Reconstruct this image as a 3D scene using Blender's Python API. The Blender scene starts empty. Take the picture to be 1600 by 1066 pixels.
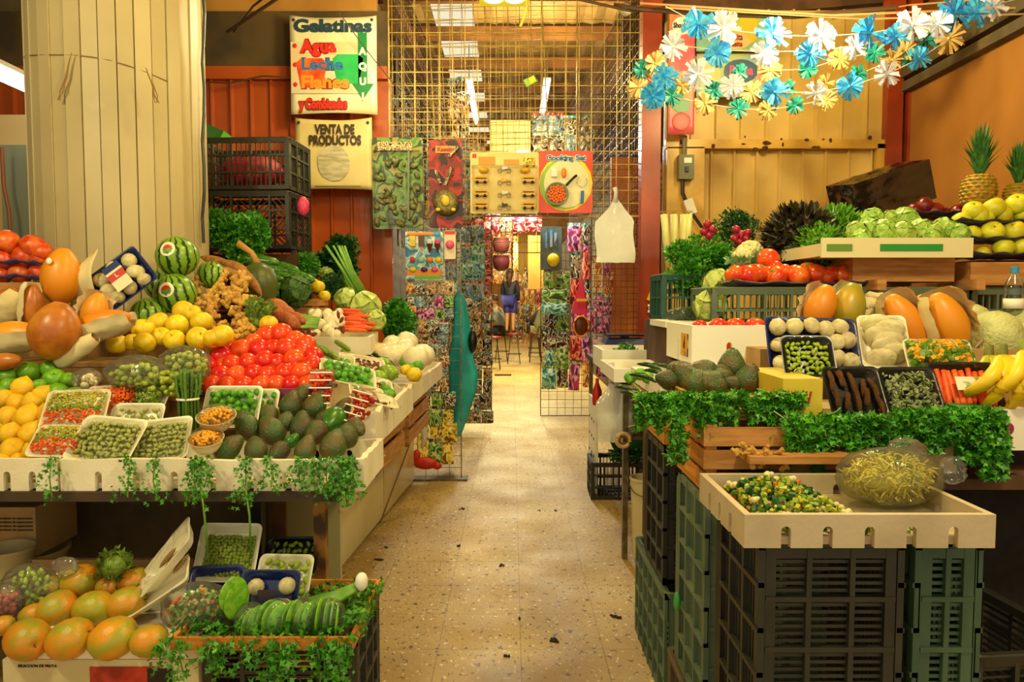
import bpy, math, random
from mathutils import Vector, Matrix, Euler
R = random.Random(7)
PI = math.pi
C = bpy.context.scene.collection
SC = bpy.context.scene
# ---------------------------------------------------------------- camera
FPX = 1150.0
PITCH = math.atan(65 / FPX)
CAMZ = 1.45
cam = bpy.data.cameras.new('camera')
cam.sensor_width = 36.0
cam.lens = 36.0 * FPX / 1600.0
cam.clip_start = 0.05
camo = bpy.data.objects.new('camera', cam); C.objects.link(camo)
camo.location = (0, 0, CAMZ); camo.rotation_euler = (PI / 2 - PITCH, 0, 0)
SC.camera = camo
# ---------------------------------------------------------------- view
SC.view_settings.view_transform = 'Standard'
SC.view_settings.look = 'None'
SC.view_settings.gamma = 1.0
SC.view_settings.use_curve_mapping = False
SC.view_settings.exposure = 0.14
# ---------------------------------------------------------------- world: plain daylight outside the open market front
wd = bpy.data.worlds.new('world'); SC.world = wd; wd.use_nodes = True
bg = wd.node_tree.nodes['Background']
bg.inputs[0].default_value = (1.0, 0.90, 0.60, 1); bg.inputs[1].default_value = 0.85
# ---------------------------------------------------------------- lamps of the hall and an added roof fill
def lamp(name, kind, loc, energy, color, size=0.3, rot=(0, 0, 0), sy=None, spot=None):
    l = bpy.data.lights.new(name, kind); l.energy = energy; l.color = color
    if kind == 'AREA':
        l.size = size
        if sy: l.shape = 'RECTANGLE'; l.size_y = sy
    else:
        l.shadow_soft_size = size
        if kind == 'SPOT': l.spot_size = spot or 2.2; l.spot_blend = 0.9
    o = bpy.data.objects.new(name, l); C.objects.link(o); o.location = loc; o.rotation_euler = rot
    return o
WARM = (1.0, 0.82, 0.36)
WARM2 = (1.0, 0.87, 0.44)
COOL = (0.93, 0.97, 1.0)
lamp('stall_lamp_left', 'POINT', (-2.1, 1.1, 2.9), 125, WARM2, 0.12)
lamp('stall_lamp_left_back', 'POINT', (-0.8, 4.9, 3.3), 62, WARM2, 0.12)
lamp('stall_lamp_right', 'POINT', (1.2, 1.1, 3.0), 125, WARM2, 0.12)
lamp('stall_lamp_right_back', 'POINT', (1.7, 4.2, 3.2), 100, WARM, 0.12)
lamp('aisle_lamp', 'POINT', (0.0, 2.6, 3.5), 85, (1.0, 0.76, 0.22), 0.15)
lamp('corridor_tube_near', 'AREA', (0.15, 9.0, 3.3), 120, COOL, 0.15, sy=1.3)
lamp('corridor_tube_mid', 'AREA', (0.15, 14.0, 3.3), 260, WARM2, 0.15, sy=1.3)
lamp('corridor_lamp_far', 'POINT', (0.2, 18.8, 3.2), 330, WARM2, 0.2)
lamp('corridor_lamp_end', 'POINT', (0.2, 24.0, 3.0), 330, WARM2, 0.2)
lamp('roof_fill_light', 'POINT', (0.3, 7.8, 3.7), 170, WARM, 0.2)  # added light to brighten the roof and upper mesh, no fitting here
# ---------------------------------------------------------------- helpers
def W(px, py, Y):
    dx = (px - 800) / FPX; dy = (533 - py) / FPX
    d = Vector((dx, math.cos(PITCH) + dy * math.sin(PITCH), -math.sin(PITCH) + dy * math.cos(PITCH)))
    d *= Y / d.y
    return Vector((d.x, d.y, d.z + CAMZ))
def S(n, Y): return n * Y / FPX
def lin(h):
    if isinstance(h, tuple): r, g, b = [c / 255 for c in h]
    else: r, g, b = [int(h[i:i + 2], 16) / 255 for i in (0, 2, 4)]
    f = lambda c: c / 12.92 if c <= .04045 else ((c + .055) / 1.055) ** 2.4
    return (f(r), f(g), f(b), 1)
MT = {}
def M(key, c1, c2=None, rough=.5, scale=8, bump=0, metal=0, spec=.5, kind='noise', lo=.4, hi=.6, dist=0, bscale=None, rnd=0, stretch=None, c3=None, coat=0, emit=0, trans=0, detail=4):
    """procedural principled material; c2/c3 mixed by noise, voronoi or wave in object space"""
    if key in MT: return MT[key]
    m = bpy.data.materials.new(key); m.use_nodes = True; MT[key] = m
    nt = m.node_tree; N = nt.nodes; L = nt.links
    p = N['Principled BSDF']
    p.inputs['Base Color'].default_value = lin(c1)
    p.inputs['Roughness'].default_value = rough
    p.inputs['Metallic'].default_value = metal
    p.inputs['Specular IOR Level'].default_value = spec
    if coat: p.inputs['Coat Weight'].default_value = coat; p.inputs['Coat Roughness'].default_value = .12
    if trans: p.inputs['Transmission Weight'].default_value = trans
    if emit:
        p.inputs['Emission Color'].default_value = lin(c1); p.inputs['Emission Strength'].default_value = emit
    vec = None
    if c2 or bump or rnd:
        tc = N.new('ShaderNodeTexCoord'); mp = N.new('ShaderNodeMapping')
        if stretch: mp.inputs['Scale'].default_value = stretch
        L.new(tc.outputs['Object'], mp.inputs['Vector'])
        oi = N.new('ShaderNodeObjectInfo'); ml = N.new('ShaderNodeMath'); ml.operation = 'MULTIPLY'; ml.inputs[1].default_value = 17.0
        L.new(oi.outputs['Random'], ml.inputs[0]); L.new(ml.outputs[0], mp.inputs['Location'])
        vec = mp.outputs['Vector']
    def tex(sc, k):
        if k == 'voronoi':
            t = N.new('ShaderNodeTexVoronoi'); t.inputs['Scale'].default_value = sc; L.new(vec, t.inputs['Vector']); return t.outputs['Distance']
        if k == 'wave':
            t = N.new('ShaderNodeTexWave'); t.inputs['Scale'].default_value = sc; t.inputs['Distortion'].default_value = dist; t.inputs['Detail'].default_value = 3; L.new(vec, t.inputs['Vector']); return t.outputs['Fac']
        t = N.new('ShaderNodeTexNoise'); t.inputs['Scale'].default_value = sc; t.inputs['Detail'].default_value = detail; t.inputs['Distortion'].default_value = dist; L.new(vec, t.inputs['Vector']); return t.outputs['Fac']
    out = None
    if c2:
        f = tex(scale, kind); cr = N.new('ShaderNodeValToRGB'); L.new(f, cr.inputs[0])
        cr.color_ramp.elements[0].position = lo; cr.color_ramp.elements[1].position = hi
        cr.color_ramp.elements[0].color = lin(c1); cr.color_ramp.elements[1].color = lin(c2)
        if c3:
            e = cr.color_ramp.elements.new(min(1, hi + .12)); e.color = lin(c3)
        out = cr.outputs[0]
    if rnd:
        hs = N.new('ShaderNodeHueSaturation'); oi2 = N.new('ShaderNodeObjectInfo')
        mr = N.new('ShaderNodeMapRange'); mr.inputs['To Min'].default_value = 1 - rnd; mr.inputs['To Max'].default_value = 1 + rnd
        L.new(oi2.outputs['Random'], mr.inputs[0]); L.new(mr.outputs[0], hs.inputs['Value'])
        mr2 = N.new('ShaderNodeMapRange'); mr2.inputs['To Min'].default_value = .5 - rnd * .08; mr2.inputs['To Max'].default_value = .5 + rnd * .08
        L.new(oi2.outputs['Random'], mr2.inputs[0]); L.new(mr2.outputs[0], hs.inputs['Hue'])
        if out: L.new(out, hs.inputs['Color'])
        else: hs.inputs['Color'].default_value = lin(c1)
        out = hs.outputs[0]
    if out: L.new(out, p.inputs['Base Color'])
    if bump:
        f = tex(bscale or scale, 'noise' if kind != 'voronoi' else kind); b = N.new('ShaderNodeBump'); b.inputs['Strength'].default_value = bump; b.inputs['Distance'].default_value = .01
        L.new(f, b.inputs['Height']); L.new(b.outputs[0], p.inputs['Normal'])
    return m
def film(key, tint=(1, 1, 1), gloss=-.02, rough=.1, bsc=25, bump=.8, milk=0.0):
    """thin clear plastic: see-through sheet with crinkled highlights"""
    if key in MT: return MT[key]
    m = bpy.data.materials.new(key); m.use_nodes = True; MT[key] = m
    nt = m.node_tree; N = nt.nodes; L = nt.links
    N.remove(N['Principled BSDF']); o = N['Material Output']
    t = N.new('ShaderNodeBsdfTransparent'); t.inputs[0].default_value = (*tint, 1)
    g = N.new('ShaderNodeBsdfGlossy'); g.inputs['Roughness'].default_value = rough
    tc = N.new('ShaderNodeTexCoord'); n = N.new('ShaderNodeTexNoise'); n.inputs['Scale'].default_value = bsc; n.inputs['Detail'].default_value = 3; n.inputs['Distortion'].default_value = .8
    L.new(tc.outputs['Object'], n.inputs['Vector'])
    b = N.new('ShaderNodeBump'); b.inputs['Strength'].default_value = bump; b.inputs['Distance'].default_value = .012
    L.new(n.outputs[0], b.inputs['Height']); L.new(b.outputs[0], g.inputs['Normal'])
    fr = N.new('ShaderNodeFresnel'); fr.inputs[0].default_value = 1.35; L.new(b.outputs[0], fr.inputs['Normal'])
    ma = N.new('ShaderNodeMath'); ma.operation = 'MULTIPLY_ADD'; ma.inputs[1].default_value = .75; ma.inputs[2].default_value = gloss; L.new(fr.outputs[0], ma.inputs[0])
    mx = N.new('ShaderNodeMixShader'); L.new(ma.outputs[0], mx.inputs[0]); L.new(t.outputs[0], mx.inputs[1]); L.new(g.outputs[0], mx.inputs[2])
    last = mx.outputs[0]
    if milk:
        d = N.new('ShaderNodeBsdfDiffuse'); d.inputs[0].default_value = (.85, .85, .8, 1); L.new(b.outputs[0], d.inputs['Normal'])
        m2 = N.new('ShaderNodeMixShader'); m2.inputs[0].default_value = milk; L.new(last, m2.inputs[1]); L.new(d.outputs[0], m2.inputs[2]); last = m2.outputs[0]
    L.new(last, o.inputs[0])
    return m
def rot(rx=0, ry=0, rz=0): return Euler((rx, ry, rz)).to_matrix()
def look(d, up=Vector((0, 0, 1))):
    """rotation taking local z to direction d"""
    return Vector(d).to_track_quat('Z', 'Y').to_matrix()
class MB:
    def __init__(s): s.v = []; s.f = []; s.m = []; s.mi = 0
    def add(s, vs, fs):
        b = len(s.v); s.v += [tuple(v) for v in vs]
        for f in fs: s.f.append([b + i for i in f]); s.m.append(s.mi)
        return s
    def box(s, c, d, r=None):
        c = Vector(c); h = [x / 2 for x in d]; vs = []
        for z in (-1, 1):
            for y in (-1, 1):
                for x in (-1, 1):
                    p = Vector((x * h[0], y * h[1], z * h[2]))
                    vs.append(c + (r @ p if r is not None else p))
        return s.add(vs, [(0, 2, 3, 1), (4, 5, 7, 6), (0, 1, 5, 4), (2, 6, 7, 3), (0, 4, 6, 2), (1, 3, 7, 5)])
    def bar(s, a, b, w, h=None):
        a = Vector(a); b = Vector(b); h = h or w
        return s.box((a + b) / 2, (w, h, (b - a).length), look(b - a))
    def tube(s, pts, r, n=6, cap=True):
        pts = [Vector(p) for p in pts]; k = len(pts); rs = r if isinstance(r, (list, tuple)) else [r] * k
        vs = []
        for i, p in enumerate(pts):
            d = pts[min(i + 1, k - 1)] - pts[max(i - 1, 0)]
            if d.length < 1e-9: d = Vector((0, 0, 1))
            d.normalize()
            a = Vector((0, 0, 1)) if abs(d.z) < .9 else Vector((1, 0, 0))
            u = d.cross(a).normalized(); w = d.cross(u)
            for j in range(n):
                t = 2 * PI * j / n; vs.append(p + (u * math.cos(t) + w * math.sin(t)) * rs[i])
        fs = [(i * n + j, i * n + (j + 1) % n, (i + 1) * n + (j + 1) % n, (i + 1) * n + j) for i in range(k - 1) for j in range(n)]
        if cap: fs += [tuple(range(n - 1, -1, -1)), tuple(range((k - 1) * n, k * n))]
        return s.add(vs, fs)
    def lathe(s, prof, n=16, c=(0, 0, 0), r=None, fn=None, sc=(1, 1, 1)):
        """prof: (radius, z) bottom to top; fn(angle, r, z) -> radius"""
        c = Vector(c); vs = []; k = len(prof)
        for (ra, z) in prof:
            for j in range(n):
                t = 2 * PI * j / n; q = fn(t, ra, z) if fn else ra
                p = Vector((q * math.cos(t) * sc[0], q * math.sin(t) * sc[1], z * sc[2]))
                vs.append(c + (r @ p if r is not None else p))
        fs = [(i * n + j, i * n + (j + 1) % n, (i + 1) * n + (j + 1) % n, (i + 1) * n + j) for i in range(k - 1) for j in range(n)]
        fs += [tuple(range(n - 1, -1, -1)), tuple(range((k - 1) * n, k * n))]
        return s.add(vs, fs)
    def ell(s, c, d, r=None, n=12, k=8, jit=0):
        prof = [(max(.001, math.sin(PI * i / k)), -math.cos(PI * i / k)) for i in range(k + 1)]
        rr = R
        return s.lathe(prof, n, c, (r if r is not None else Matrix.Identity(3)) @ Matrix.Diagonal(Vector(d)).to_3x3(), fn=(lambda t, q, z: q * (1 + rr.uniform(-jit, jit))) if jit else None)
    def quad(s, a, b, c, d): return s.add([a, b, c, d], [(0, 1, 2, 3)])
    def poly(s, pts, th, ax=1):
        """flat outline pts (u,v) in XZ plane (ax=1) extruded th along Y towards the viewer (-Y), centre y=0; ax=2: XY plane up +Z"""
        n = len(pts)
        if ax == 1: a = [(u, 0, v) for u, v in pts]; b = [(u, -th, v) for u, v in pts]
        else: a = [(u, v, 0) for u, v in pts]; b = [(u, v, th) for u, v in pts]
        fs = [tuple(range(n)), tuple(range(2 * n - 1, n - 1, -1))] + [(i, i + n, (i + 1) % n + n, (i + 1) % n) for i in range(n)]
        return s.add(a + b, fs)
    def xf(s, mat3, off, start=0):
        off = Vector(off)
        for i in range(start, len(s.v)): s.v[i] = tuple(mat3 @ Vector(s.v[i]) + off)
        return s
    def mesh(s, name, mats, smooth=True):
        me = bpy.data.meshes.new(name); me.from_pydata(s.v, [], s.f)
        for m in (mats if isinstance(mats, (list, tuple)) else [mats]): me.materials.append(m)
        me.polygons.foreach_set('material_index', s.m)
        if smooth: me.polygons.foreach_set('use_smooth', [True] * len(s.f))
        me.update(); return me
def ob(name, mb, mats, parent=None, smooth=False, loc=None, ang=None):
    me = mb.mesh(name, mats, smooth or ang is not None) if isinstance(mb, MB) else mb
    o = bpy.data.objects.new(name, me); C.objects.link(o)
    if ang is not None: me.set_sharp_from_angle(angle=ang)
    if parent: o.parent = parent
    if loc: o.location = loc
    return o
def tag(o, label, cat, group=None, kind=None):
    o['label'] = label; o['category'] = cat
    if group: o['group'] = group
    if kind: o['kind'] = kind
    return o
def thing(name, label, cat, loc=(0, 0, 0), rz=0, group=None, r=None):
    o = bpy.data.objects.new(name, None); C.objects.link(o); o.empty_display_size = .05
    o.location = loc; o.rotation_euler = r.to_euler() if r is not None else (0, 0, rz)
    return tag(o, label, cat, group)
def struct(name, mb, mats, smooth=False, parent=None):
    o = ob(name, mb, mats, parent, smooth)
    if not parent: o['kind'] = 'structure'
    return o
class Kind:
    """one built thing with parts; the first call to put() places it, the later ones copy it and its parts"""
    def __init__(s, root): s.root = root; s.used = False
    def put(s, loc, r=None, sc=1.0, label=None, cat=None, group=None):
        if not s.used: o = s.root; s.used = True
        else:
            o = s.root.copy(); C.objects.link(o)
            for ch in s.root.children:
                c = ch.copy(); C.objects.link(c); c.parent = o
                for g in ch.children:
                    d = g.copy(); C.objects.link(d); d.parent = c
        if 'group' in o: del o['group']
        o.location = loc
        if r is not None: o.rotation_euler = r.to_euler()
        o.scale = sc if isinstance(sc, (tuple, list)) else (sc, sc, sc)
        if label: o['label'] = label
        if cat: o['category'] = cat
        if group: o['group'] = group
        return o
ORD = ['first', 'second', 'third', 'fourth', 'fifth', 'sixth', 'seventh', 'eighth', 'ninth', 'tenth', 'eleventh', 'twelfth', 'thirteenth', 'fourteenth', 'fifteenth', 'sixteenth', 'seventeenth', 'eighteenth', 'nineteenth', 'twentieth']
def nth(i, n, side='left'):
    if n == 1: return 'only'
    if i == 0: return 'leftmost'
    if i == n - 1: return 'rightmost'
    return ORD[i] + ' from the left'
def rr(a=PI): return rot(R.uniform(-a, a), R.uniform(-a, a), R.uniform(-PI, PI))
def text(s, size, mat, parent, loc, r=(PI / 2, 0, 0), bold=0, ext=.001, name='lettering', w=None, shear=0):
    cu = bpy.data.curves.new(name, 'FONT'); cu.body = s; cu.size = size; cu.extrude = ext; cu.offset = bold; cu.align_x = 'CENTER'; cu.align_y = 'CENTER'; cu.shear = shear; cu.resolution_u = 3
    t = bpy.data.objects.new('tmp', cu); C.objects.link(t)
    me = bpy.data.meshes.new_from_object(t.evaluated_get(bpy.context.evaluated_depsgraph_get()))
    bpy.data.objects.remove(t)
    me.materials.clear(); me.materials.append(mat)
    if w:
        xs = [v.co.x for v in me.vertices]; k = w / (max(xs) - min(xs))
        for v in me.vertices: v.co.x *= k
    me.name = name
    o = bpy.data.objects.new(name, me); C.objects.link(o); o.parent = parent; o.location = loc; o.rotation_euler = r
    return o
# ---------------------------------------------------------------- common materials
m_wood = M('pine', 'c08a4a', 'a56f33', rough=.7, scale=6, stretch=(1, 1, 8), bump=.15)
m_woodo = M('orange_pine', 'dc963a', 'bc7424', rough=.7, scale=6, stretch=(1, 1, 8))
m_woodd = M('dark_wood', '5a3a1e', '432a14', rough=.7, scale=7)
m_foam = M('foam', 'ece3cc', 'e0d5b8', rough=.75, scale=5, bump=.12, bscale=90)
m_foamw = M('white_foam', 'f2efe2', rough=.55, bump=.05, scale=60)
m_crate = M('crate_black', '262722', '34342c', rough=.5, scale=9, lo=.35, hi=.7)
m_crateg = M('crate_green', '2b4a3c', '45604a', rough=.5, scale=5, lo=.35, hi=.7)
m_crateg2 = M('crate_greygreen', '4f6454', '66765e', rough=.5, scale=5, lo=.35, hi=.7)
m_crateb = M('crate_brown', '55483a', '6b5a41', rough=.6, scale=5)
m_card = M('cardboard', 'b99460', 'a8834f', rough=.85, scale=5)
m_film = film('cling_film')
m_bag = film('clear_bag', gloss=0, bsc=14, bump=.9, milk=.05)
m_bagm = film('milky_bag', gloss=.08, bsc=9, bump=.8, milk=.62)
m_leaf = M('parsley', '4e9c22', '2c7016', c3='78c238', rough=.45, scale=18, lo=.35, hi=.6)
m_leaf2 = M('celery_leaf', '4a9c24', '2a701c', c3='6ab034', rough=.45, scale=14, lo=.35, hi=.6)
m_leafd = M('dark_leaf', '1f5f22', '123f17', c3='2f7d33', rough=.5, scale=14, lo=.35, hi=.6)
m_stem = M('stem_green', '7fae3a', '5f9330', rough=.45, scale=12)
m_white = M('white_paint', 'efeadb', rough=.5)
m_black = M('black_plastic', '16161a', rough=.35)
m_red = M('red_plastic', 'c0281c', rough=.4)
m_steel = M('wire_steel', '8f8468', '6d6146', rough=.4, metal=.7, scale=20)
m_gwire = M('painted_wire', 'b89c48', '8f702c', rough=.5, scale=12, metal=.3)
m_dwire = M('dark_wire', '55402a', '3a2a1c', rough=.5, scale=12, metal=.3)
# ================================================================ SETTING
def floor_mat():
    m = bpy.data.materials.new('terrazzo'); m.use_nodes = True; nt = m.node_tree; N = nt.nodes; L = nt.links; p = N['Principled BSDF']
    tc = N.new('ShaderNodeTexCoord')
    def noise(sc, det, st=(1, 1, 1), loc=(0, 0, 0), di=0):
        mp = N.new('ShaderNodeMapping'); mp.inputs['Scale'].default_value = st; mp.inputs['Location'].default_value = loc; L.new(tc.outputs['Object'], mp.inputs[0])
        n = N.new('ShaderNodeTexNoise'); n.inputs['Scale'].default_value = sc; n.inputs['Detail'].default_value = det; n.inputs['Distortion'].default_value = di; L.new(mp.outputs[0], n.inputs['Vector']); return n.outputs[0]
    def ramp(f, a, b, ca, cb):
        r = N.new('ShaderNodeValToRGB'); r.color_ramp.elements[0].position = a; r.color_ramp.elements[1].position = b
        r.color_ramp.elements[0].color = ca; r.color_ramp.elements[1].color = cb; L.new(f, r.inputs[0]); return r.outputs[0]
    def mix(f, a, b, mode='MIX'):
        x = N.new('ShaderNodeMixRGB'); x.blend_type = mode; L.new(f, x.inputs[0]) if not isinstance(f, float) else setattr(x.inputs[0], 'default_value', f)
        for i, q in ((1, a), (2, b)):
            if isinstance(q, tuple): x.inputs[i].default_value = q
            else: L.new(q, x.inputs[i])
        return x.outputs[0]
    K = (0, 0, 0, 1); Wh = (1, 1, 1, 1)
    base = ramp(noise(1.6, 5), .3, .75, lin('a88842'), lin('ccb06c'))
    chips = ramp(noise(34, 2, (1, .8, 1)), .63, .66, K, Wh)
    chips2 = ramp(noise(70, 2, (1, .7, 1), (5, 3, 0)), .64, .67, K, Wh)
    light = ramp(noise(48, 2, (1, .8, 1), (9, 1, 0)), .64, .68, K, Wh)
    c = mix(chips2, base, lin('7d5c34')); c = mix(light, c, lin('efe0bd')); c = mix(chips, c, lin('5d4123'))
    dirt = ramp(noise(.9, 6, (1, 1, 1), (2, 7, 0)), .42, .68, K, (.5, .5, .5, 1)); c = mix(dirt, c, lin('96784e'))
    # tile joints every 34 cm
    br = N.new('ShaderNodeTexBrick'); br.offset = 0; br.inputs['Scale'].default_value = 1; br.inputs['Brick Width'].default_value = .342; br.inputs['Row Height'].default_value = .342
    br.inputs['Mortar Size'].default_value = .0022; br.inputs['Mortar Smooth'].default_value = .3
    mp = N.new('ShaderNodeMapping'); mp.inputs['Location'].default_value = (-.036 + .342 * 40, .1 + .342 * 20, 0); L.new(tc.outputs['Object'], mp.inputs[0]); L.new(mp.outputs[0], br.inputs['Vector'])
    br.inputs['Color1'].default_value = K; br.inputs['Color2'].default_value = K; br.inputs['Mortar'].default_value = (.55, .55, .55, 1)
    sep = N.new('ShaderNodeRGBToBW'); L.new(br.outputs[0], sep.inputs[0])
    c = mix(sep.outputs[0], c, lin('53391c'))
    L.new(c, p.inputs['Base Color'])
    L.new(ramp(noise(3, 4), .3, .7, (.5, .5, .5, 1), (.7, .7, .7, 1)), p.inputs['Roughness'])
    return m
struct('floor', MB().box((0, 13, -.05), (14, 34, .1)), floor_mat())
# -- left column of flat strips
mb = MB(); cx, cy, RR = -2.07, 3.95, .405
n = 34
for k in range(n):
    a0 = 2 * PI * (k + .02) / n; a1 = 2 * PI * (k + .98) / n; rj = RR + (.006 if k % 2 else 0)
    p0 = Vector((cx + rj * math.cos(a0), cy + rj * math.sin(a0), 0)); p1 = Vector((cx + rj * math.cos(a1), cy + rj * math.sin(a1), 0))
    c = (p0 + p1) / 2; ang = math.atan2((p1 - p0).y, (p1 - p0).x)
    mb.box((c.x, c.y, 2.3), ((p1 - p0).length, .02, 4.6), rot(0, 0, ang))
mb.lathe([(RR - .012, 0), (RR - .012, 4.6)], 44, (cx, cy, 0))
m_pil = M('column_paint', 'bfae84', 'aa9a70', rough=.45, scale=1.6, lo=.35, hi=.7, c3='cdbf98', bump=.05, bscale=14)
pil = tag(ob('clad_column', mb, m_pil), 'thick round column clad in upright beige strips, behind the watermelons', 'column')
# wire and its loose twisted ends round the column
mb = MB()
pts = []
for k in range(15):
    x = 68 + k * 19; y = 68 + 6 * math.sin(k * .5) + k * 4.0
    a = (x - 193) / 122; a = max(-1, min(1, a)); t = math.asin(a)
    pts.append(Vector((cx + (RR + .014) * math.sin(t), cy - (RR + .014) * math.cos(t), W(0, y, 3.6).z)))
mb.tube(pts, .0025, 5)
for (px, py, dx, dy) in ((112, 82, -18, 75), (228, 106, 20, 55)):
    for q in range(5):
        u = [W(px + dx * t + R.uniform(-6, 6) * t, py + dy * t, 3.5) for t in (0, .25, .5, .8, 1)]
        mb.tube(u, .0022, 4)
tag(ob('tie_wire', mb, M('old_wire', '8a6c3c', rough=.6)), 'thin rusty wire looped round the beige column with two dangling twists', 'wire')
# black hose up the column's right side
mb = MB(); mb.tube([W(318, y, 3.9) + Vector((.0 + .006 * math.sin(y * .05), 0, 0)) for y in range(-60, 420, 40)], .008, 6)
tag(ob('black_cable', mb, m_black), 'black cable running down the right edge of the beige column', 'cable')
# -- corrugated sheet wall helper
def ribwall(name, x0, x1, z0, z1, Y, mats, pitch=.155, depth=.02, ribw=.03, face=-1):
    mb = MB(); mb.box(((x0 + x1) / 2, Y + .03, (z0 + z1) / 2), (x1 - x0, .04, z1 - z0))
    x = x0
    while x < x1 - .02:
        mb.add([(x, Y + .01, z0), (x + ribw * .3, Y - depth, z0), (x + ribw * .7, Y - depth, z0), (x + ribw, Y + .01, z0),
                (x, Y + .01, z1), (x + ribw * .3, Y - depth, z1), (x + ribw * .7, Y - depth, z1), (x + ribw, Y + .01, z1)],
               [(0, 1, 5, 4), (1, 2, 6, 5), (2, 3, 7, 6), (0, 3, 2, 1), (4, 5, 6, 7)])
        x += pitch
    return struct(name, mb, mats)
m_redw = M('red_sheet', 'b8551c', 'a04414', rough=.35, scale=2, lo=.3, hi=.7, spec=.5)
YB = 6.05
zt = W(0, 122, YB).z
ribwall('wall_left', -4.2, -.98, 0, zt, YB, m_redw, pitch=.16)
mb = MB(); mb.box((-2.6, YB - .02, zt + .03), (3.2, .06, .1)); struct('trim_1', mb, m_redw)
mb = MB(); mb.box((-2.6, YB + .02, (zt + 3.72) / 2 + .04), (3.2, .05, 3.72 - zt)); struct('trim_2', mb, M('soot_board', '40341f', '5a4522', rough=.7, scale=3))
mb = MB(); mb.box((-1.9, YB + .1, 4.1), (1.6, .05, .8)); struct('trim_3', mb, M('orange_board', 'c08a3c', 'a87228', rough=.7, scale=2))
# yellow corrugated wall at right, in two tiers
m_yel = M('yellow_sheet', 'd8b566', 'c79e48', rough=.45, scale=2.4, lo=.35, hi=.65, c3='b8862f')
xl = W(1040, 0, YB).x; xr = W(1383, 0, YB).x
zm = W(0, 228, YB).z; zt2 = W(0, 18, YB).z
ribwall('wall_back', xl, xr, 0, zm, YB, m_yel, pitch=.185)
ribwall('wall_back_upper', xl, xr, zm, zt2, YB - .03, m_yel, pitch=.2)
mb = MB(); mb.box(((xl + xr) / 2, YB - .05, zm), (xr - xl, .06, .07)); mb.box((xr - .03, YB - .05, zm / 2), (.07, .06, zm)); mb.box((xl + .16, YB - .06, zm / 2), (.3, .04, zm - .05))
struct('trim_4', mb, M('yellow_frame', 'dcae48', 'c08f2e', rough=.4, scale=5, c3='7a5418', hi=.66))
# rust drips under the seam
mb = MB()
for k in range(16):
    x = R.uniform(xl + .1, xr - .1); z = zm - R.uniform(-.06, .04); mb.ell((x, YB - .083, z), (R.uniform(.008, .03), .002, R.uniform(.006, .022)), n=7, k=4, jit=.3)
tag(ob('rust_patches', mb, M('rust', '5a3410', '3c220a', rough=.9, scale=30)), 'dark rust patches along the seam of the yellow sheet wall', 'rust', kind='stuff')
# red posts
m_post = M('red_post', 'a84018', '8c300f', rough=.35, scale=3)
mb = MB(); p0 = W(1005, 0, 5.9).x; p1 = W(1035, 0, 5.9).x; mb.box(((p0 + p1) / 2, 5.98, 2.4), (p1 - p0, .16, 4.8)); struct('trim_5', mb, m_post)
mb = MB()
for a, b in ((1386, 1410), (1418, 1436)):
    q0 = W(a, 0, 6).x; q1 = W(b, 0, 6).x; mb.box(((q0 + q1) / 2, 6.0, 2.05), (q1 - q0, .12, 4.1))
struct('trim_6', mb, m_post)
# right side wall (painted boards), running to the viewer
xw = 3.17
mb = MB(); mb.box((xw + .04, 3.2, 1.6), (.08, 5.9, 3.2)); struct('wall_right', mb, M('ochre_board', 'b87c3a', '9c662c', rough=.5, scale=1.3, lo=.3, hi=.7, c3='c8965a', stretch=(1, 1, .5)))
mb = MB(); mb.box((xw - .01, 3.2, 3.27), (.16, 5.9, .14)); mb.box((xw - .03, 3.2, 3.13), (.1, 5.9, .07)); struct('trim_7', mb, [M('grimy_beam', '4f4432', '65563c', rough=.8, scale=4)])
mb = MB(); mb.box((xw - .02, 3.75, 1.6), (.05, .5, 2.6)); struct('trim_8', mb, M('pale_board', 'cf9c5a', 'c08a48', rough=.6, scale=2))
# structure above the walls, right
mb = MB(); mb.box((2.85, 7.5, 3.75), (3.5, .05, 1.6)); struct('wall_upper_right', mb, M('old_tin', '4a3a28', '5f4a2e', rough=.8, scale=3, stretch=(1, 1, .3)))
mb = MB(); mb.bar((1.2, 6.1, 3.75), (3.4, 6.1, 3.95), .1, .16); mb.bar((2.3, 6.3, 3.4), (2.3, 6.3, 4.5), .06); mb.bar((3.05, 6.2, 3.2), (3.05, 6.2, 4.5), .08); struct('trim_9', mb, M('rusty_beam', '6a4426', '503218', rough=.8, scale=6))
mb = MB(); mb.box((3.25, 4.6, 3.78), (.04, 3.6, .26), rot(0, 0, -.1)); struct('trim_10', mb, M('orange_tin', 'b8742a', '9c5f1e', rough=.5, scale=2))
# far left bay
mb = MB(); mb.box((-3.6, 5.4, 1.5), (2.6, .06, 2.55)); struct('wall_left_bay', mb, M('cream_plaster', 'd8bd7e', 'c8a866', rough=.7, scale=2, lo=.3, hi=.7))
mb = MB(); a = W(6, 0, 5.3).x; b = W(62, 0, 5.3).x; mb.box(((a + b) / 2 - .03, 5.34, 1.7), (b - a + .1, .05, 1.7)); struct('window_1', mb, M('grey_sheet', '7d8672', '8f9478', rough=.35, scale=1.5, stretch=(3, 1, .5)))
mb = MB(); a = W(66, 0, 5.2).x; b = W(78, 0, 5.2).x; mb.box(((a + b) / 2, 5.28, 1.4), (b - a, .06, 2.3)); struct('trim_11', mb, M('yellow_trim', 'dcb85c', rough=.5))
tag(ob('brown_cable', MB().tube([W(3, 230, 5.1), W(6, 290, 5.1), W(14, 330, 5.1), W(18, 390, 5.1)], .012, 6), M('brown_rubber', '8a4a1c', rough=.5)), 'brown cable hanging against the grey sheet at far left', 'cable')
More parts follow.
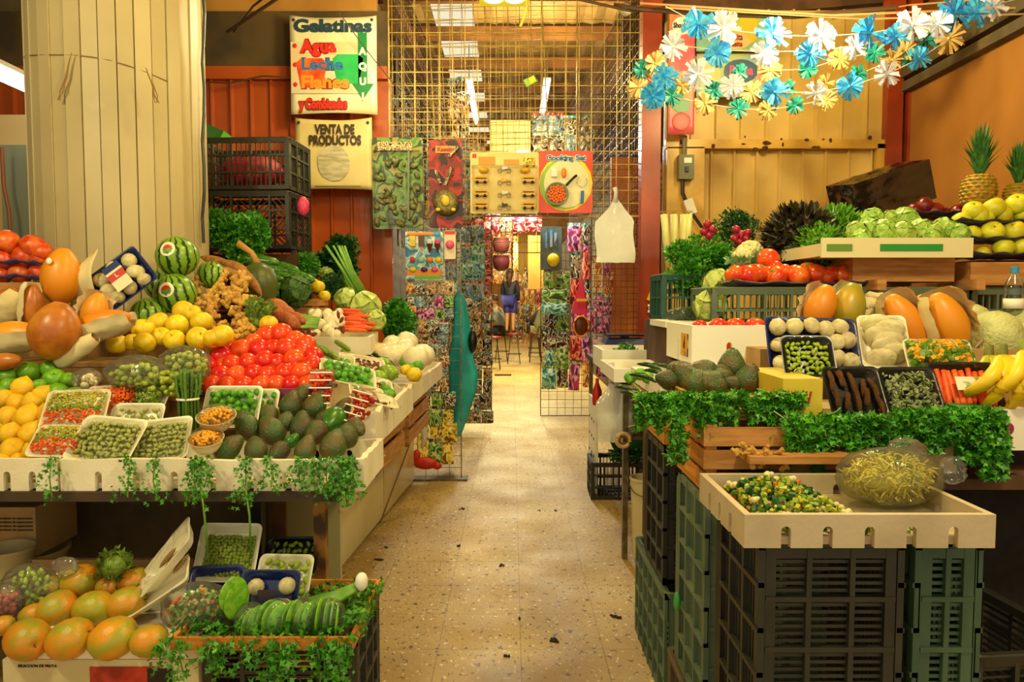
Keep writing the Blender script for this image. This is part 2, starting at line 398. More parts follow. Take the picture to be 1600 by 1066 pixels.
# -- roof
def roof_mat():
    return M('roof_tin', 'a88a58', '7a5f38', rough=.7, scale=2, lo=.3, hi=.7, metal=.1)
ZR = 4.55
m_roof = roof_mat()
def corr(mb, x0, x1, y0, y1, z):
    n = max(2, int((x1 - x0) / .11)); vs = []
    for i in range(n + 1):
        x = x0 + (x1 - x0) * i / n; h = .03 if i % 2 else 0
        vs += [(x, y0, z + h), (x, y1, z + h)]
    mb.add(vs, [(2 * i, 2 * i + 1, 2 * i + 3, 2 * i + 2) for i in range(n)])
mb = MB(); corr(mb, -6, -.86, -2, 30, ZR); corr(mb, -.42, 6, -2, 30, ZR); corr(mb, -.86, -.42, -2, 7.3, ZR)
struct('ceiling', mb, m_roof)
mb = MB()
for k in range(14): mb.box((0, 2.2 + k * 1.05, ZR - .1), (12, .07, .14))
mb.box((-1.1, 12, ZR - .35), (.1, 14, .2)); mb.box((1.3, 12, ZR - .35), (.1, 14, .2))
struct('trim_12', mb, M('purlin', '8a5a2c', '6a4420', rough=.7, scale=4))
# back sides of the hall behind the camera stay open to the street; side walls only
mb = MB(); mb.box((-4.9, 12, 2.3), (.1, 30, 4.6)); struct('wall_far_left', mb, M('side_wall_brown', '6a5a40', '5a4a34', rough=.8, scale=2))  # drab brown with random mottling
mb = MB(); mb.box((4.9, 14, 2.3), (.1, 26, 4.6)); struct('wall_far_right', mb, MT['side_wall_brown'])
# -- corridor walls behind the mesh
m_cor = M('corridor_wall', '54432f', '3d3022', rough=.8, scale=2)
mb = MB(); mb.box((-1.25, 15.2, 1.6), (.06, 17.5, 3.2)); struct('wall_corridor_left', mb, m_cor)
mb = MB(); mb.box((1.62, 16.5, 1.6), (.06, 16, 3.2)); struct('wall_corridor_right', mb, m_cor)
mb = MB(); mb.box((0, 28, 2.2), (9, .1, 4.6)); struct('wall_end', mb, M('end_wall', 'c08a48', '9a6a34', rough=.7, scale=2))
# fluorescent fittings
def tube_light(p0, p1, label, name='fluorescent_tube', s=8.0, r=.022):
    t = thing(name, label, 'lamp', p0); d = Vector(p1) - Vector(p0)
    ob('light_tube', MB().tube([(0, 0, 0), d], r, 10), M('tube_glow', 'f4f8ff', emit=s), t)
    ob('housing', MB().bar(Vector((0, 0, .05)), d + Vector((0, 0, .05)), .09, .03), m_white, t)
    return t
tube_light(W(733, 130, 9.0), W(744, 192, 12.0), 'left of the two long fluorescent tubes hanging over the corridor')
tube_light(W(855, 130, 9.0), W(846, 190, 12.0), 'right of the two long fluorescent tubes hanging over the corridor')
tube_light(W(-40, 95, 4.6), W(80, 150, 5.2), 'wide fluorescent lamp glowing left of the beige column', s=6, r=.05)
# yellow glowing fixture at top centre
t = thing('ceiling_lamp', 'yellow box lamp glowing at the very top over the aisle', 'lamp', W(788, 1, 3.6))
ob('lamp_housing', MB().box((0, 0, .03), (.24, .14, .06)), M('lamp_box', 'd8c820', rough=.4, emit=.6), t)
ob('bulb', MB().ell((-.05, -.04, -.005), (.05, .04, .02)).ell((.05, -.04, -.005), (.05, .04, .02)), M('bulb_glow', 'fff6c0', emit=5), t)
tag(ob('dangling_cord', MB().tube([W(822, -6, 3.6), W(824, 10, 3.6), W(820, 26, 3.6), W(813, 42, 3.6)], .006, 5), M('yellow_cord', 'd0b030', rough=.7)), 'frayed yellow cord dangling beside the ceiling lamp', 'cord')
# ================================================================ KINDS OF PRODUCE
def K_tomato(col='d8301a', name='tomato', c2='e84a20', label='red tomato'):
    def fn(t, r, z): return r * (1 + .03 * math.cos(5 * t))
    prof = [(.05, -.88), (.45, -.84), (.8, -.6), (.98, -.15), (1, .15), (.85, .58), (.5, .82), (.2, .85), (.05, .8)]
    me = MB().lathe(prof, 18, fn=fn).mesh(name, M(name + '_skin', col, c2, rough=.26, scale=1.3, spec=.5, rnd=.12))
    t = thing(name, label, 'tomato'); ob('skin', me, None, t)
    mb = MB()
    for k in range(5):
        a = 2 * PI * k / 5; mb.add([(0, 0, .84), (.2 * math.cos(a - .4), .2 * math.sin(a - .4), .87), (.38 * math.cos(a), .38 * math.sin(a), .89), (.2 * math.cos(a + .4), .2 * math.sin(a + .4), .87)], [(0, 1, 2, 3)])
    mb.tube([(0, 0, .82), (.02, 0, .98)], .06, 6)
    ob('stem', mb, m_stem, t); return Kind(t)
def K_avocado():
    prof = [(.05, -.95), (.5, -.88), (.88, -.55), (1, -.1), (.93, .3), (.7, .75), (.45, 1.1), (.3, 1.25), (.06, 1.3)]
    t = thing('avocado', 'avocado', 'avocado')
    ob('skin', MB().lathe(prof, 18), M('avocado_skin', '3a5220', '54401c', rough=.28, scale=1.2, lo=.42, hi=.62, bump=.5, bscale=7, rnd=.25, spec=.5), t, smooth=True)
    ob('stem', MB().lathe([(.12, 1.25), (.14, 1.34), (.03, 1.36)], 8), M('stem_brown', '6a4a20', rough=.8), t, smooth=True)
    return Kind(t)
def round_fruit(name, cat, col, c2, rough=.35, dimple=.12, oval=1.0, tip=0, rnd=.06, stem=True, bump=.15, bs=18, c3=None, sc=1.5):
    prof = [(.04, -.86 + dimple), (.3, -.9), (.7, -.7), (.95, -.3), (1, .05), (.92, .45), (.66, .78), (.32, .9), (.12, .9 - dimple * .6), (.03, .86 - dimple)]
    if tip: prof = [(.04, -1.12), (.14, -1.04), (.45, -.85), (.8, -.55), (1, 0), (.8, .55), (.45, .85), (.14, 1.04), (.04, 1.12)]
    t = thing(name, name, cat)
    ob('skin', MB().lathe(prof, 18, sc=(1, 1, oval)), M(name + '_skin', col, c2, rough=rough, scale=sc, rnd=rnd, bump=bump, bscale=bs, c3=c3), t, smooth=True)
    if stem:
        z = (.86 - dimple) * oval
        ob('stem', MB().tube([(0, 0, z - .02), (.03, 0, z + .12), (.08, 0, z + .2)], .035, 6), M('stem_brown', '6a4a20', rough=.8), t, smooth=True)
    return Kind(t)
k_tom = K_tomato()
k_avo = K_avocado()
k_lem = round_fruit('lemon', 'lemon', 'f0c41e', 'e6b018', tip=1, oval=1.02, bump=.35, bs=30, stem=False)
k_gap = round_fruit('green_apple', 'apple', '6fa81c', '5b9418', rough=.25, oval=.92)
k_yel = round_fruit('yellow_apple', 'apple', 'eccf20', 'dcb81c', rough=.3, oval=.95, dimple=.14)
k_ya2 = round_fruit('golden_apple', 'apple', 'd8cf2a', 'c3c228', rough=.28, oval=.95, dimple=.14)
k_rap = round_fruit('red_apple', 'apple', 'd04018', 'e06a28', rough=.22, oval=.95, dimple=.14)
k_dap = round_fruit('dark_apple', 'apple', '5a1014', '7a1c18', rough=.15, oval=.98, dimple=.14)
k_man = round_fruit('mango', 'mango', 'd48c20', '98982a', rough=.3, oval=1.0, dimple=.03, c3='c49a2c', sc=.9, rnd=.08)
k_oni = round_fruit('white_onion', 'onion', 'ece3c8', 'e0d4ae', rough=.3, oval=.95, dimple=-.1, stem=False)
k_lim = round_fruit('lime', 'lime', '4f9a20', '6cb42a', rough=.22, tip=1, oval=1.0, stem=False, bump=.3, bs=30)
k_mel = round_fruit('pale_melon', 'melon', 'c9c98a', 'b3b878', rough=.5, oval=.92, dimple=.05, bump=.8, bs=9)
# irregular roots and pods
def lump(name, cat, col, c2, pts, rs, n=10, rough=.6, bump=.4, bs=14, sc=3, rnd=.1, squash=1.0, c3=None):
    t = thing(name, name, cat)
    mb = MB(); mb.tube(pts, rs, n)
    for i, v in enumerate(mb.v): mb.v[i] = (v[0], v[1] * squash, v[2])
    ob('skin', mb, M(name + '_skin', col, c2, rough=rough, scale=sc, bump=bump, bscale=bs, rnd=rnd, c3=c3), t, smooth=True)
    return Kind(t)
def spindle(L, r, k=9, bend=0, a=.15, b=.1, p=.6):
    pts = []; rs = []
    for i in range(k):
        u = i / (k - 1); pts.append((L * (u - .5), 0, bend * math.sin(PI * u))); rs.append(r * max(a if u < .5 else b, math.sin(PI * u) ** p))
    return pts, rs
k_swt = lump('sweet_potato', 'sweet potato', 'b5632a', '9a4e20', *spindle(2.6, .62, bend=.15), bs=6)
k_pot = lump('potato', 'potato', 'b08a54', '8f6c3c', *spindle(2.0, .75, p=.45), bs=4)
k_zuc = lump('zucchini', 'zucchini', '2f5f1c', '4c7f28', *spindle(3.6, .5, p=.25), rough=.25, bump=.1)
k_zul = lump('pale_zucchini', 'zucchini', '7f9a3a', '5c7f28', *spindle(6.0, .42, p=.2), rough=.3, bump=.1)
k_car = lump('carrot', 'carrot', 'e8601c', 'd84f14', *spindle(5.0, .45, p=.3, a=.7, b=.2), rough=.45, bump=.1, rnd=.08)
k_chi = lump('green_chili', 'chili', '2a4a1c', '1c3414', *spindle(5.5, .45, bend=.5, p=.4), rough=.12, bump=.1)
k_bean = lump('bean', 'bean', 'a8b83a', '8aa02c', *spindle(2.0, .5, 5, p=.4, bend=.15), n=6, rough=.3, bump=0)
k_seed = lump('green_pod_seed', 'bean', 'b4b86a', '929a50', *spindle(2.2, .72, 5, p=.5, bend=.1), n=6, rough=.35, bump=0)
k_pap = lump('papaya', 'papaya', 'e89a1c', 'd8821c', *spindle(2.7, .82, 12, p=.45), n=18, rough=.4, bump=.08, bs=4, sc=1.2, c3='c87a1c')
k_tam = lump('tamarind_pod', 'pod', '8a5a2c', '6a421c', *spindle(6.0, .8, 14, bend=.7, p=.3), n=8, rough=.5, bump=1, bs=5)
def ginger_root():
    mb = MB(); rd = random.Random(3)
    for k in range(7):
        a = rd.uniform(0, 6.28); L = rd.uniform(.5, 1.1); o = Vector((rd.uniform(-.5, .5), rd.uniform(-.3, .3), 0)); d = Vector((math.cos(a), math.sin(a) * .7, rd.uniform(-.3, .5)))
        mb.tube([o - d * .3, o, o + d * L * .5, o + d * L, o + d * (L + .12)], [.2, .34, .26, .3, .12], 8)
    t = thing('ginger_root', 'ginger', 'ginger'); ob('skin', mb, M('ginger_skin', 'dcae50', 'c08e38', rough=.55, scale=3, bump=.5, bscale=10, rnd=.12), t, smooth=True); return Kind(t)
k_gin = ginger_root()
def mushroom():
    t = thing('mushroom', 'mushroom', 'mushroom')
    ob('cap', MB().lathe([(.3, -.05), (.9, -.2), (1, .05), (.85, .45), (.5, .72), (.05, .8)], 14), M('mushroom_cap', 'ded0a2', 'cdbd8a', rough=.5, scale=2, rnd=.08), t, smooth=True)
    ob('stalk', MB().lathe([(.36, -.75), (.32, -.4), (.36, -.05)], 10), M('mushroom_stalk', 'c8b88a', rough=.6), t, smooth=True)
    return Kind(t)
k_mus = mushroom()
def pineapple():
    t = thing('pineapple', 'pineapple', 'pineapple')
    prof = [(.05, -.02), (.6, .02), (.88, .25), (1, .75), (1, 1.3), (.86, 1.8), (.55, 2.1), (.1, 2.15)]
    mb = MB().lathe(prof, 20)
    def rad(z):
        for (a, za), (b, zb) in zip(prof, prof[1:]):
            if za <= z <= zb: return a + (b - a) * (z - za) / (zb - za)
        return .1
    for i in range(9):
        z = .12 + i * .23
        for j in range(13):
            a = 2 * PI * (j + (i % 2) * .5) / 13; r0 = rad(z)
            p = Vector((r0 * math.cos(a), r0 * math.sin(a), z)); q = rot(0, 0, a)
            mb.add([p + q @ Vector(v) for v in ((0, -.22, 0), (0, 0, -.14), (0, .22, 0), (0, 0, .14), (.12, 0, .02))], [(0, 1, 4), (1, 2, 4), (2, 3, 4), (3, 0, 4)])
    ob('skin', mb, M('pineapple_skin', 'b8861c', '7f7424', rough=.5, scale=3, c3='d0a430'), t)
    mb = MB(); rd = random.Random(5)
    for k in range(58):
        a = k * 2.399; u = k / 58; L = 1.7 + 1.9 * (u) ** .6; sp = (1 - u) * .95 + .12; z0 = 2.05 + u * .45
        d = Vector((math.cos(a), math.sin(a), 0)); w = Vector((-math.sin(a), math.cos(a), 0)) * (.13 + .05 * (1 - u))
        P = [Vector((0, 0, z0)) + d * (.12), Vector((0, 0, z0 + L * .5)) + d * (.12 + sp * .5), Vector((0, 0, z0 + L * .85)) + d * (.15 + sp * 1.1)]
        mb.add([P[0] - w, P[0] + w, P[1] + w * .8, P[1] - w * .8, P[2], P[1] + d * -.06], [(0, 1, 5), (0, 5, 3), (1, 2, 5), (3, 5, 4), (5, 2, 4)])
    ob('crown', mb, M('pineapple_leaf', '3f7a34', '2c5f2c', rough=.45, scale=3), t)
    return Kind(t)
k_pin = pineapple()
# leafy heads
def leaf_ball(name, label, mats, n=26, frill=.18, seed=1, sz=.9, core=True, curl=.5, flat=1.0):
    rd = random.Random(seed); t = thing(name, label, 'vegetable')
    if core: ob('heart', MB().ell((0, 0, 0), (.85, .85, .8 * flat), n=12, k=8), mats[0], t, smooth=True)
    mb = MB()
    for k in range(n):
        u = 1 - 2 * (k + .5) / n; a = k * 2.4; s = math.sqrt(max(0, 1 - u * u)); nrm = Vector((s * math.cos(a), s * math.sin(a), u * flat))
        q = look(nrm) @ rot(0, 0, rd.uniform(0, 6)); b = len(mb.v); G = 6
        for i in range(G + 1):
            for j in range(G + 1):
                x = (i / G - .5) * 2; y = (j / G - .5) * 2; e = max(abs(x), abs(y)); rr_ = math.hypot(x, y)
                kx = x * sz * (1 - .25 * y * y) * .62; ky = y * sz * (1 - .25 * x * x) * .62
                z = -curl * (kx * kx + ky * ky) + (frill * rd.uniform(-.4, 1) * e ** 3) + .03 * rd.random()
                mb.v.append(tuple(nrm * .88 + q @ Vector((kx, ky, z))))
        for i in range(G):
            for j in range(G):
                mb.f.append([b + i * (G + 1) + j, b + i * (G + 1) + j + 1, b + (i + 1) * (G + 1) + j + 1, b + (i + 1) * (G + 1) + j]); mb.m.append(0)
    ob('leaves', mb, mats[1], t, smooth=True); return Kind(t)
m_let = M('lettuce_leaf', 'a4c257', '7fae3c', rough=.4, scale=3, c3='c4d880', rnd=.12, bump=.3, bscale=6)
m_leth = M('lettuce_heart', 'b8cc74', '9abf58', rough=.45, scale=3)
k_let = leaf_ball('lettuce', 'lettuce', (m_leth, m_let), n=12, frill=.06, sz=1.25, curl=.42)
m_cab = M('cabbage_leaf', 'c4d07a', 'a6c058', rough=.35, scale=2.5, c3='e0e4a8', bump=.2, bscale=6)
k_cab = leaf_ball('cabbage', 'cabbage', (m_cab, m_cab), n=9, frill=.03, sz=1.5, curl=.42, seed=3)
k_pur = leaf_ball('purple_lettuce', 'purple lettuce', (M('purple_heart', '2c2a16', rough=.6), M('purple_leaf', '3a2418', '2a3418', rough=.4, scale=4, c3='5c3a24')), n=120, frill=.5, sz=.42, curl=.1, seed=4)
k_frl = leaf_ball('curly_lettuce', 'curly lettuce', (m_leaf, M('frilly_leaf', '7ab42a', '4f8f22', rough=.4, scale=4, c3='a0cf44')), n=120, frill=.5, sz=.42, curl=.1, seed=5)
# -------- loose leaves
def sprig_leaf(mb, p, d, s, rd, up=None):
    """a three-lobed herb leaf at p pointing along d, size s"""
    d = d.normalized(); a = Vector((rd.uniform(-1, 1), rd.uniform(-1, 1), rd.uniform(-1, 1)))
    w = d.cross(a)
    if w.length < .01: w = Vector((1, 0, 0))
    w.normalize(); n = d.cross(w) * rd.uniform(-.25, .25)
    b = len(mb.v)
    mb.v += [tuple(p), tuple(p + (d * .35 + w * .28) * s), tuple(p + (d * .5 + w * .62 + n) * s), tuple(p + (d * .62 + w * .2) * s), tuple(p + (d * 1.05 + n) * s),
             tuple(p + (d * .62 - w * .2) * s), tuple(p + (d * .5 - w * .62 + n) * s), tuple(p + (d * .35 - w * .28) * s)]
    mb.f += [[b, b + 1, b + 3], [b + 1, b + 2, b + 3], [b, b + 3, b + 5], [b + 3, b + 4, b + 5], [b, b + 5, b + 7], [b + 7, b + 5, b + 6]]; mb.m += [mb.mi] * 6
def herb_mass(mb, c, rad, n, s, rd, down=0):
    c = Vector(c)
    for k in range(n):
        v = Vector((rd.gauss(0, 1), rd.gauss(0, 1), rd.gauss(0, 1))).normalized(); q = rd.random() ** .45
        p = c + Vector((v.x * rad[0], v.y * rad[1], v.z * rad[2])) * q
        sprig_leaf(mb, p, v + Vector((rd.uniform(-.5, .5), rd.uniform(-.5, .5), rd.uniform(-.4, .6) - down)), s * rd.uniform(.7, 1.3), rd)
def herb_bunch(name, label, c, rad, n, s, mats, stems=None, seed=1, group=None, cat='herbs'):
    rd = random.Random(seed); c = Vector(c); t = thing(name, label, cat, c - Vector((0, 0, rad[2])), group=group)
    mb = MB()
    for b in range(9):
        v = Vector((rd.gauss(0, 1), rd.gauss(0, 1), rd.gauss(0, 1))).normalized() * (.62 if b else 0); q = (.5 if b else .8) * rd.uniform(.85, 1.2)
        herb_mass(mb, (v.x * rad[0], v.y * rad[1], rad[2] * (1 + v.z)), [r_ * q for r_ in rad], int(n * (.17 if b else .3)), s * .72, rd)
    ob('leaves', mb, mats, t)
    mb = MB()
    if stems:
        d = Vector(stems)
        for k in range(14):
            o = Vector((rd.uniform(-.4, .4) * rad[0], rd.uniform(-.4, .4) * rad[1], rad[2] * rd.uniform(.6, 1.2)))
            mb.tube([o, o + d * .5 + Vector((rd.uniform(-.01, .01),) * 3), Vector((0, 0, rad[2])) + d * rd.uniform(.9, 1.05) + Vector((rd.uniform(-.02, .02), rd.uniform(-.02, .02), 0))], .004, 4)
    else:
        for k in range(26):
            v = Vector((rd.gauss(0, 1), rd.gauss(0, 1), rd.gauss(0, 1))).normalized(); e = Vector((v.x * rad[0], v.y * rad[1], v.z * rad[2])) * .85
            mb.tube([(0, 0, rad[2] * .5), Vector((0, 0, rad[2])) + e * .6, Vector((0, 0, rad[2])) + e], .003, 4)
    ob('stems', mb, m_stem, t); return t
def hang_sprig(name, label, pts, s, n, rd, group=None, mats=None, width=.03):
    """a sprig hanging over an edge: stem through pts with leaves thickening to its end"""
    t = thing(name, label, 'herbs', pts[0], group=group); P = [Vector(p) - Vector(pts[0]) for p in pts]
    ob('stem', MB().tube(P, .0022, 5), m_stem, t)
    mb = MB()
    for k in range(n):
        u = (k / n) ** .8 * (len(P) - 1); i = min(int(u), len(P) - 2); p = P[i].lerp(P[i + 1], u - i) + Vector((rd.uniform(-1, 1), rd.uniform(-1, .3), rd.uniform(-.6, .6))) * width * (.4 + k / n)
        sprig_leaf(mb, p, Vector((rd.uniform(-1, 1), rd.uniform(-.6, .2), rd.uniform(-1.2, .3))), s * rd.uniform(.7, 1.2), rd)
    ob('leaves', mb, mats or m_leaf, t); return t
# -------- boxes and crates
def rrect(w, h, r, k=4):
    P = []
    for (cx, cy, a0) in ((w / 2 - r, h / 2 - r, 0), (-w / 2 + r, h / 2 - r, PI / 2), (-w / 2 + r, -h / 2 + r, PI), (w / 2 - r, -h / 2 + r, 1.5 * PI)):
        for i in range(k + 1): a = a0 + PI / 2 * i / k; P.append((cx + r * math.cos(a), cy + r * math.sin(a)))
    return P
def loft(mb, loops, cap0=True, cap1=True):
    n = len(loops[0]); vs = [v for l in loops for v in l]
    fs = [(i * n + j, i * n + (j + 1) % n, (i + 1) * n + (j + 1) % n, (i + 1) * n + j) for i in range(len(loops) - 1) for j in range(n)]
    if cap0: fs.append(tuple(range(n - 1, -1, -1)))
    if cap1: fs.append(tuple(range((len(loops) - 1) * n, len(loops) * n)))
    return mb.add(vs, fs)
def tray_mb(w, h, d, r=.02, lip=.006):
    L = []
    for (q, z) in ((-.02, 0), (0, d), (lip, d), (lip, d + .003), (0, d + .003), (-.004, d), (-.022, .004)):
        L.append([(x, y, z) for x, y in rrect(w + 2 * q, h + 2 * q, r)])
    return loft(MB(), L)
def produce_tray(name, label, loc, r, w, h, d, mat, filmz=None, cat='tray', rad=.02, group=None, filmmat=None):
    t = thing(name, label, cat, loc, r=r, group=group)
    ob('tray_shell', tray_mb(w, h, d, rad), mat, t, ang=.6)
    if filmz is not None:
        mb = MB(); G = 12; b = 0
        for i in range(G + 1):
            for j in range(G + 1):
                x = i / G * 2 - 1; y = j / G * 2 - 1; z = d + .004 + (filmz) * (1 - x ** 4) * (1 - y ** 4) + R.uniform(-.0015, .0015) * (1 if max(abs(x), abs(y)) < .98 else 0)
                mb.v.append((x * (w / 2 + .003), y * (h / 2 + .003), z))
        for i in range(G):
            for j in range(G): mb.f.append([i * (G + 1) + j, (i + 1) * (G + 1) + j, (i + 1) * (G + 1) + j + 1, i * (G + 1) + j + 1]); mb.m.append(0)
        ob('film', mb, filmmat or m_film, t, smooth=True)
    return t
def fill(kind, loc, r, w, h, z0, nx, ny, rad, label, cat, group, layers=1, jit=.25, flat=None, orient=None, spare=.0):
    """set a grid of loose pieces into a tray lying at loc with rotation r"""
    for l in range(layers):
        for i in range(nx - l):
            for j in range(ny - l):
                x = ((i + .5 + l * .5) / nx - .5) * w + R.uniform(-jit, jit) * w / nx; y = ((j + .5 + l * .5) / ny - .5) * h + R.uniform(-jit, jit) * h / ny
                p = Vector(loc) + r @ Vector((x, y, z0 + rad * .9 + l * rad * 1.35))
                q = r @ (rot(R.uniform(-.5, .5), R.uniform(-.5, .5), R.uniform(-PI, PI)) if orient is None else orient @ rot(0, 0, R.uniform(-.15, .15)))
                kind.put(p, q, rad * R.uniform(.9, 1.1), label, cat, group)
def foam_box(name, label, loc, rz, L, Wd, H, th=.02, notches=(6, 3), mat=None, cat='box', r=None, wavy=0):
    """open polystyrene box with half-round notches up from its lower edge; origin bottom centre"""
    t = thing(name, label, cat, loc, rz, r=r); mb = MB(); mat = mat or m_foam
    def wall(a, b, k):
        a = Vector(a); b = Vector(b); d = (b - a); Ln = d.length; d.normalize(); nrm = Vector((-d.y, d.x, 0)); ang = math.atan2(d.y, d.x)
        k = k or 1; seg = Ln / k; nw = .022 if k > 1 else 0; nh = H * .5
        for i in range(k):
            s0 = seg * i + (nw / 2 if i else 0); s1 = seg * (i + 1) - (nw / 2 if i < k - 1 else 0)
            mb.box(a + d * (s0 + s1) / 2 + nrm * th / 2 + Vector((0, 0, nh / 2)), (s1 - s0, th, nh), rot(0, 0, ang))
        P = [(0, nh)]
        if k > 1:
            for i in range(1, k):
                for q in range(7): aa = PI - PI * q / 6; P.append((seg * i + nw / 2 * math.cos(aa), nh + nw / 2 * math.sin(aa)))
        P += [(Ln, nh), (Ln, H)]
        if wavy:
            m_ = 14
            for i in range(1, m_): P.append((Ln * (1 - i / m_), H + R.uniform(-wavy, wavy * .3)))
        P.append((0, H)); b0 = len(mb.v); mb.poly(P, th)
        for i in range(b0, len(mb.v)):
            x, y, z = mb.v[i]; p = a + d * x - nrm * y + Vector((0, 0, z)); mb.v[i] = tuple(p)
    x, y = L / 2, Wd / 2
    wall((-x, -y, 0), (x, -y, 0), notches[0]); wall((x, -y + th, 0), (x, y - th, 0), notches[1]); wall((x, y, 0), (-x, y, 0), notches[0]); wall((-x, y - th, 0), (-x, -y + th, 0), notches[1])
    mb.box((0, 0, .012), (L - th * 2 - .002, Wd - th * 2 - .002, .018))
    ob('foam_shell', mb, mat, t); return t
def plastic_crate(name, label, loc, r, L, Wd, H, mat, style='slots', group=None, bst=None):
    t = thing(name, label, 'crate', loc, r=r, group=group)
    def side(w, h, style=style):
        """lattice in XZ plane, x -w/2..w/2, z 0..h, bars about 8 mm deep"""
        mb = MB(); b = .012
        mb.box((0, 0, h - .012), (w, .02, .024)); mb.box((0, 0, .012), (w, .016, .024)); mb.box((-w / 2 + .012, 0, h / 2), (.024, .018, h)); mb.box((w / 2 - .012, 0, h / 2), (.024, .018, h))
        nx = max(2, round(w / .11)); nz = max(2, round(h / .1))
        for i in range(1, nx): mb.box((-w / 2 + w * i / nx, -.003, h / 2), (b, .018, h))
        for j in range(1, nz): mb.box((0, -.0025, h * j / nz), (w - .002, .0165, b))
        for i in range(nx):
            for j in range(nz):
                x0 = -w / 2 + w * i / nx; z0 = h * j / nz; cw = w / nx; chh = h / nz
                if style == 'slots' or (style == 'mixed' and (i + j) % 2):
                    for k in range(1, 5): mb.box((x0 + cw / 2, .003, z0 + chh * k / 5), (cw, .005, .007))
                elif style == 'bars':
                    for k in range(1, 4): mb.box((x0 + cw * k / 4, .003, z0 + chh / 2), (.006, .005, chh))
                elif style == 'fine':
                    for k in range(1, 7): mb.box((x0 + cw * k / 7, .003, z0 + chh / 2), (.008, .005, chh * .9))
                elif style == 'diag':
                    for k in range(-2, 3):
                        s = 1 if (i + j) % 2 else -1; q = cw * .5 - abs(k) * cw * .1
                        c = Vector((x0 + cw / 2 + k * cw * .16 * s, .003, z0 + chh / 2 - k * chh * .16)); mb.bar(c - Vector((q * .8 * s, 0, q * .8)), c + Vector((q * .8 * s, 0, q * .8)), .005, .005)
                elif style == 'solid': mb.box((x0 + cw / 2, .005, z0 + chh / 2), (cw, .003, chh))
                elif style == 'mixed': mb.box((x0 + cw / 2, .004, z0 + chh / 2), (cw, .003, chh))
        return mb
    for (w, x, y, a) in ((L, 0, -Wd / 2 + .01, 0), (L, 0, Wd / 2 - .01, PI), (Wd - .04, L / 2 - .01, 0, PI / 2), (Wd - .04, -L / 2 + .01, 0, -PI / 2)):
        mb = side(w, H); mb.xf(rot(0, 0, a), (x, y, 0)); ob('side_panel', mb, mat, t)
    mb = side(L - .04, Wd - .04, bst or style); mb.xf(rot(PI / 2, 0, 0), (0, Wd / 2 - .02, .012)); ob('base_panel', mb, mat, t)
    mb = MB(); w_ = .03
    loft(mb, [[(x, y, H - .03) for x, y in rrect(L, Wd, .03)], [(x, y, H) for x, y in rrect(L + .012, Wd + .012, .03)], [(x, y, H + .004) for x, y in rrect(L + .006, Wd + .006, .03)], [(x, y, H) for x, y in rrect(L - .02, Wd - .02, .03)], [(x, y, H - .03) for x, y in rrect(L - .022, Wd - .022, .03)]], False, False)
    ob('rim', mb, mat, t); return t
def wood_crate(name, label, loc, L, Wd, H, mat, rz=0, slats=3, group=None, gap=.25, mat2=None, text_=None):
    t = thing(name, label, 'crate', loc, rz, group=group); sh = H / slats
    for (w, x, y, a) in ((L, 0, -Wd / 2 + .005, 0), (L, 0, Wd / 2 - .005, 0), (Wd - .02, L / 2 - .005, 0, PI / 2), (Wd - .02, -L / 2 + .005, 0, PI / 2)):
        for k in range(slats):
            ob('slat', MB().box((0, 0, 0), (w, .01, sh * (1 - gap))), mat2 if (mat2 and a) else mat, t, loc=(x, y, sh * (k + .5))).rotation_euler = (0, 0, a)
    for sx in (-1, 1):
        for sy in (-1, 1): ob('corner_post', MB().box((sx * (L / 2 - .025), sy * (Wd / 2 - .025), H / 2), (.03, .03, H)), mat, t)
    ob('floor_slats', MB().box((0, 0, .006), (L - .02, Wd - .02, .01)), mat, t)
    return t
# ================================================================ LEFT STALL: table and supports
rd = random.Random(11)
m_tdark = M('table_iron', '2e2418', '463420', rough=.6, scale=8)
t = thing('stall_table', 'long dark-edged stall table carrying the left display of fruit', 'table', (-1.6, 3.2, 0))
def loc_box(x0, x1, y0, y1, z0, z1, o=(-1.6, 3.2, 0)): return MB().box(((x0 + x1) / 2 - o[0], (y0 + y1) / 2 - o[1], (z0 + z1) / 2 - o[2]), (x1 - x0, y1 - y0, z1 - z0))
TZ = W(0, 768, 2.27).z
ob('table_top', loc_box(-2.9, -.545, 2.26, 3.05, TZ - .03, TZ), m_tdark, t)
for k, (x, y) in enumerate(((-.66, 2.5), (-2.7, 2.5))):
    ob('leg', loc_box(x - .02, x + .02, y - .02, y + .02, 0, TZ - .03), M('rusty_leg', 'a8742c', '4f3418', rough=.7, scale=12, lo=.4, hi=.55), t)
# stepped boards under the heaps
m_step = M('riser_board', '8f6a3a', '6f4f28', rough=.8, scale=5, stretch=(4, 1, 1))
steps = thing('display_riser', 'stepped brown boards under the left fruit heaps', 'riser', (-1.6, 3.2, 0))
STEPS = [(-2.9, -.95, 2.62, 2.86, TZ + .13), (-2.9, -.93, 2.86, 3.12, TZ + .22), (-2.9, -.95, 3.12, 3.45, TZ + .33), (-2.9, -.98, 3.45, 3.53, TZ + .45)]
for (x0, x1, y0, y1, z) in STEPS:
    ob('board', loc_box(x0, x1, y0, y1, z - .018, z), m_step, steps)
    ob('riser_face', loc_box(x0 + .004, x1 - .004, y0 + .004, y0 + .019, TZ + .001, z - .018), m_step, steps)
steps = thing('display_riser', 'brown board platform behind the heaps, beside the column', 'riser', (-1.4, 4.0, 0)); ob('board', loc_box(-1.62, -1.24, 3.56, 4.45, TZ + .43, TZ + .45, (-1.4, 4, 0)), m_step, steps); ob('riser_face', loc_box(-1.6, -1.26, 3.58, 3.6, 0, TZ + .43, (-1.4, 4, 0)), m_step, steps)
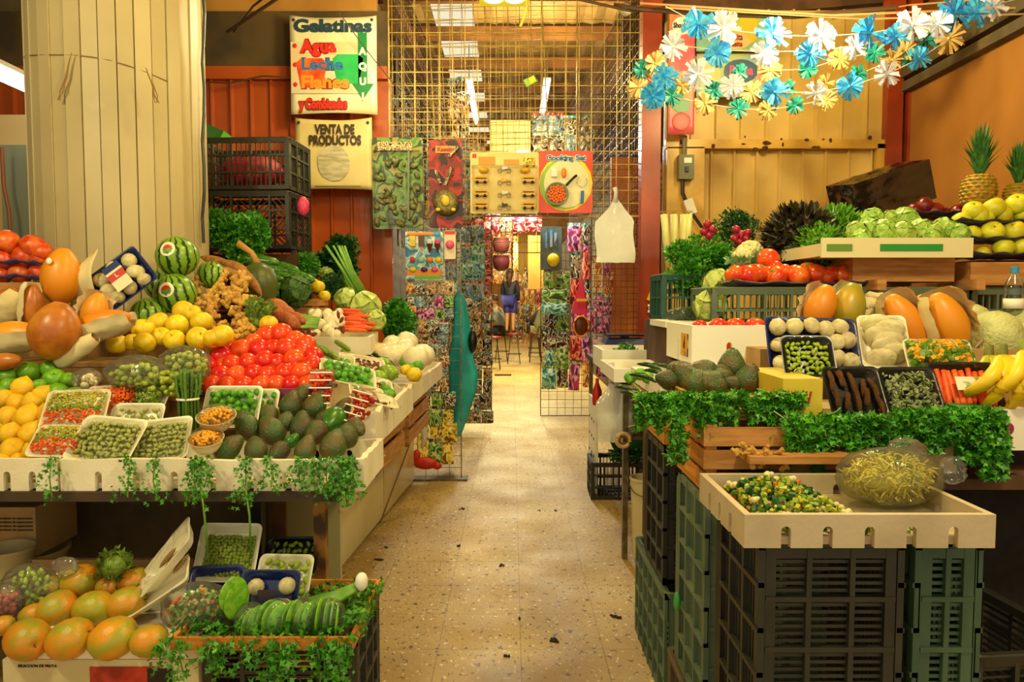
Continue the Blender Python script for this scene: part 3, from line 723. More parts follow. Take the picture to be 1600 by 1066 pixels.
# white cabinets along the aisle
m_lam = M('cream_laminate', 'dccf9e', 'cfc08c', rough=.3, scale=1.5)
t = thing('base_cabinet', 'long low cream cabinet under the left stall, facing the aisle', 'cabinet', (-1.2, 4.8, 0), rz=0)
A = Vector((-.925, 3.8, 0)); B = Vector((-.785, 5.8, 0)); d = (B - A).normalized(); ang = math.atan2(d.y, d.x)
o_ = Vector((-1.2, 4.8, 0))
mid = (A + B) / 2; nrm = Vector((-d.y, d.x, 0)); Ln = (B - A).length
ob('body', MB().box(mid + nrm * .3 - o_ + Vector((0, 0, .235)), (Ln, .56, .46), rot(0, 0, ang)), m_lam, t)
ob('top', MB().box(mid + nrm * .28 - o_ + Vector((0, 0, .485)), (Ln + .06, .66, .03), rot(0, 0, ang)), m_woodd, t)
for (u0, u1) in ((.01, .49), (.5, .99)):
    ob('panel', MB().box(A + d * Ln * (u0 + u1) / 2 - o_ + Vector((0, 0, .24)) - nrm * .0, (Ln * (u1 - u0), .02, .43), rot(0, 0, ang)), m_lam, t)
ob('edge_strip', MB().bar(A + d * .9 - o_ + Vector((0, 0, .02)) - nrm * .014, A + d * 1.98 - o_ + Vector((0, 0, .40)) - nrm * .014, .006), M('brown_edge', '7a5226', rough=.6), t)
tag(ob('cream_panel', MB().box((-.93, 3.3, .33), (.30, .03, .62)), M('olive_laminate', 'b5ae7c', rough=.35)), 'upright pale olive panel standing at the near end of the cream cabinet', 'panel')
# wood boards and crates between cabinet and trays
wood_crate('wooden_crate', 'wooden crate above the cream cabinet, under the side foam box', (-.86, 3.55, .66), .56, .62, .22, m_wood, rz=-.05, slats=2)
wood_crate('wooden_crate', 'farther wooden crate above the cream cabinet, below the onions', (-.86, 4.6, .6), .56, .8, .3, m_wood, rz=-.03, slats=3)
tag(ob('brown_board', MB().box((-.66, 4.55, .86), (.04, 1.1, .14), rot(-.03, 0, -.04)), M('brown_board', 'a87a40', '8f6230', rough=.6, scale=5)), 'brown board edging the stall below the onion box', 'board')
tag(ob('hook', MB().tube([W(594, 704, 3.1), W(594, 711, 3.1), W(598, 714, 3.1), W(602, 711, 3.1)], .003, 6), m_white), 'small white hook under the side foam box', 'hook')
tag(ob('plastic_rag', MB().tube([W(662, 640, 5.2), W(656, 660, 5.2), W(664, 680, 5.2), W(660, 700, 5.2)], [.01, .03, .025, .01], 7), m_bagm, smooth=True), 'knotted grey plastic rag hanging at the far end of the left cabinet', 'bag')
# foam trays
fz = W(0, 718, 2.27).z; fh = fz - TZ
x0 = W(68, 0, 2.27).x; x1 = W(560, 0, 2.27).x
foam_box('foam_tray', 'long foam tray at the front edge of the left table, holding avocados', ((x0 + x1) / 2, 2.27 + .175, TZ + .001), 0, x1 - x0, .35, fh, notches=(8, 1), wavy=.006)
x2 = W(-60, 0, 2.27).x
foam_box('foam_tray', 'foam tray under the lemons at the left edge', ((x2 + x0) / 2 - .004, 2.27 + .175, TZ + .001), 0, x0 - x2 - .01, .35, fh + .0, notches=(3, 1))
fb = foam_box('foam_box', 'foam box along the aisle edge holding packed chilies and limes', (-.705, 3.12, TZ + .06), -.015, .43, .92, .13, notches=(1, 5), wavy=.02)
foam_box('foam_box', 'foam box holding the white onions at the far end', (-.70, 4.3, 1.0 - .07), -.02, .44, 1.25, .1, notches=(1, 4), wavy=.01)
foam_box('foam_tray', 'foam tray with knob onions and carrots, set on a crate', (-.985, 4.0, 1.17), .12, .47, .62, .09, notches=(1, 1))
wood_crate('wooden_crate', 'wooden crate propping up the knob onion tray', (-.985, 4.02, .93), .46, .6, .235, m_wood, slats=2)
ob('purple_board', MB().box((0, 0, 0), (.2, .02, .05)), M('purple_card', '7a2a5c', rough=.5)).location = W(466, 618, 2.72)
tag(bpy.data.objects['purple_board'], 'purple card edge below the tomato heap', 'card')
# ---------------------------------------------------------------- heaps (rows read from the photograph's layout)
def heap(kind, rows, yf, rpx, cat, lab, group, tilt=.5, base=-.5):
    """rows: list of (row name, [(px, py[, scale])]); yf(py) gives the depth"""
    for rn, pts in rows:
        pts = sorted(pts)
        for i, p in enumerate(pts):
            px, py = p[0], p[1]; k = p[2] if len(p) > 2 else 1
            Y = yf(py); s = S(rpx * k, Y)
            q = rot(R.uniform(-tilt, tilt) + base, R.uniform(-tilt, tilt), R.uniform(-PI, PI))
            kind.put(W(px, py, Y), q, s, f'{lab}, {nth(i, len(pts))} in the {rn}', cat, group)
# tomatoes
rows = [('bottom row of the heap', [(330, 601), (355, 603), (381, 602), (409, 602), (432, 601), (455, 601), (481, 601)]),
        ('second row of the heap', [(321, 574, 1.15), (345, 587, 1.1), (371, 586), (397, 584), (418, 587), (444, 583), (472, 584, 1.1), (494, 592)]),
        ('third row of the heap', [(346, 557, 1.1), (363, 569), (388, 567), (413, 564, 1.1), (434, 566, .9), (460, 562, 1.1), (487, 570)]),
        ('fourth row of the heap', [(357, 541), (377, 546, 1.1), (405, 546, 1.1), (427, 544, .95), (448, 545, 1.15), (473, 551), (490, 557)]),
        ('topmost row of the heap', [(397, 535, .9), (417, 524, 1.05), (439, 522, 1.15), (462, 532), (478, 538)])]
heap(k_tom, rows, lambda y: 2.84 + (602 - y) * .0042, 16, 'tomato', 'red tomato', 'tomatoes in the heap behind the avocados', .7, 2.6)
heap(k_tom, [('hidden inner row of the heap', [(350, 572), (378, 574), (405, 575), (432, 574), (458, 572), (480, 575)])], lambda y: 2.99, 14, 'tomato', 'red tomato', 'tomatoes in the heap behind the avocados')
tag(ob('crumpled_liner', MB().box((-1.0, 3.0, TZ + .235), (.5, .3, .02)), M('liner', '6a3a4c', rough=.6)), 'dark liner under the red tomato heap', 'liner')
# lemons
lem = [(35, 606, 1.05), (67, 618), (6, 624), (26, 630, .95), (51, 629, 1.05), (73, 647), (12, 650), (45, 652, 1.25), (73, 664, .9), (16, 678, 1.1), (50, 679, 1.25), (20, 703, 1.2), (52, 707), (29, 720, .8), (4, 723, .8)]
lem.sort(key=lambda p: p[1]); bands = [('top row of the lemon heap', 0, 620), ('second row of the lemon heap', 620, 640), ('third row of the lemon heap', 640, 668), ('fourth row of the lemon heap', 668, 700), ('bottom row of the lemon heap', 700, 999)]
heap(k_lem, [(n_, [p for p in lem if a <= p[1] < b]) for n_, a, b in bands], lambda y: 2.33 + (722 - y) * .0026, 16.5, 'lemon', 'yellow lemon', 'lemons at the left edge')
heap(k_lem, [('hidden back row of the lemon heap', [(10, 665), (35, 660), (60, 668), (20, 690), (45, 700)])], lambda y: 2.52, 16, 'lemon', 'yellow lemon', 'lemons at the left edge')
# green apples
ga = [(12, 588), (46, 582, 1.15), (80, 577), (85, 592, 1.1), (107, 594, .8), (15, 605), (61, 603, .8), (91, 613, 1.05), (87, 630, .85), (117, 616, .85), (2, 611, .7)]
heap(k_gap, [('upper row of the green apples', [p for p in ga if p[1] < 600]), ('lower row of the green apples', [p for p in ga if p[1] >= 600])], lambda y: 2.60 + (620 - y) * .004, 15.5, 'apple', 'green apple', 'green apples behind the lemons')
# yellow apples behind the grapes
ya = [(225, 516, 1.1), (248, 504), (277, 509, 1.05), (288, 488, 1.1), (315, 503), (310, 529, 1.1), (183, 538), (207, 535, .8), (273, 532), (226, 536), (252, 526, .9), (347, 525, 1.1), (301, 490, .8), (331, 530, .9)]
heap(k_yel, [('upper row above the bagged grapes', [p for p in ya if p[1] < 520]), ('lower row just above the bagged grapes', [p for p in ya if p[1] >= 520])], lambda y: 2.93 + (540 - y) * .0045, 17, 'apple', 'yellow apple', 'yellow apples above the bagged grapes')
# avocados
av = [(355, 702, 19, 0), (400, 704, 18, 1), (437, 705, 15, 1), (477, 705, 17, 0), (521, 698, 21, 1), (542, 682, 18, 2), (555, 668, 15, 2),
      (387, 668, 19, 0), (426, 674, 20, 0), (455, 690, 10, 3), (420, 648, 15, 2), (446, 660, 14, 0), (455, 634, 18, 0), (472, 670, 19, 1), (494, 676, 19, 2), (492, 635, 18, 0), (475, 616, 15, 1), (522, 655, 19, 3), (535, 640, 13, 2), (506, 655, 13, 1)]
desc = ['dark green avocado', 'olive-brown avocado', 'ripe brown-black avocado', 'bright green avocado']
rowsA = [('front row along the tray edge', lambda y: y > 690), ('middle row of the avocado heap', lambda y: 660 < y <= 690), ('upper rows of the avocado heap', lambda y: y <= 660)]
for rn, f in rowsA:
    pts = sorted(p for p in av if f(p[1]))
    for i, (px, py, rp, tn) in enumerate(pts):
        Y = 2.40 + (705 - py) * .0036; s = S(rp, Y)
        o = k_avo.put(W(px, py, Y), rot(R.uniform(-1.0, -.2) if R.random() < .7 else 1.9, R.uniform(-.6, .6), R.uniform(-.8, .8)), s * 1.0, f'{desc[tn]}, {nth(i, len(pts))} in the {rn}', 'avocado', 'avocados on the left table')
        o.scale = (s * 1.02, s * 1.02, s * 1.2)
        if tn == 3:
            sk = [c for c in o.children if c.name.startswith('skin')][0]; sk.data = sk.data.copy(); sk.data.materials[0] = M('avocado_bright', '3c7a1c', '2c5f1a', rough=.3, scale=2)
# trays of seeds, peas, limes along the front
T = lambda rx, ry=0, rz=0: rot(rx, ry, rz)
m_tray = M('white_tray', 'eee6c8', rough=.35)
m_trayb = M('blue_tray', '1c2c6c', rough=.3)
m_trayk = M('black_tray', '181818', rough=.3)
def seed_tray(px, py, Y, w, h, r, label, glabel, kind, nx, ny, rad, cat, mat=None, d=.025, layers=2, name='produce_tray', filmz=.012, group=None, jit=.3, content=None):
    p = W(px, py, Y)
    produce_tray(name, label, p, r, w, h, d, mat or m_tray, filmz + layers * rad * .4, 'tray')
    fill(kind, p, r, w * .92, h * .92, .004, nx, ny, rad, glabel, cat, group or glabel, layers, jit)
    return p
seed_tray(171, 694, 2.36, .20, .165, T(.75, .08, -.06), 'white tray of green seeds, front centre, filmed over', 'pale green seed in the front centre white tray', k_seed, 10, 8, .0098, 'seed')
seed_tray(253, 694, 2.40, .185, .155, T(.8, -.1, .12), 'white tray of green seeds right beside the front centre one', 'pale green seed in the white tray nearer the asparagus', k_seed, 9, 8, .0096, 'seed')
seed_tray(218, 660, 2.56, .17, .11, T(1.0, 0, .02), 'white tray of dark seeds standing behind the green seed trays', 'dark grey-green seed in the upright tray behind', k_seed, 7, 4, .0105, 'seed', layers=1)
def mix_pack(px, py, Y, w, h, r, label, cols, seed, n=150, s=.006, dome=.034, cat='pack'):
    """shrink-wrapped tray of chopped vegetables lying in bands of colour"""
    q = random.Random(seed); p = W(px, py, Y); t = produce_tray('vegetable_pack', label, p, r, w, h, .014, m_tray, dome + .008, cat)
    for ci, (c, nm, xa, xb) in enumerate(cols):
        mb = MB()
        for k in range(int(n * (xb - xa)) + 10):
            x = q.uniform(-.46, .46); y = q.uniform(xa, xb) - .5; z = .008 + dome * (1 - (2 * x) ** 4 * .6) * (1 - (2 * y) ** 4) * q.uniform(.7, 1.05)
            mb.box((x * w, y * h * .94, z), (s * q.uniform(.8, 1.8), s, s), rot(q.uniform(0, 3), q.uniform(0, 3), q.uniform(0, 3)))
        o = ob(nm, mb, c, t); o['kind'] = 'stuff'
        tagl = {'diced_carrot': 'orange diced carrot', 'diced_squash': 'green diced squash', 'peas': 'green peas', 'corn': 'yellow corn'}.get(nm)
        if tagl: o['label'] = tagl
m_dcar = M('diced_carrot', 'ec6a24', rough=.4); m_dsq = M('diced_squash', 'a8b03a', 'c8b850', rough=.4, scale=40); m_pea = M('pea_green', '7f9a2c', rough=.35); m_corn = M('corn_kernel', 'e8a828', rough=.35)
cols = [(m_dcar, 'diced_carrot', 0, .38), (m_pea, 'peas', .33, .5), (m_dsq, 'diced_squash', .45, 1)]
mix_pack(120, 644, 2.5, .185, .16, T(.75, .0, .25), 'film-wrapped tray of diced carrot and squash leaning on the lemons', cols, 1, 380)
mix_pack(97, 694, 2.36, .16, .13, T(.6, .05, .2), 'lower film-wrapped tray of diced carrot and squash beside the lemons', cols, 2, 320)
mix_pack(178, 630, 2.62, .16, .12, T(.8, 0, .3), 'film-wrapped tray of carrot sticks behind the seed trays', [(m_dcar, 'diced_carrot', 0, 1)], 3, 260)
mix_pack(222, 626, 2.66, .2, .1, T(.8, 0, -.1), 'film-wrapped tray of peas and corn beside the asparagus', [(m_pea, 'peas', .0, .9), (m_corn, 'corn', .8, 1)], 4, 320)
# asparagus bunch
def asparagus(loc, h, label, n=24, r=.03):
    t = thing('asparagus_bunch', label, 'asparagus', loc); q = random.Random(9)
    for k in range(n):
        a = k * 2.4; rr_ = r * math.sqrt((k + .5) / n); x, y = rr_ * math.cos(a), rr_ * math.sin(a); hh = h * q.uniform(.88, 1.05)
        mb = MB().tube([(x, y, 0), (x * .95, y * .95, hh * .6), (x * 1.15, y * 1.15, hh * .75), (x * 1.25, y * 1.25, hh * .93), (x * 1.3, y * 1.3, hh)], [.0048, .0046, .0055, .006, .001], 6)
        mb.mi = 0
        for j in range(8):
            z = hh * (.68 + j * .04); aa = j * 2.2; sprig_leaf(mb, Vector((x * 1.2 + .004 * math.cos(aa), y * 1.2 + .004 * math.sin(aa), z)), Vector((.3 * math.cos(aa), .3 * math.sin(aa), 1)), .012, q)
        ob('spear', mb, M('asparagus', '5f8a2c', '4a6a2c', rough=.45, scale=12), t, smooth=True)
    ob('band', MB().lathe([(r * .99, h * .55), (r * 1.06, h * .56), (r * 1.06, h * .575), (r * .99, h * .585)], 18), m_white, t)
asparagus(W(295, 680, 2.56), .225, 'tied bunch of green asparagus standing before the tomato heap', r=.036)
# limes in a tray
seed_tray(366, 640, 2.62, .19, .15, T(1.0, 0, .02), 'white tray of small limes in front of the tomatoes', 'small green lime in the larger white tray', k_lim, 6, 5, .0135, 'lime', layers=2, filmz=.006)
seed_tray(398, 640, 2.68, .17, .13, T(1.0, 0, .02), 'white tray of small limes half hidden behind the first', 'small green lime in the half hidden white tray', k_lim, 5, 4, .0135, 'lime', layers=1, filmz=.01)
def bowl(px, py, Y, r, label, seed):
    p = W(px, py, Y); t = thing('foam_bowl', label, 'bowl', p, r=T(.35, .05))
    ob('bowl_shell', MB().lathe([(r * .6, 0), (r * .85, .02), (r, .045), (r * 1.04, .045), (r * .98, .042), (r * .8, .02), (r * .5, .008)], 24), m_tray, t, smooth=True)
    q = random.Random(seed); mb = MB()
    for k in range(170):
        a = q.uniform(0, 6.28); u = math.sqrt(q.random()) * r * .92; mb.ell((u * math.cos(a), u * math.sin(a), .03 + .035 * (1 - (u / r) ** 2) * q.uniform(.7, 1)), (.006, .005, .005), n=6, k=4)
    o = ob('corn_kernels', mb, m_corn, t, smooth=True); o['kind'] = 'stuff'; o['label'] = 'yellow corn kernels'
    ob('film', MB().lathe([(r * 1.02, .045), (r * .8, .062), (r * .4, .078), (.002, .082)], 20), m_film, t, smooth=True)
bowl(340, 668, 2.44, .062, 'upper foam bowl heaped with yellow corn beside the asparagus', 1)
bowl(324, 703, 2.37, .055, 'lower foam bowl heaped with yellow corn behind the front foam edge', 2)
# tray of chilies, clamshells etc. in the side box
seed_tray(541, 592, 2.98, .22, .15, T(.45, .25, .35), 'long white tray of green tomatillos over the side box', 'green tomatillo in the long white tray', k_lim, 7, 4, .015, 'tomatillo', layers=2, filmz=.006)
seed_tray(520, 578, 3.2, .18, .13, T(.5, 0, .2), 'white tray of small tomatillos touching the tomato heap', 'green tomatillo in the white tray by the tomatoes', k_lim, 5, 4, .014, 'tomatillo', layers=1, filmz=.01)
k_rad = lump('dried_chili', 'chili', '8f3a24', '6f2a1c', *spindle(2.4, .5, 6, p=.5), n=6, rough=.3, bump=.5)
seed_tray(565, 575, 3.35, .2, .14, T(.4, .2, .4), 'white tray of reddish dried chilies behind the tomatillos', 'reddish dried chili in the tray behind the tomatillos', k_rad, 8, 6, .011, 'chili', layers=1)
seed_tray(585, 608, 3.05, .13, .1, T(.4, .25, .4), 'small white tray of red chilies near the foam edge', 'dark red chili in the small tray near the foam edge', k_rad, 6, 4, .010, 'chili', layers=1)
seed_tray(570, 622, 2.9, .13, .1, T(.4, .25, .4), 'small white tray of green chilies near the foam edge', 'green chili in the small tray near the foam edge', k_bean, 6, 4, .010, 'chili', layers=1)
seed_tray(592, 634, 2.85, .12, .08, T(.4, .3, .5), 'lowest small tray of dark chilies against the side foam wall', 'dark chili in the lowest small side tray', k_rad, 5, 4, .009, 'chili', layers=1)
for (px, py, Y, r, lab) in ((505, 615, 2.72, T(1.1, 0, .05), 'upright clear box of red berries between avocados and tomatoes'), (563, 648, 2.64, T(.9, .2, -.35), 'tilted clear box of red berries at the right end of the avocados')):
    t = thing('berry_box', lab, 'box', W(px, py, Y), r=r)
    ob('clear_lid', MB().box((0, 0, .03), (.085, .15, .055)), m_film, t)
    mb = MB(); q = random.Random(int(px))
    for k in range(60): mb.ell((q.uniform(-.036, .036), q.uniform(-.068, .068), q.uniform(.008, .045)), (.008, .008, .008), n=7, k=5)
    o = ob('berries', mb, M('berry', 'c8301c', rough=.3), t, smooth=True); o['kind'] = 'stuff'; o['label'] = 'red berries'
    mb = MB()
    for k in range(5): mb.box((0, -.06 + k * .03, .06), (.08, .004, .004))
    ob('lid_ribs', mb, m_white, t)
# green chayotes, limes and peppers in the side box
k_chy = lump('green_mango', 'mango', '8fae2a', '6f9a22', *spindle(2.2, .8, 8, p=.5), n=14, rough=.3, bump=0)
for i, (px, py, Y, rp, a) in enumerate(((590, 590, 3.3, 15, .2), (606, 583, 3.36, 17, -.3), (596, 570, 3.5, 15, .1), (583, 575, 3.45, 12, .6))):
    k_chy.put(W(px, py, Y), rot(0, 0, a), S(rp, Y), f'pale green mango in the side foam box, {nth(i, 4)}', 'mango', 'green mangoes in the side box')
for i, (px, py, Y) in enumerate(((585, 600, 3.15), (597, 604, 3.1), (603, 610, 3.05), (610, 616, 3.0), (600, 618, 2.98), (607, 604, 3.12), (645, 568, 4.0), (633, 566, 4.0), (653, 572, 3.9), (640, 575, 3.85))):
    k_lim.put(W(px, py, Y), rr(), S(9, Y), f'green lime lying loose in the {"side" if i < 6 else "onion"} foam box, {ORD[i]} from the near end', 'lime', 'loose limes along the aisle edge')
for i, (px, py, Y, rz, ry) in enumerate(((578, 560, 3.9, -.8, .5), (590, 560, 3.85, -.7, .4), (603, 566, 3.8, -.7, .3), (572, 552, 4.0, -.9, .6), (612, 575, 3.7, -.6, .9), (596, 572, 3.7, -.7, .3))):
    k_chi.put(W(px, py, Y), rot(0, ry, rz), .024, f'long dark green chili before the white onions, {nth(i, 6)}', 'chili', 'long chilies before the onions')
k_yel.put(W(634, 578, 3.75), rr(.5), .03, 'small orange-yellow fruit at the front of the onion box', 'fruit')
k_yel.put(W(647, 586, 3.6), rr(.5), .04, 'pale yellow pear at the near corner of the onion box', 'fruit')
# white onions
on = [(594, 552, 1), (603, 558, 1.1), (614, 540, .95), (636, 535, 1), (630, 552, 1), (617, 556, 1), (633, 544, .9), (650, 560, 1.15), (661, 555, 1.05), (609, 548, .9)]
heap(k_oni, [('upper row of the heap', [p for p in on if p[1] < 550]), ('lower row of the heap', [p for p in on if p[1] >= 550])], lambda y: 4.0 + (560 - y) * .012, 18, 'onion', 'large white onion', 'white onions in the foam box')
# zucchini between tomatoes and onion tray
for i, (px, py, Y, rz, ry, s) in enumerate(((500, 545, 3.3, -.85, .25, .034), (515, 552, 3.25, -.9, .25, .036), (545, 556, 3.45, -.95, .22, .033), (505, 566, 3.15, -.9, .3, .03), (535, 540, 3.55, -.95, .2, .033), (490, 556, 3.15, -.8, .3, .028))):
    k_zul.put(W(px, py, Y), rot(0, ry, rz), s, f'long pale green zucchini right of the tomatoes, {nth(i, 6)}', 'zucchini', 'zucchini beside the tomatoes')
# sweet potatoes
for i, (px, py, Y, rz, s) in enumerate(((420, 487, 3.5, .1, .062), (442, 490, 3.55, -.3, .06), (448, 505, 3.4, -.45, .064), (462, 500, 3.5, -.5, .05), (405, 498, 3.4, .4, .05), (432, 478, 3.7, .2, .05))):
    k_swt.put(W(px, py, Y), rot(0, .25, rz), s, f'orange-brown sweet potato behind the tomatoes, {nth(i, 6)}', 'sweet potato', 'sweet potatoes behind the tomatoes')
# ginger heap
gp = []
for k in range(64):
    u = R.random(); v = R.random()
    px = 352 + (u - .5) * (70 + 40 * v) + (v - .5) * 10; py = 432 + v * 100
    gp.append((px, py))
gp.sort()
for i, (px, py) in enumerate(gp):
    Y = 3.2 + (530 - py) * .0035
    k_gin.put(W(px, py, Y), rr(), S(R.uniform(11, 15), Y), 'knobbly pale ginger root in the heap below the crates', 'ginger', 'ginger roots in the heap')
# yams behind the ginger
k_yam = lump('yam', 'yam', 'a87434', '8a5c28', *spindle(4.2, .5, bend=.3), bs=6, rough=.7)
for i, (px, py, Y, rz, ry) in enumerate(((345, 418, 3.75, -.2, .45), (372, 426, 3.7, -.3, .5), (385, 440, 3.65, -.5, .6), (352, 432, 3.6, .1, .3))):
    k_yam.put(W(px, py, Y), rot(0, ry, rz), .06, f'long brown yam above the ginger heap, {nth(i, 4)}', 'yam', 'yams above the ginger')
# squash with stem
t = thing('dark_squash', 'big dark green ribbed squash between ginger and cucumbers', 'squash', W(404, 448, 3.75))
ob('skin', MB().lathe([(.01, -.13), (.05, -.125), (.085, -.06), (.095, .02), (.075, .09), (.03, .12), (.01, .122)], 22, fn=lambda a, r, z: r * (1 + .04 * math.cos(9 * a))), M('squash_skin', '3c4a1c', '585f24', rough=.4, scale=5), t, smooth=True)
ob('stem', MB().tube([(0, 0, .11), (-.03, 0, .17), (-.1, 0, .22)], [.02, .014, .018], 7), M('stem_tan', 'b8863c', rough=.7), t, smooth=True)
# cucumbers pile
cu = [(404, 407, 1.5, 0), (432, 422, 1, .1), (424, 434, 1, .15), (427, 446, 1.0, -.1), (438, 450, 1, -.3), (432, 461, 1, -.2), (425, 472, 1.1, 0), (445, 465, .9, -.5), (443, 430, .8, -.2), (455, 440, .8, -.8), (470, 432, 1.2, -.4), (450, 418, 1, -.4), (452, 473, .9, -.2), (415, 424, 1, .2), (446, 478, .9, .1)]
cu.sort()
for i, (px, py, s, a) in enumerate(cu):
    k_zuc.put(W(px, py, 4.0 + (480 - py) * .003), rot(R.uniform(-.2, .2), .15 - a * .3, a), .048 * s, f'dark green cucumber in the heap under the black crates, {nth(i, 15)}', 'cucumber', 'cucumbers under the black crates')
k_gcab = leaf_ball('green_cabbage', 'dark green cabbage', (m_leafd, M('kale_leaf', '3f6a24', '2c5420', rough=.4, scale=6, bump=.6, bscale=14)), n=12, frill=.05, sz=1.2, curl=.4, seed=8)
k_gcab.put(W(462, 455, 3.95), rr(.3), .085, 'round dark green cabbage beside the cucumbers', 'cabbage')
# small artichokes/tomatillos near the ginger
for i, (px, py) in enumerate(((400, 489), (412, 494), (404, 502), (398, 480), (417, 486))):
    Y = 3.3; t = thing('artichoke', f'green artichoke between ginger and sweet potatoes, {ORD[i]} of the cluster', 'artichoke', W(px, py, Y), r=rr(.6), group='artichokes by the ginger')
    mb = MB(); q = random.Random(i)
    for k in range(26):
        u = k / 26; a = k * 2.4; r_ = .032 * math.sin(PI * (.15 + .75 * u)); sprig_leaf(mb, Vector((r_ * math.cos(a), r_ * math.sin(a), .05 * u - .02)), Vector((.4 * math.cos(a), .4 * math.sin(a), 1)), .03, q)
    mb.ell((0, 0, 0), (.025, .025, .03)); ob('bracts', mb, M('artichoke', '7f9a3a', '5c7a2c', rough=.5, scale=12), t)
k_yel.put(W(420, 507, 3.25), rr(.4), .042, 'yellow fruit just behind the top tomatoes', 'fruit')
# watermelons
def watermelon():
    t = thing('watermelon', 'watermelon', 'watermelon')
    m = bpy.data.materials.new('watermelon_rind'); m.use_nodes = True; nt = m.node_tree; N = nt.nodes; L = nt.links; p = N['Principled BSDF']; p.inputs['Roughness'].default_value = .3
    tc = N.new('ShaderNodeTexCoord'); sx = N.new('ShaderNodeSeparateXYZ'); L.new(tc.outputs['Object'], sx.inputs[0])
    at = N.new('ShaderNodeMath'); at.operation = 'ARCTAN2'; L.new(sx.outputs[1], at.inputs[0]); L.new(sx.outputs[0], at.inputs[1])
    nz = N.new('ShaderNodeTexNoise'); nz.inputs['Scale'].default_value = 3.2; nz.inputs['Detail'].default_value = 5; L.new(tc.outputs['Object'], nz.inputs['Vector'])
    ad = N.new('ShaderNodeMath'); ad.operation = 'MULTIPLY_ADD'; ad.inputs[1].default_value = 13; L.new(at.outputs[0], ad.inputs[0])
    m2 = N.new('ShaderNodeMath'); m2.operation = 'MULTIPLY'; m2.inputs[1].default_value = 7; L.new(nz.outputs[0], m2.inputs[0]); L.new(m2.outputs[0], ad.inputs[2])
    sn = N.new('ShaderNodeMath'); sn.operation = 'SINE'; L.new(ad.outputs[0], sn.inputs[0])
    cr = N.new('ShaderNodeValToRGB'); cr.color_ramp.elements[0].position = .45; cr.color_ramp.elements[1].position = .75; cr.color_ramp.elements[0].color = lin('7aa32e'); cr.color_ramp.elements[1].color = lin('1c3f14')
    L.new(sn.outputs[0], cr.inputs[0]); L.new(cr.outputs[0], p.inputs['Base Color'])
    ob('rind', MB().ell((0, 0, 0), (1, 1, .98), n=32, k=20), m, t, smooth=True)
    return t
def sticker(t, d, r, s=1):
    """round cream sticker with a red and green disc, lying on the skin"""
    q = look(d); mb = MB()
    for mi, (a, b, off, a0, a1) in enumerate(((.0, .36, .0, 0, 2 * PI), (.0, .2, .01, 0, PI), (.0, .2, .01, PI, 2 * PI))):
        mb.mi = mi; n = 20; b_ = a; vs = [Vector((0, 0, 1 + off))]
        for k in range(n + 1):
            an = a0 + (a1 - a0) * k / n; vs.append(Vector((b * math.cos(an), b * math.sin(an), math.sqrt(1 - b * b) + off + .004)))
        mb.add([q @ (v * s) for v in vs], [(0, k, k + 1) for k in range(1, n + 1)])
    ob('sticker', mb, [M('sticker_cream', 'efe6cc', rough=.4), M('sticker_red', 'd8341c', rough=.4), M('sticker_green', '5a9a34', rough=.4)], t)
for (px, py, Y, rp, lab, st) in ((277, 401, 3.42, 32, 'uppermost small watermelon with a round sticker, against the column', (-.05, -1, .35)), (274, 459, 3.36, 32, 'middle watermelon with a round sticker, right of the mushroom tray', (0, -1, .2)), (232, 492, 3.3, 27, 'lowest small watermelon half hidden above the yellow apples', None), (250, 445, 3.52, 24, 'small watermelon behind the mushroom tray', None), (330, 430, 3.55, 22, 'small watermelon deep behind the ginger heap', None)):
    t = watermelon(); t['label'] = lab; t['group'] = 'small watermelons'; t.location = W(px, py, Y); t.scale = (S(rp, Y),) * 3
    rt = rot(R.uniform(-.3, .3), R.uniform(-.3, .3), 0); t.rotation_euler = rt.to_euler()
    if st: sticker(t, rt.inverted() @ Vector(st).normalized(), 1, 1.005)
# mushroom tray leaning on the watermelons
pm = W(197, 440, 3.22); rm = rot(0, -.78, 0); rmx = rot(1.25, 0, 0) @ rot(0, 0, .72)
t = produce_tray('mushroom_tray', 'tilted dark blue tray of cream mushrooms with a paper label', pm, rmx, .235, .19, .035, m_trayb, .035)
ob('paper_label', MB().box((0, -.005, .078), (.075, .13, .002)), M('label_cream', 'e8dcb8', rough=.5), t)
ob('label_band', MB().box((0, .0, .0795), (.076, .035, .002)), m_red, t); ob('label_head', MB().box((0, .045, .0795), (.076, .03, .002)), m_trayb, t)
text('L', .03, m_white, t, (0, 0, .081), (0, 0, 0), ext=.0005)
i = 0
for (x, y, s) in ((-.07, .05, 1), (.0, .055, 1.1), (.07, .05, .9), (-.075, -.01, .95), (-.01, -.005, 1), (.06, -.015, 1.1), (-.06, -.06, .85), (.005, -.06, .9), (.07, -.065, .8)):
    i += 1; k_mus.put(pm + rmx @ Vector((x, y, .035)), rmx @ rot(R.uniform(-.7, .7), R.uniform(-.7, .7), 0), .036 * s, 'cream mushroom in the tilted blue tray below the column', 'mushroom', 'mushrooms in the tilted blue tray')
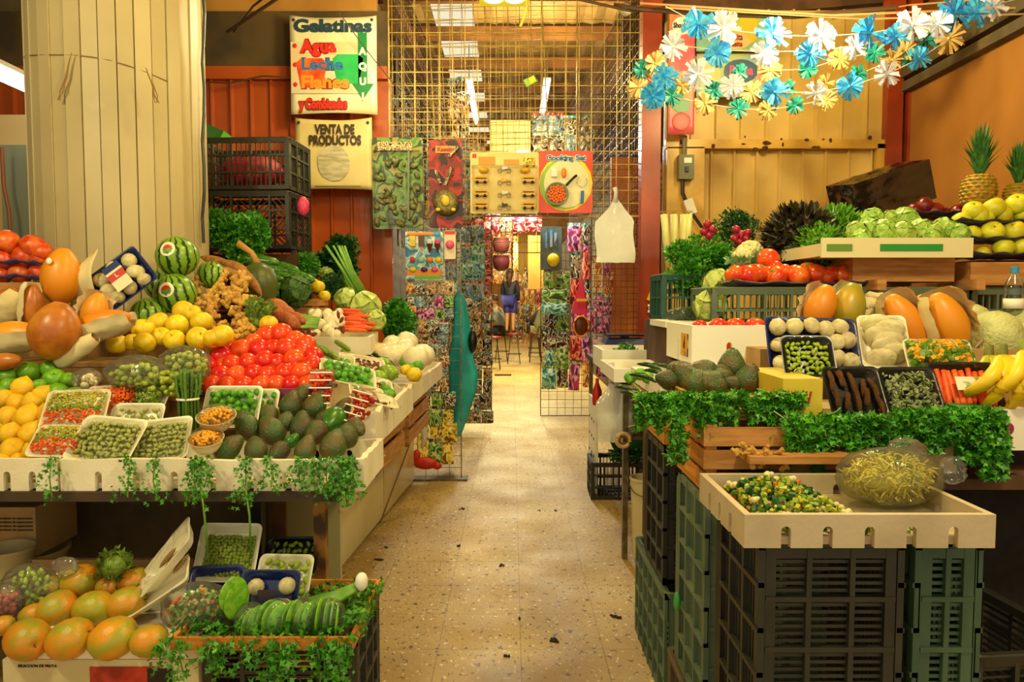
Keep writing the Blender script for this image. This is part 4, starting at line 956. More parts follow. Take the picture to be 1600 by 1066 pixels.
# papayas, some in paper
m_paper = M('wrap_paper', 'e6d9ae', 'd4c490', rough=.8, scale=3, bump=.6, bscale=7)
def wrap(t, L, r, a0=PI, a1=2 * PI, off=.06):
    """paper jacket round one side of a fruit lying along local x; the folded edge stands off"""
    mb = MB(); n = 14; k = 12; q = random.Random(int(L * 977))
    for i in range(k + 1):
        u = i / k; x = L * (u * 1.08 - .54); e = r * (.62 + .42 * math.sin(PI * min(1, max(0, u))) ** .5)
        for j in range(n + 1):
            a = a0 + (a1 - a0) * j / n; d_ = e * (1 + off + q.uniform(-.08, .11)) * (q.uniform(1.0, 1.3) if j in (0, n) else 1)
            mb.v.append((x + q.uniform(-.02, .02) * r, d_ * math.cos(a), d_ * math.sin(a)))
    for i in range(k):
        for j in range(n): mb.f.append([i * (n + 1) + j, i * (n + 1) + j + 1, (i + 1) * (n + 1) + j + 1, (i + 1) * (n + 1) + j]); mb.m.append(0)
    ob('paper_wrap', mb, m_paper, t, smooth=True)
def papaya(px, py, Y, rp, ln, ang, label, wrapped=None, colr=None, yaw=0, group='papayas', stick=None):
    """rp/ln: half width and half length in px at Y; ang: tilt of the long axis in the picture plane"""
    t = thing('papaya', label, 'papaya', W(px, py, Y), r=rot(0, -ang, 0) @ rot(0, 0, yaw), group=group); r = S(rp, Y); L = 2 * S(ln, Y)
    n_ = 14; P = []; Q = []
    for i in range(n_):
        u = i / (n_ - 1); P.append((L * (u - .5), 0, 0)); Q.append(r * max(.08, math.sin(PI * (.03 + .94 * u)) ** .55 * (1.04 - .15 * u)))
    ob('skin', MB().tube(P, Q, 20), colr or M('papaya_skin', 'f4ba2c', 'e29c20', rough=.35, scale=4, lo=.35, hi=.7, rnd=.06), t, smooth=True)
    if wrapped: wrap(t, L, r, *wrapped)
    if stick: q = MB().ell((stick[0] * L, -r * .98, stick[1] * r), (.014, .004, .012), n=12); ob('sticker', q, m_white, t, smooth=True)
m_pb = M('papaya_brown', 'd0862a', 'a0561a', rough=.35, scale=9, lo=.38, hi=.62, c3='dc9428', bump=.2)
papaya(96, 432, 3.12, 30, 44, PI / 2 - .12, 'upright yellow papaya with a round sticker, tallest of the left papayas', stick=(.25, .1))
t = thing('wrapping_paper', 'torn cream paper leaning right of the upright papaya', 'paper', W(122, 440, 3.16)); mb = MB(); q = random.Random(2)
for i in range(9):
    for j in range(9):
        u, v = i / 8, j / 8; mb.v.append((S(62, 3.1) * (u - .5) * (1 - .3 * v) + v * .03, -.05 * math.sin(PI * v) + q.uniform(-.006, .006), S(64, 3.1) * (v - .45) + .03 * (u - .5) * v * 3))
for i in range(8):
    for j in range(8): mb.f.append([i * 9 + j, (i + 1) * 9 + j, (i + 1) * 9 + j + 1, i * 9 + j + 1]); mb.m.append(0)
o = ob('sheet', mb, m_paper, t, smooth=True); md = o.modifiers.new('s', 'SOLIDIFY'); md.thickness = .0015
papaya(86, 517, 2.74, 39, 45, PI / 2 - .25, 'large brown-orange papaya in the middle of the left papaya heap', colr=m_pb)
papaya(50, 478, 3.0, 17, 34, PI / 2 - .1, 'orange papaya half wrapped in paper behind the large brown one', (0, PI, .1), colr=m_pb)
papaya(148, 487, 2.98, 20, 30, PI / 2 - .3, 'orange papaya wrapped at its right side below the mushroom tray', (-.7, PI * .6, .1))
papaya(158, 507, 2.84, 22, 46, .3, 'papaya lying in cream paper at the right of the papaya heap', (PI * .95, 2.1 * PI, .12))
papaya(20, 525, 2.80, 24, 48, .1, 'yellow papaya in paper lying at the far left', (PI * .95, 2.05 * PI, .1))
papaya(8, 478, 3.0, 24, 32, .9, 'orange papaya in crumpled paper at the left edge', (PI, 2.1 * PI, .12), colr=m_pb)
papaya(120, 548, 2.76, 12, 34, .6, 'small papaya bundle in paper above the green apples', (0, 2 * PI, .12), colr=m_pb)
papaya(8, 565, 2.7, 14, 26, .1, 'papaya end peeking out above the green apples', colr=m_pb)
# red apples on purple trays, upper left
m_ptray = M('purple_tray', '54488a', '3f3768', rough=.35, scale=4)
for (py, nm) in ((412, 'upper'), (434, 'lower')):
    t = thing('apple_tray', f'{nm} purple moulded tray of red apples at upper left', 'tray', W(20, py, 3.4))
    mb = MB()
    for i in range(13):
        for j in range(5): mb.v.append((S(9, 3.4) * (i - 6), .05 * (j - 2), .006 * math.sin(i * 1.6) + (0.012 if j in (0, 4) else 0)))
    for i in range(12):
        for j in range(4): mb.f.append([i * 5 + j, (i + 1) * 5 + j, (i + 1) * 5 + j + 1, i * 5 + j + 1]); mb.m.append(0)
    o = ob('pulp_sheet', mb, m_ptray, t, smooth=True); md = o.modifiers.new('s', 'SOLIDIFY'); md.thickness = .006
heap(k_rap, [('upper purple tray, top row', [(10, 379, 1.15), (52, 385, 1.1), (66, 394, .9)]), ('upper purple tray, front row', [(38, 401), (8, 405, .95), (62, 405, .8)]), ('lower purple tray', [(32, 428), (60, 424, .8), (4, 430, .8)])], lambda y: 3.38, 17.5, 'apple', 'red apple', 'red apples at upper left')
tag(ob('yellow_crate_board', MB().box(W(18, 460, 3.32), (.35, .3, .1)), m_wood), 'wooden box under the red apple trays at upper left', 'box')
# grape bags
m_grape = M('grape', 'a8b43a', '8a9c2c', rough=.25, scale=3, rnd=.08)
def grapes(px, py, Y, rad, label, n, seed):
    q = random.Random(seed); t = thing('grape_bunch', label, 'grapes', W(px, py, Y)); 
    proto = MB().ell((0, 0, 0), (.0115, .0115, .0135), n=9, k=6).mesh('grape', m_grape)
    for k in range(min(n, 95)):
        v = Vector((q.gauss(0, 1), q.gauss(0, 1), q.gauss(0, 1))).normalized() * (q.random() ** .25)
        o = bpy.data.objects.new('grape', proto); C.objects.link(o); o.parent = t; o.location = (v.x * rad[0], v.y * rad[1], v.z * rad[2]); o.rotation_euler = (q.uniform(0, 3), q.uniform(0, 3), 0)
    ob('grape_stem', MB().tube([(0, 0, -rad[2]), (0, 0, 0), (.02, -.01, rad[2])], .004, 5), m_stem, t)
def bag(px, py, Y, rad, label, mat=None, seed=1, jit=.1, cat='bag', name='clear_bag', neck=0, flat=1):
    q = random.Random(seed); t = thing(name, label, cat, W(px, py, Y)); mb = MB(); n, k = 22, 12; vs = []
    for i in range(k + 1):
        a = PI * i / k
        for j in range(n):
            b = 2 * PI * j / n; f = 1 + q.uniform(-jit, jit); r_ = math.sin(a) * f; z = -math.cos(a)
            if neck and z > .6: r_ = max(.12, r_ * .4); z += neck * (z - .6)
            vs.append((rad[0] * r_ * math.cos(b), rad[1] * r_ * math.sin(b), rad[2] * z))
    fs = [(i * n + j, i * n + (j + 1) % n, (i + 1) * n + (j + 1) % n, (i + 1) * n + j) for i in range(k) for j in range(n)]
    mb.add(vs, fs); ob('plastic_film', mb, mat or m_bag, t, smooth=True); return t
grapes(215, 590, 2.68, (.1, .05, .05), 'green grapes in the left clear bag before the yellow apples', 95, 1)
bag(215, 585, 2.68, (.118, .065, .072), 'clear bag round the left bunch of green grapes', seed=4)
grapes(288, 575, 2.74, (.085, .05, .06), 'green grapes in the right clear bag next to the tomato heap', 90, 2)
bag(288, 572, 2.74, (.1, .062, .078), 'clear bag round the right bunch of green grapes', seed=5)
grapes(262, 600, 2.66, (.07, .04, .045), 'loose green grapes hanging below the two grape bags', 60, 3)
# cream mushrooms in clingfilm, left of grapes
bag(135, 592, 2.66, (.05, .04, .04), 'small crumpled clear bag of cream mushrooms left of the grapes', seed=6, jit=.15)
for k in range(7): k_mus.put(W(135, 594, 2.66) + Vector((R.uniform(-.03, .03), R.uniform(-.02, .02), R.uniform(-.02, .02))), rr(), .016, 'cream mushroom in the small bag left of the grapes', 'mushroom', 'mushrooms in the small clear bag')
# knob onions and carrots in the tray
for k in range(46):
    u = R.random(); v = R.random(); px = 486 + u * 52 + v * -6; py = 485 + v * 40
    k_oni.put(W(px, py, 3.82 + (525 - py) * .005), rr(), S(R.uniform(6, 8), 3.9), 'small round knob onion heaped in the upper foam tray', 'onion', 'knob onions in the upper foam tray')
t = thing('onion_greens', 'bundle of green onion stalks left of the knob onions', 'stalks', W(480, 505, 3.85)); mb = MB()
for k in range(26): a = R.uniform(-.07, .07); mb.tube([(.06, a * .3, a * .4), (-.04, a, a * .5 + .01), (-.14, a * 1.6, a * .9 - .02)], [.006, .007, .004], 5)
ob('stalks', mb, M('scallion', '5f9430', 'a0b850', rough=.4, scale=8), t, smooth=True)
ca = [(546, 485, .1), (552, 490, -.1), (548, 497, .15), (556, 500, -.1), (558, 509, -.05), (550, 505, .1), (566, 512, .1), (555, 516, 0), (572, 506, -.2), (562, 494, -.15), (545, 512, .1)]
ca.sort()
for i, (px, py, a) in enumerate(ca):
    k_car.put(W(px, py, 3.9 + (515 - py) * .005), rot(0, .05, a - .1), .026, f'orange carrot beside the knob onions, {nth(i, len(ca))}', 'carrot', 'carrots in the upper foam tray')
for k in range(7): k_rad.put(W(530 + R.uniform(-8, 8), 498 + R.uniform(-14, 22), 3.85), rr(), .02, 'glossy dark red dried chili between knob onions and carrots', 'chili', 'dried chilies between onions and carrots')
for k in range(12): k_rad.put(W(465 + R.uniform(-14, 25), 522 + R.uniform(-4, 8), 3.45), rr(), .02, 'glossy dark red dried chili above the tomato heap', 'chili', 'dried chilies above the tomatoes')
k_cab.put(W(541, 468, 4.45), rr(.4), S(18, 4.45), 'round pale cabbage, left of the two cabbages by the red wall', 'cabbage')
k_cab.put(W(570, 481, 4.3), rr(.4), S(25, 4.3), 'large pale green cabbage wrapped in film, right of the two by the red wall', 'cabbage')
k_cab.put(W(586, 500, 4.15), rr(.4), S(16, 4.15), 'small pale cabbage at the right end of the carrot tray', 'cabbage')
k_cab.put(W(560, 500, 4.3), rr(.4), S(15, 4.3), 'pale cabbage half hidden behind the carrots', 'cabbage')
k_let.put(W(510, 428, 5.0), rr(.4), .05, 'pale celeriac-like root head before the celery bunch', 'vegetable')
k_yel.put(W(487, 445, 4.3), rr(.4), .045, 'pale yellow squash right of the dark cabbage', 'squash')
k_yel.put(W(497, 448, 4.25), rr(.4), .04, 'second pale yellow squash under the parsley', 'squash')
k_yel.put(W(507, 463, 4.15), rr(.4), .035, 'lowest pale yellow squash above the knob onions', 'squash')
wood_crate('wooden_crate', 'small wooden crate between cucumbers and knob onions', W(475, 492, 4.1), .22, .2, .09, m_wood, slats=2)
# herb bunches
herb_bunch('parsley_bunch', 'big bunch of dark parsley in front of the black crates', W(366, 368, 4.25), (.19, .14, .15), 2600, .038, m_leaf, seed=21)
herb_bunch('parsley_bunch', 'small round bunch of parsley between crates and celery', W(477, 415, 4.7), (.12, .1, .11), 1100, .028, m_leaf, seed=22)
herb_bunch('parsley_bunch', 'small dark parsley tuft above the cabbages', W(517, 450, 4.5), (.09, .07, .08), 800, .026, m_leafd, seed=23)
herb_bunch('celery_bunch', 'tall celery bunch leaning on the red wall with stalks to the right', W(525, 405, 5.2), (.15, .1, .17), 1500, .045, m_leafd, stems=(.16, -.1, -.3), seed=24, cat='celery')
t = thing('celery_stalks', 'pale ribbed celery stalks rising above the cabbages', 'celery', W(560, 455, 4.9)); mb = MB()
for k in range(12): a = R.uniform(-.04, .04); mb.tube([(.03 + a, a, -.02), (-.06 + a, a, .14), (-.13 + a * 2, a, .3)], [.011, .009, .005], 6)
ob('stalks', mb, m_stem, t, smooth=True)
herb_bunch('leafy_bunch', 'bright green leafy bunch at the corner behind the white onions', W(625, 505, 4.6), (.1, .12, .13), 1100, .045, m_leaf2, stems=(.08, -.1, -.2), seed=25)
bag(601, 482, 4.7, (.045, .03, .04), 'dark brown bag tied beside the leafy bunch', mat=M('dark_bag', '4a2a20', rough=.3), seed=7, name='dark_bag')
# crates against the wall
plastic_crate('plastic_crate', 'upper black lattice crate with a red sack inside, by the sign', W(398, 303, 4.75), rot(0, 0, -.06), .60, .4, .31, m_crate, 'bars')
plastic_crate('plastic_crate', 'lower black crate with diagonal ribs, beneath the red sack crate', W(398, 392, 4.72) , rot(0, 0, -.06), .60, .4, .345, m_crate, 'diag')
wood_crate('wooden_crate', 'wooden crate propping the two black crates', Vector((W(398, 0, 4.75).x, 4.77, 1.36)), .58, .38, W(0, 392, 4.72).z - 1.365, m_woodd, slats=2)
t = thing('stall_bench', 'plank bench behind the left display, under the crates', 'bench', (-1.6, 4.9, 0)); ob('plank', MB().box((-.02, 0, 1.34), (.9, .75, .03)), m_woodd, t)
for sx in (-.4, .36): ob('leg', MB().box((sx, .3, .66), (.05, .05, 1.32)), m_woodd, t)
bag(393, 270, 4.75, (.2, .13, .11), 'crumpled red mesh sack inside the upper black crate', mat=M('red_mesh', 'b8283a', '8f1c2c', rough=.6, scale=20, bump=.6), seed=8, jit=.12, name='mesh_sack')
bag(474, 322, 4.6, (.035, .03, .06), 'pink plastic bag corner sticking out beside the lower crate', mat=M('pink_bag', 'e03a6a', rough=.4), seed=9, jit=.15, name='pink_bag')
tag(ob('green_bag', MB().add([W(315, 190, 5.4), W(350, 205, 5.2), W(372, 222, 5.2), W(340, 226, 5.1), W(316, 228, 5.3)], [(0, 1, 4), (1, 3, 4), (1, 2, 3)]), M('green_cloth', '4a9a2c', rough=.6)), 'green cloth corner above the black crates', 'cloth').modifiers.new('s', 'SOLIDIFY').thickness = .004
# sprigs hanging over the front foam tray
for i, (px, L, n_) in enumerate(((80, 55, 30), (203, 55, 34), (242, 60, 34), (305, 60, 60), (322, 40, 30), (384, 62, 50), (422, 40, 36), (470, 35, 36), (490, 42, 44), (512, 55, 46), (530, 52, 60), (548, 48, 60), (540, 66, 50))):
    Y = 2.24; P = [W(px + 2, 714, 2.3), W(px, 722, Y), W(px + R.uniform(-5, 5), 722 + L * .5, Y - .005), W(px + R.uniform(-6, 6), 722 + L, Y)]
    hang_sprig('parsley_sprig', f'parsley sprig hanging over the front foam tray, {nth(i, 13)}', P, .015, int(n_ * 2.4), random.Random(i), 'parsley sprigs over the front foam tray', width=.028)
for i, (px, L) in enumerate(((318, 120), (388, 110))):
    tag(ob('plant_stem', MB().tube([W(px - 4, 762, 2.26), W(px + 2, 762 + L * .4, 2.26), W(px + (8 if i == 0 else 4), 762 + L, 2.28)], .0035, 6), m_stem, smooth=True), f'long green stem dangling below the foam tray, {"left" if i == 0 else "right"} one', 'stem')
# ================================================================ LEFT, LOW STALL IN FRONT
# carton with the mangoes
t = thing('carton', 'white fruit carton with a foam lid tray under the mangoes, lower left', 'box', (W(130, 0, 2.0).x, 2.22, 0))
cz = W(0, 1012, 2.0).z
cx = W(130, 0, 2.0).x
ob('carton_body', MB().box((-.04, .06, (cz - .06) / 2), (.56, .46, cz - .06)), M('carton_white', 'd8cba0', 'c8b888', rough=.7, scale=3), t)
ob('foam_lid', loft(MB(), [[(x, y + .05, z) for x, y in rrect(w, h, .03)] for w, h, z in ((.5, .44, cz - .058), (.5, .44, cz - .01), (.47, .41, cz), (.44, .38, cz), (.42, .36, cz - .03))]), m_foam, t, ang=.6)
ob('red_label', MB().box((.03, -.172, cz - .16), (.2, .002, .16)), M('label_redbrown', 'b8341c', '8f2414', rough=.6, scale=20), t)
ob('dark_label', MB().box((.13, -.173, cz - .12), (.07, .002, .07)), m_black, t)
text('SELECCION DE FRUTA', .011, m_black, t, (-.22, -.172, cz - .078), name='small_print')
mg = [(43, 999, 1.25), (109, 999, 1.2), (177, 998, 1.25), (233, 1002, .98, 1), (88, 953, 1.08), (146, 951, 1.05), (197, 944, 1.0), (124, 910, 1.08, 1), (95, 913, .75), (168, 918, .62), (210, 909, .85), (51, 962, .7), (4, 978, .6)]
rows = [('front row', [p for p in mg if p[1] > 985]), ('second row', [p for p in mg if 940 < p[1] <= 985]), ('top row', [p for p in mg if p[1] <= 940])]
for rn, pts in rows:
    pts = sorted(pts)
    for i, p in enumerate(pts):
        Y = 2.06 + (1000 - p[1]) * .0026
        s = S(27.5 * p[2], Y); gr = len(p) > 3
        o = k_man.put(W(p[0], p[1], Y), rot(R.uniform(-.4, .4), 1.3 + R.uniform(-.3, .3), R.uniform(-.5, .5)), s, f'{"greenish" if gr else "orange and green"} mango, {nth(i, len(pts))} in the {rn} of the mango heap', 'mango', 'mangoes in the lower left heap')
        o.scale = (s * .95, s * 1.0, s * 1.18)
for i, (x, y) in enumerate(((70, 985), (140, 985), (205, 985), (110, 940), (170, 940))): k_man.put(W(x, y, 2.3), rr(.4), .05, 'orange and green mango at the hidden back of the mango heap', 'mango', 'mangoes in the lower left heap')
mb = MB(); mb.box((0, 0, 0), (.6, .02, .12)); tag(ob('carton_flap', mb, m_card, loc=W(165, 900, 2.5)), 'brown carton flap behind the mangoes', 'flap')
# artichoke
t = thing('artichoke', 'green artichoke on the back of the mango heap', 'artichoke', W(178, 886, 2.28), r=rot(.5, .6, 0)); mb = MB(); q = random.Random(6)
for k in range(60):
    u = (k % 20) / 20; a = k * 2.4; r_ = .042 * math.sin(PI * (.12 + .8 * u)); sprig_leaf(mb, Vector((r_ * math.cos(a), r_ * math.sin(a), .08 * u - .04)), Vector((.5 * math.cos(a), .5 * math.sin(a), 1)), .034, q)
mb.ell((0, 0, 0), (.036, .036, .042)); ob('bracts', mb, MT['artichoke'], t)
# bag of broad beans, left
pB = W(48, 925, 2.25)
bag(48, 922, 2.25, (.095, .05, .085), 'clear bag of shelled broad beans, left of the mangoes', seed=12, jit=.06)
bag(103, 885, 2.25, (.04, .02, .03), 'gathered clear neck of the broad bean bag', seed=13, jit=.25, name='bag_neck')
k_brd = lump('broad_bean', 'bean', 'a8bc30', '8fa424', *spindle(2.0, .62, 7, p=.45), n=8, rough=.3, bump=0)
for k in range(90):
    v = Vector((R.gauss(0, 1), R.gauss(0, 1), R.gauss(0, 1))).normalized() * R.random() ** .3
    k_brd.put(pB + Vector((v.x * .08, v.y * .038, v.z * .072)), rr(), R.uniform(.011, .014), 'green broad bean in the clear bag left of the mangoes', 'bean', 'broad beans in the bag')
bag(10, 940, 2.2, (.05, .04, .06), 'crumpled clear bag with pink goods at the lower left edge', seed=14, jit=.2)
grp = MB(); q = random.Random(3)
for k in range(40): grp.ell((q.uniform(-.03, .03), q.uniform(-.02, .02), q.uniform(-.05, .03)), (.012, .01, .01), n=7, k=5)
tag(ob('pink_beans', grp, M('pink_bean', 'a8584a', rough=.5), loc=W(10, 945, 2.2), smooth=True), 'pinkish beans inside the crumpled bag at the lower left edge', 'beans', kind='stuff')
# white buckets and printed carton at the left, under the table
def bucket(px, py, Y, r, h, label, mat):
    t = thing('bucket', label, 'bucket', W(px, py, Y))
    ob('bucket_body', MB().lathe([(r * .8, 0), (r, h), (r * 1.06, h), (r * 1.06, h + .012), (r * .97, h + .012), (r * .94, h - .005), (r * .78, .01)], 28), mat, t, ang=.5)
    ob('handle', MB().tube([(r * 1.06 * math.cos(a), -r * 1.06 * math.sin(a) , h - .03 - .05 * math.sin(a)) for a in [PI * i / 10 for i in range(11)]], .003, 5), m_steel, t)
m_buck = M('bucket_cream', 'bda878', 'a8946a', rough=.5, scale=3)
bucket(14, 935, 2.5, .085, .17, 'small cream bucket at the left edge below the table', m_buck)
bucket(48, 910, 2.75, .13, .12, 'wider cream bucket behind the small one at the left edge', m_buck)
t = thing('printed_carton', 'brown printed carton standing under the lemon tray', 'box', W(40, 815, 2.75))
ob('carton_body', MB().box((0, 0, 0), (.24, .25, .18)), m_card, t)
ob('print_block', MB().box((-.055, -.127, 0), (.09, .002, .02)), M('print_maroon', '4a1f28', rough=.7), t)
ob('print_line', MB().box((0, -.127, -.045), (.24, .002, .006)), m_black, t)
for k in range(4): text('producto de exportacion', .012, m_black, t, (.05, -.127, .05 - k * .014), name='fine_print')
# dark sheets hiding the space under the table
tag(ob('dark_sheet', MB().box((-1.75, 3.0, .4), (1.5, .02, .8)), M('dark_brown_sheet', '3f3524', '52432c', rough=.8, scale=4)), 'dark sheet closing off the space under the left table', 'sheet')
tag(ob('brown_sheet', MB().box((-1.12, 3.05, .4), (.34, .02, .8)), M('grainy_brown', '5a3a22', '6f4d2a', rough=.8, scale=14)), 'brown grainy sheet under the table beside the olive panel', 'sheet')
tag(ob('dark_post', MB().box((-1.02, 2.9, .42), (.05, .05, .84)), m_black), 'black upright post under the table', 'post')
# ---- wooden tray with packed greens, on a crate
tz = W(0, 1012, 2.0).z
xa = W(240, 0, 2.0).x; xb = W(540, 0, 2.0).x
t = thing('wooden_tray', 'shallow wooden tray of packed vegetables at the front, by the mangoes', 'tray', ((xa + xb) / 2, 2.0, tz))
ob('front_board', MB().box((0, 0, .012), (xb - xa, .012, .036)), m_woodo, t); ob('back_board', MB().box((0, .42, .012), (xb - xa, .012, .036)), m_woodo, t)
for s in (-1, 1): ob('end_board', MB().box((s * ((xb - xa) / 2 - .006), .21, .012), (.012, .404, .036)), m_woodo, t)
ob('tray_bottom', MB().box((0, .21, -.003), (xb - xa - .03, .4, .005)), m_woodd, t)
plastic_crate('plastic_crate', 'dark crate on the floor under the wooden front tray', (((xa + xb) / 2) + .03, 2.24, .0), rot(0, 0, 0), .44, .36, tz - .008, m_crate, 'slots')
tag(ob('gray_box', MB().box(W(508, 934, 2.5), (.12, .2, .05)), M('grey_card', '8f9478', rough=.7)), 'grey printed box edge behind the bean trays', 'box')
# foam trays standing up left
produce_tray('foam_tray_pack', 'long white tray standing tilted behind the mangoes, upper of two', W(272, 876, 2.26), rot(0, -.88, 0) @ rot(.5, 0, 0), .235, .12, .03, m_tray, .01)
produce_tray('foam_tray_pack', 'long white tray lying tilted behind the mangoes, lower of two', W(258, 925, 2.22), rot(0, -.58, 0) @ rot(.55, 0, 0), .22, .1, .03, m_tray, .01)
k_rt = lump('parsnip', 'root', 'b8925a', '9a7444', *spindle(5.5, .5, p=.4), rough=.6)
for k in range(4): k_rt.put(W(262 + k * 7, 872 + k * 3, 2.24), rot(0, -.88, 0) @ rot(0, 0, R.uniform(-.1, .1)), .015, 'pale brown root in the upper tilted white tray', 'root', 'roots in the upper tilted tray')
# peas tray
pP = W(361, 866, 2.36); rP = T(1.05, 0, -.04)
produce_tray('pea_tray', 'upright white tray full of round green peas', pP, rP, .19, .175, .03, m_tray, .01)
k_pea = lump('pea', 'pea', '8a9a30', '7a8c2a', *spindle(2.0, 1.0, 6, p=.5), n=8, rough=.35, bump=0)
fill(k_pea, pP + rP @ Vector((0, -.012, 0)), rP, .165, .135, .006, 14, 13, .0074, 'round green pea in the upright white tray', 'pea', 'peas in the upright white tray', 1, .3)
seed_tray(457, 872, 2.5, .17, .12, T(.95, 0, .05), 'black tray of broad beans right behind the pea tray', 'green broad bean in the black tray', k_brd, 8, 5, .0115, 'bean', mat=m_trayk, layers=1)
seed_tray(446, 912, 2.3, .165, .16, T(.95, 0, -.05), 'white tray of fat broad beans in front of the black tray', 'fat green broad bean in the white tray', k_brd, 6, 6, .0145, 'bean', layers=1)
# blue trays with mushrooms
p_ = W(425, 930, 2.2); r_ = T(1.1, 0, -.02)
produce_tray('mushroom_tray', 'blue tray with three mushrooms and a paper label before the peas', p_, r_, .17, .13, .03, m_trayb, .02)
for x, y in ((-.045, .02), (.05, .025), (.052, -.035)): k_mus.put(p_ + r_ @ Vector((x, y, .022)), r_ @ rot(R.uniform(-.5, .5), R.uniform(-.5, .5), 0), .027, 'cream mushroom in the front blue tray', 'mushroom', 'mushrooms in the front blue tray')
produce_tray('blue_tray', 'blue tray lying behind the vegetable bags, left of the mushrooms', W(340, 915, 2.3), T(.9, 0, .1), .16, .1, .025, m_trayb)
tag(ob('paper_label', MB().box((0, 0, 0), (.05, .003, .03)), M('label_dark', '3a2a3a', rough=.5), loc=W(416, 930, 2.14)), 'dark paper label on the front mushroom tray', 'label')
# bag of mixed chopped vegetables
t = thing('mixed_vegetables', 'chopped carrot, squash and greens in the front clear bag', 'vegetables', W(312, 952, 2.12)); q = random.Random(17)
for nm, c, n in (('carrot_pieces', m_dcar, 46), ('squash_pieces', M('pale_green_piece', 'b0b860', rough=.4), 90), ('green_pieces', M('green_piece', '5f8a24', rough=.4), 110)):
    mb = MB()
    for k in range(n):
        v = Vector((q.gauss(0, 1), q.gauss(0, 1), q.gauss(0, 1))).normalized() * q.random() ** .25
        mb.box((v.x * .09 + v.z * .02, v.y * .04, v.z * .066), (q.uniform(.008, .022), .009, q.uniform(.006, .01)), rot(q.uniform(0, 3), q.uniform(0, 3), q.uniform(0, 3)))
    o = ob(nm, mb, c, t); o['kind'] = 'stuff'; o['label'] = {'carrot_pieces': 'orange carrot pieces', 'squash_pieces': 'pale squash pieces', 'green_pieces': 'green chopped pieces'}[nm]
bag(312, 952, 2.12, (.112, .056, .082), 'shiny clear bag of mixed chopped vegetables at the front', seed=15, jit=.07)
# bags of sliced nopal (green discs)
t0 = thing('cactus_slice', 'slice', 'cactus paddle'); ob('slice', MB().ell((0, 0, 0), (1, .12, 1.25), n=18, k=10), M('nopal', '8ec83a', '6cae28', rough=.3, scale=3, rnd=.12), t0, smooth=True); k_disc = Kind(t0)
ds = [(380, 985, .35), (390, 980, .3), (400, 975, .25), (422, 965, -.3), (430, 968, -.2), (438, 972, -.1), (452, 968, .3), (460, 966, .25), (474, 970, .1), (484, 968, .2), (500, 962, .5), (510, 965, .6), (518, 968, .7), (526, 972, .75), (370, 940, 0), (365, 930, -.2)]
for i, (px, py, a) in enumerate(sorted(ds)):
    k_disc.put(W(px, py, 2.08 + (i % 3) * .01), rot(.1, 0, 1.0 + a), .044, f'flat green cactus slice in the front bags, {nth(i, 16)}', 'cactus paddle', 'green cactus slices in the front bags')
for i, (px, py, w_) in enumerate(((392, 972, .05), (434, 966, .048), (474, 966, .05), (516, 966, .05))):
    bag(px, py, 2.09, (w_, .045, .058), f'clear bag of green cactus slices, {nth(i, 4)} along the front tray', seed=20 + i, jit=.06)
# scallion bundle at right end with white tip
t = thing('scallion_bundle', 'wrapped green scallion bundle poking out at the right of the front tray', 'scallions', W(505, 945, 2.15)); mb = MB()
for k in range(12): a = R.uniform(-.014, .014); mb.tube([(-.05, a, a), (.03, a, .02 + a), (.1, a * .7, .055 + a * .6)], [.008, .009, .006], 6)
ob('stalks', mb, MT['scallion'] if 'scallion' in MT else m_stem, t, smooth=True)
ob('white_tip', MB().ell((.115, 0, .07), (.02, .018, .028), n=10, jit=.1), m_foamw, t, smooth=True)
# greens on the tray
q = random.Random(31)
t = thing('parsley_bed', 'bed of parsley lining the wooden front tray', 'herbs', ((xa + xb) / 2, 2.1, tz)); mb = MB()
for k in range(1000):
    x = q.uniform(-(xb - xa) / 2, (xb - xa) / 2 + .02); sprig_leaf(mb, Vector((x, q.uniform(-.12, .28), q.uniform(.005, .05))), Vector((q.uniform(-1, 1), q.uniform(-1, .2), q.uniform(-.2, .8))), .022, q)
ob('leaves', mb, m_leaf, t)
for i, (px, L) in enumerate(((255, 26), (282, 46), (330, 22), (352, 44), (392, 26), (418, 50), (438, 48), (455, 52), (493, 36), (512, 60), (528, 66), (540, 46), (560, 18))):
    Y = 1.975
    if px > 545: P = [W(540, 965, 2.05), W(556, 958, 2.05), W(572, 955, 2.05)]
    else: P = [W(px + 4, 1000, 2.04), W(px, 1006, 1.985), W(px + R.uniform(-6, 6), 1008 + L * .5, Y), W(px + R.uniform(-8, 8), 1008 + L, Y)]
    hang_sprig('parsley_sprig', f'parsley sprig over the wooden front tray, {nth(i, 13)}', P, .02, int(16 + L), random.Random(50 + i), 'parsley sprigs over the wooden tray', width=.026)
# ================================================================ RIGHT STALL
def upright(name, label, x0, x1, y0, y1, z0, z1, mat, style, group=None, mirror=False):
    """plastic crate standing on end: slotted bottom to the front"""
    L = z1 - z0; Wd = x1 - x0; H = y1 - y0
    r = Matrix(((0, -1, 0), (0, 0, 1), (-1, 0, 0)))
    return plastic_crate(name, label, ((x0 + x1) / 2, y0, (z0 + z1) / 2), r, L, Wd, H, mat, style, group, 'fine')
plz = W(0, 852, 1.62).z
upright('plastic_crate', 'front black crate standing on end under the foam tray of chopped vegetables', .565, .905, 1.66, 1.98, plz - .64, plz - .002, m_crate, 'slots')
upright('plastic_crate', 'narrow green crate standing on end below the right end of the foam tray', .925, 1.085, 1.66, 1.98, plz - .64, plz - .002, m_crateg, 'mixed')
tag(ob('dark_block', MB().box((.83, 1.82, (plz - .645) / 2), (.54, .3, plz - .65)), m_crate), 'dark crate bottom under the two front upright crates', 'crate')
upright('plastic_crate', 'green crate standing on end, second from the front along the aisle', .545, .9, 2.05, 2.38, .25, .885, m_crateg2, 'mixed')
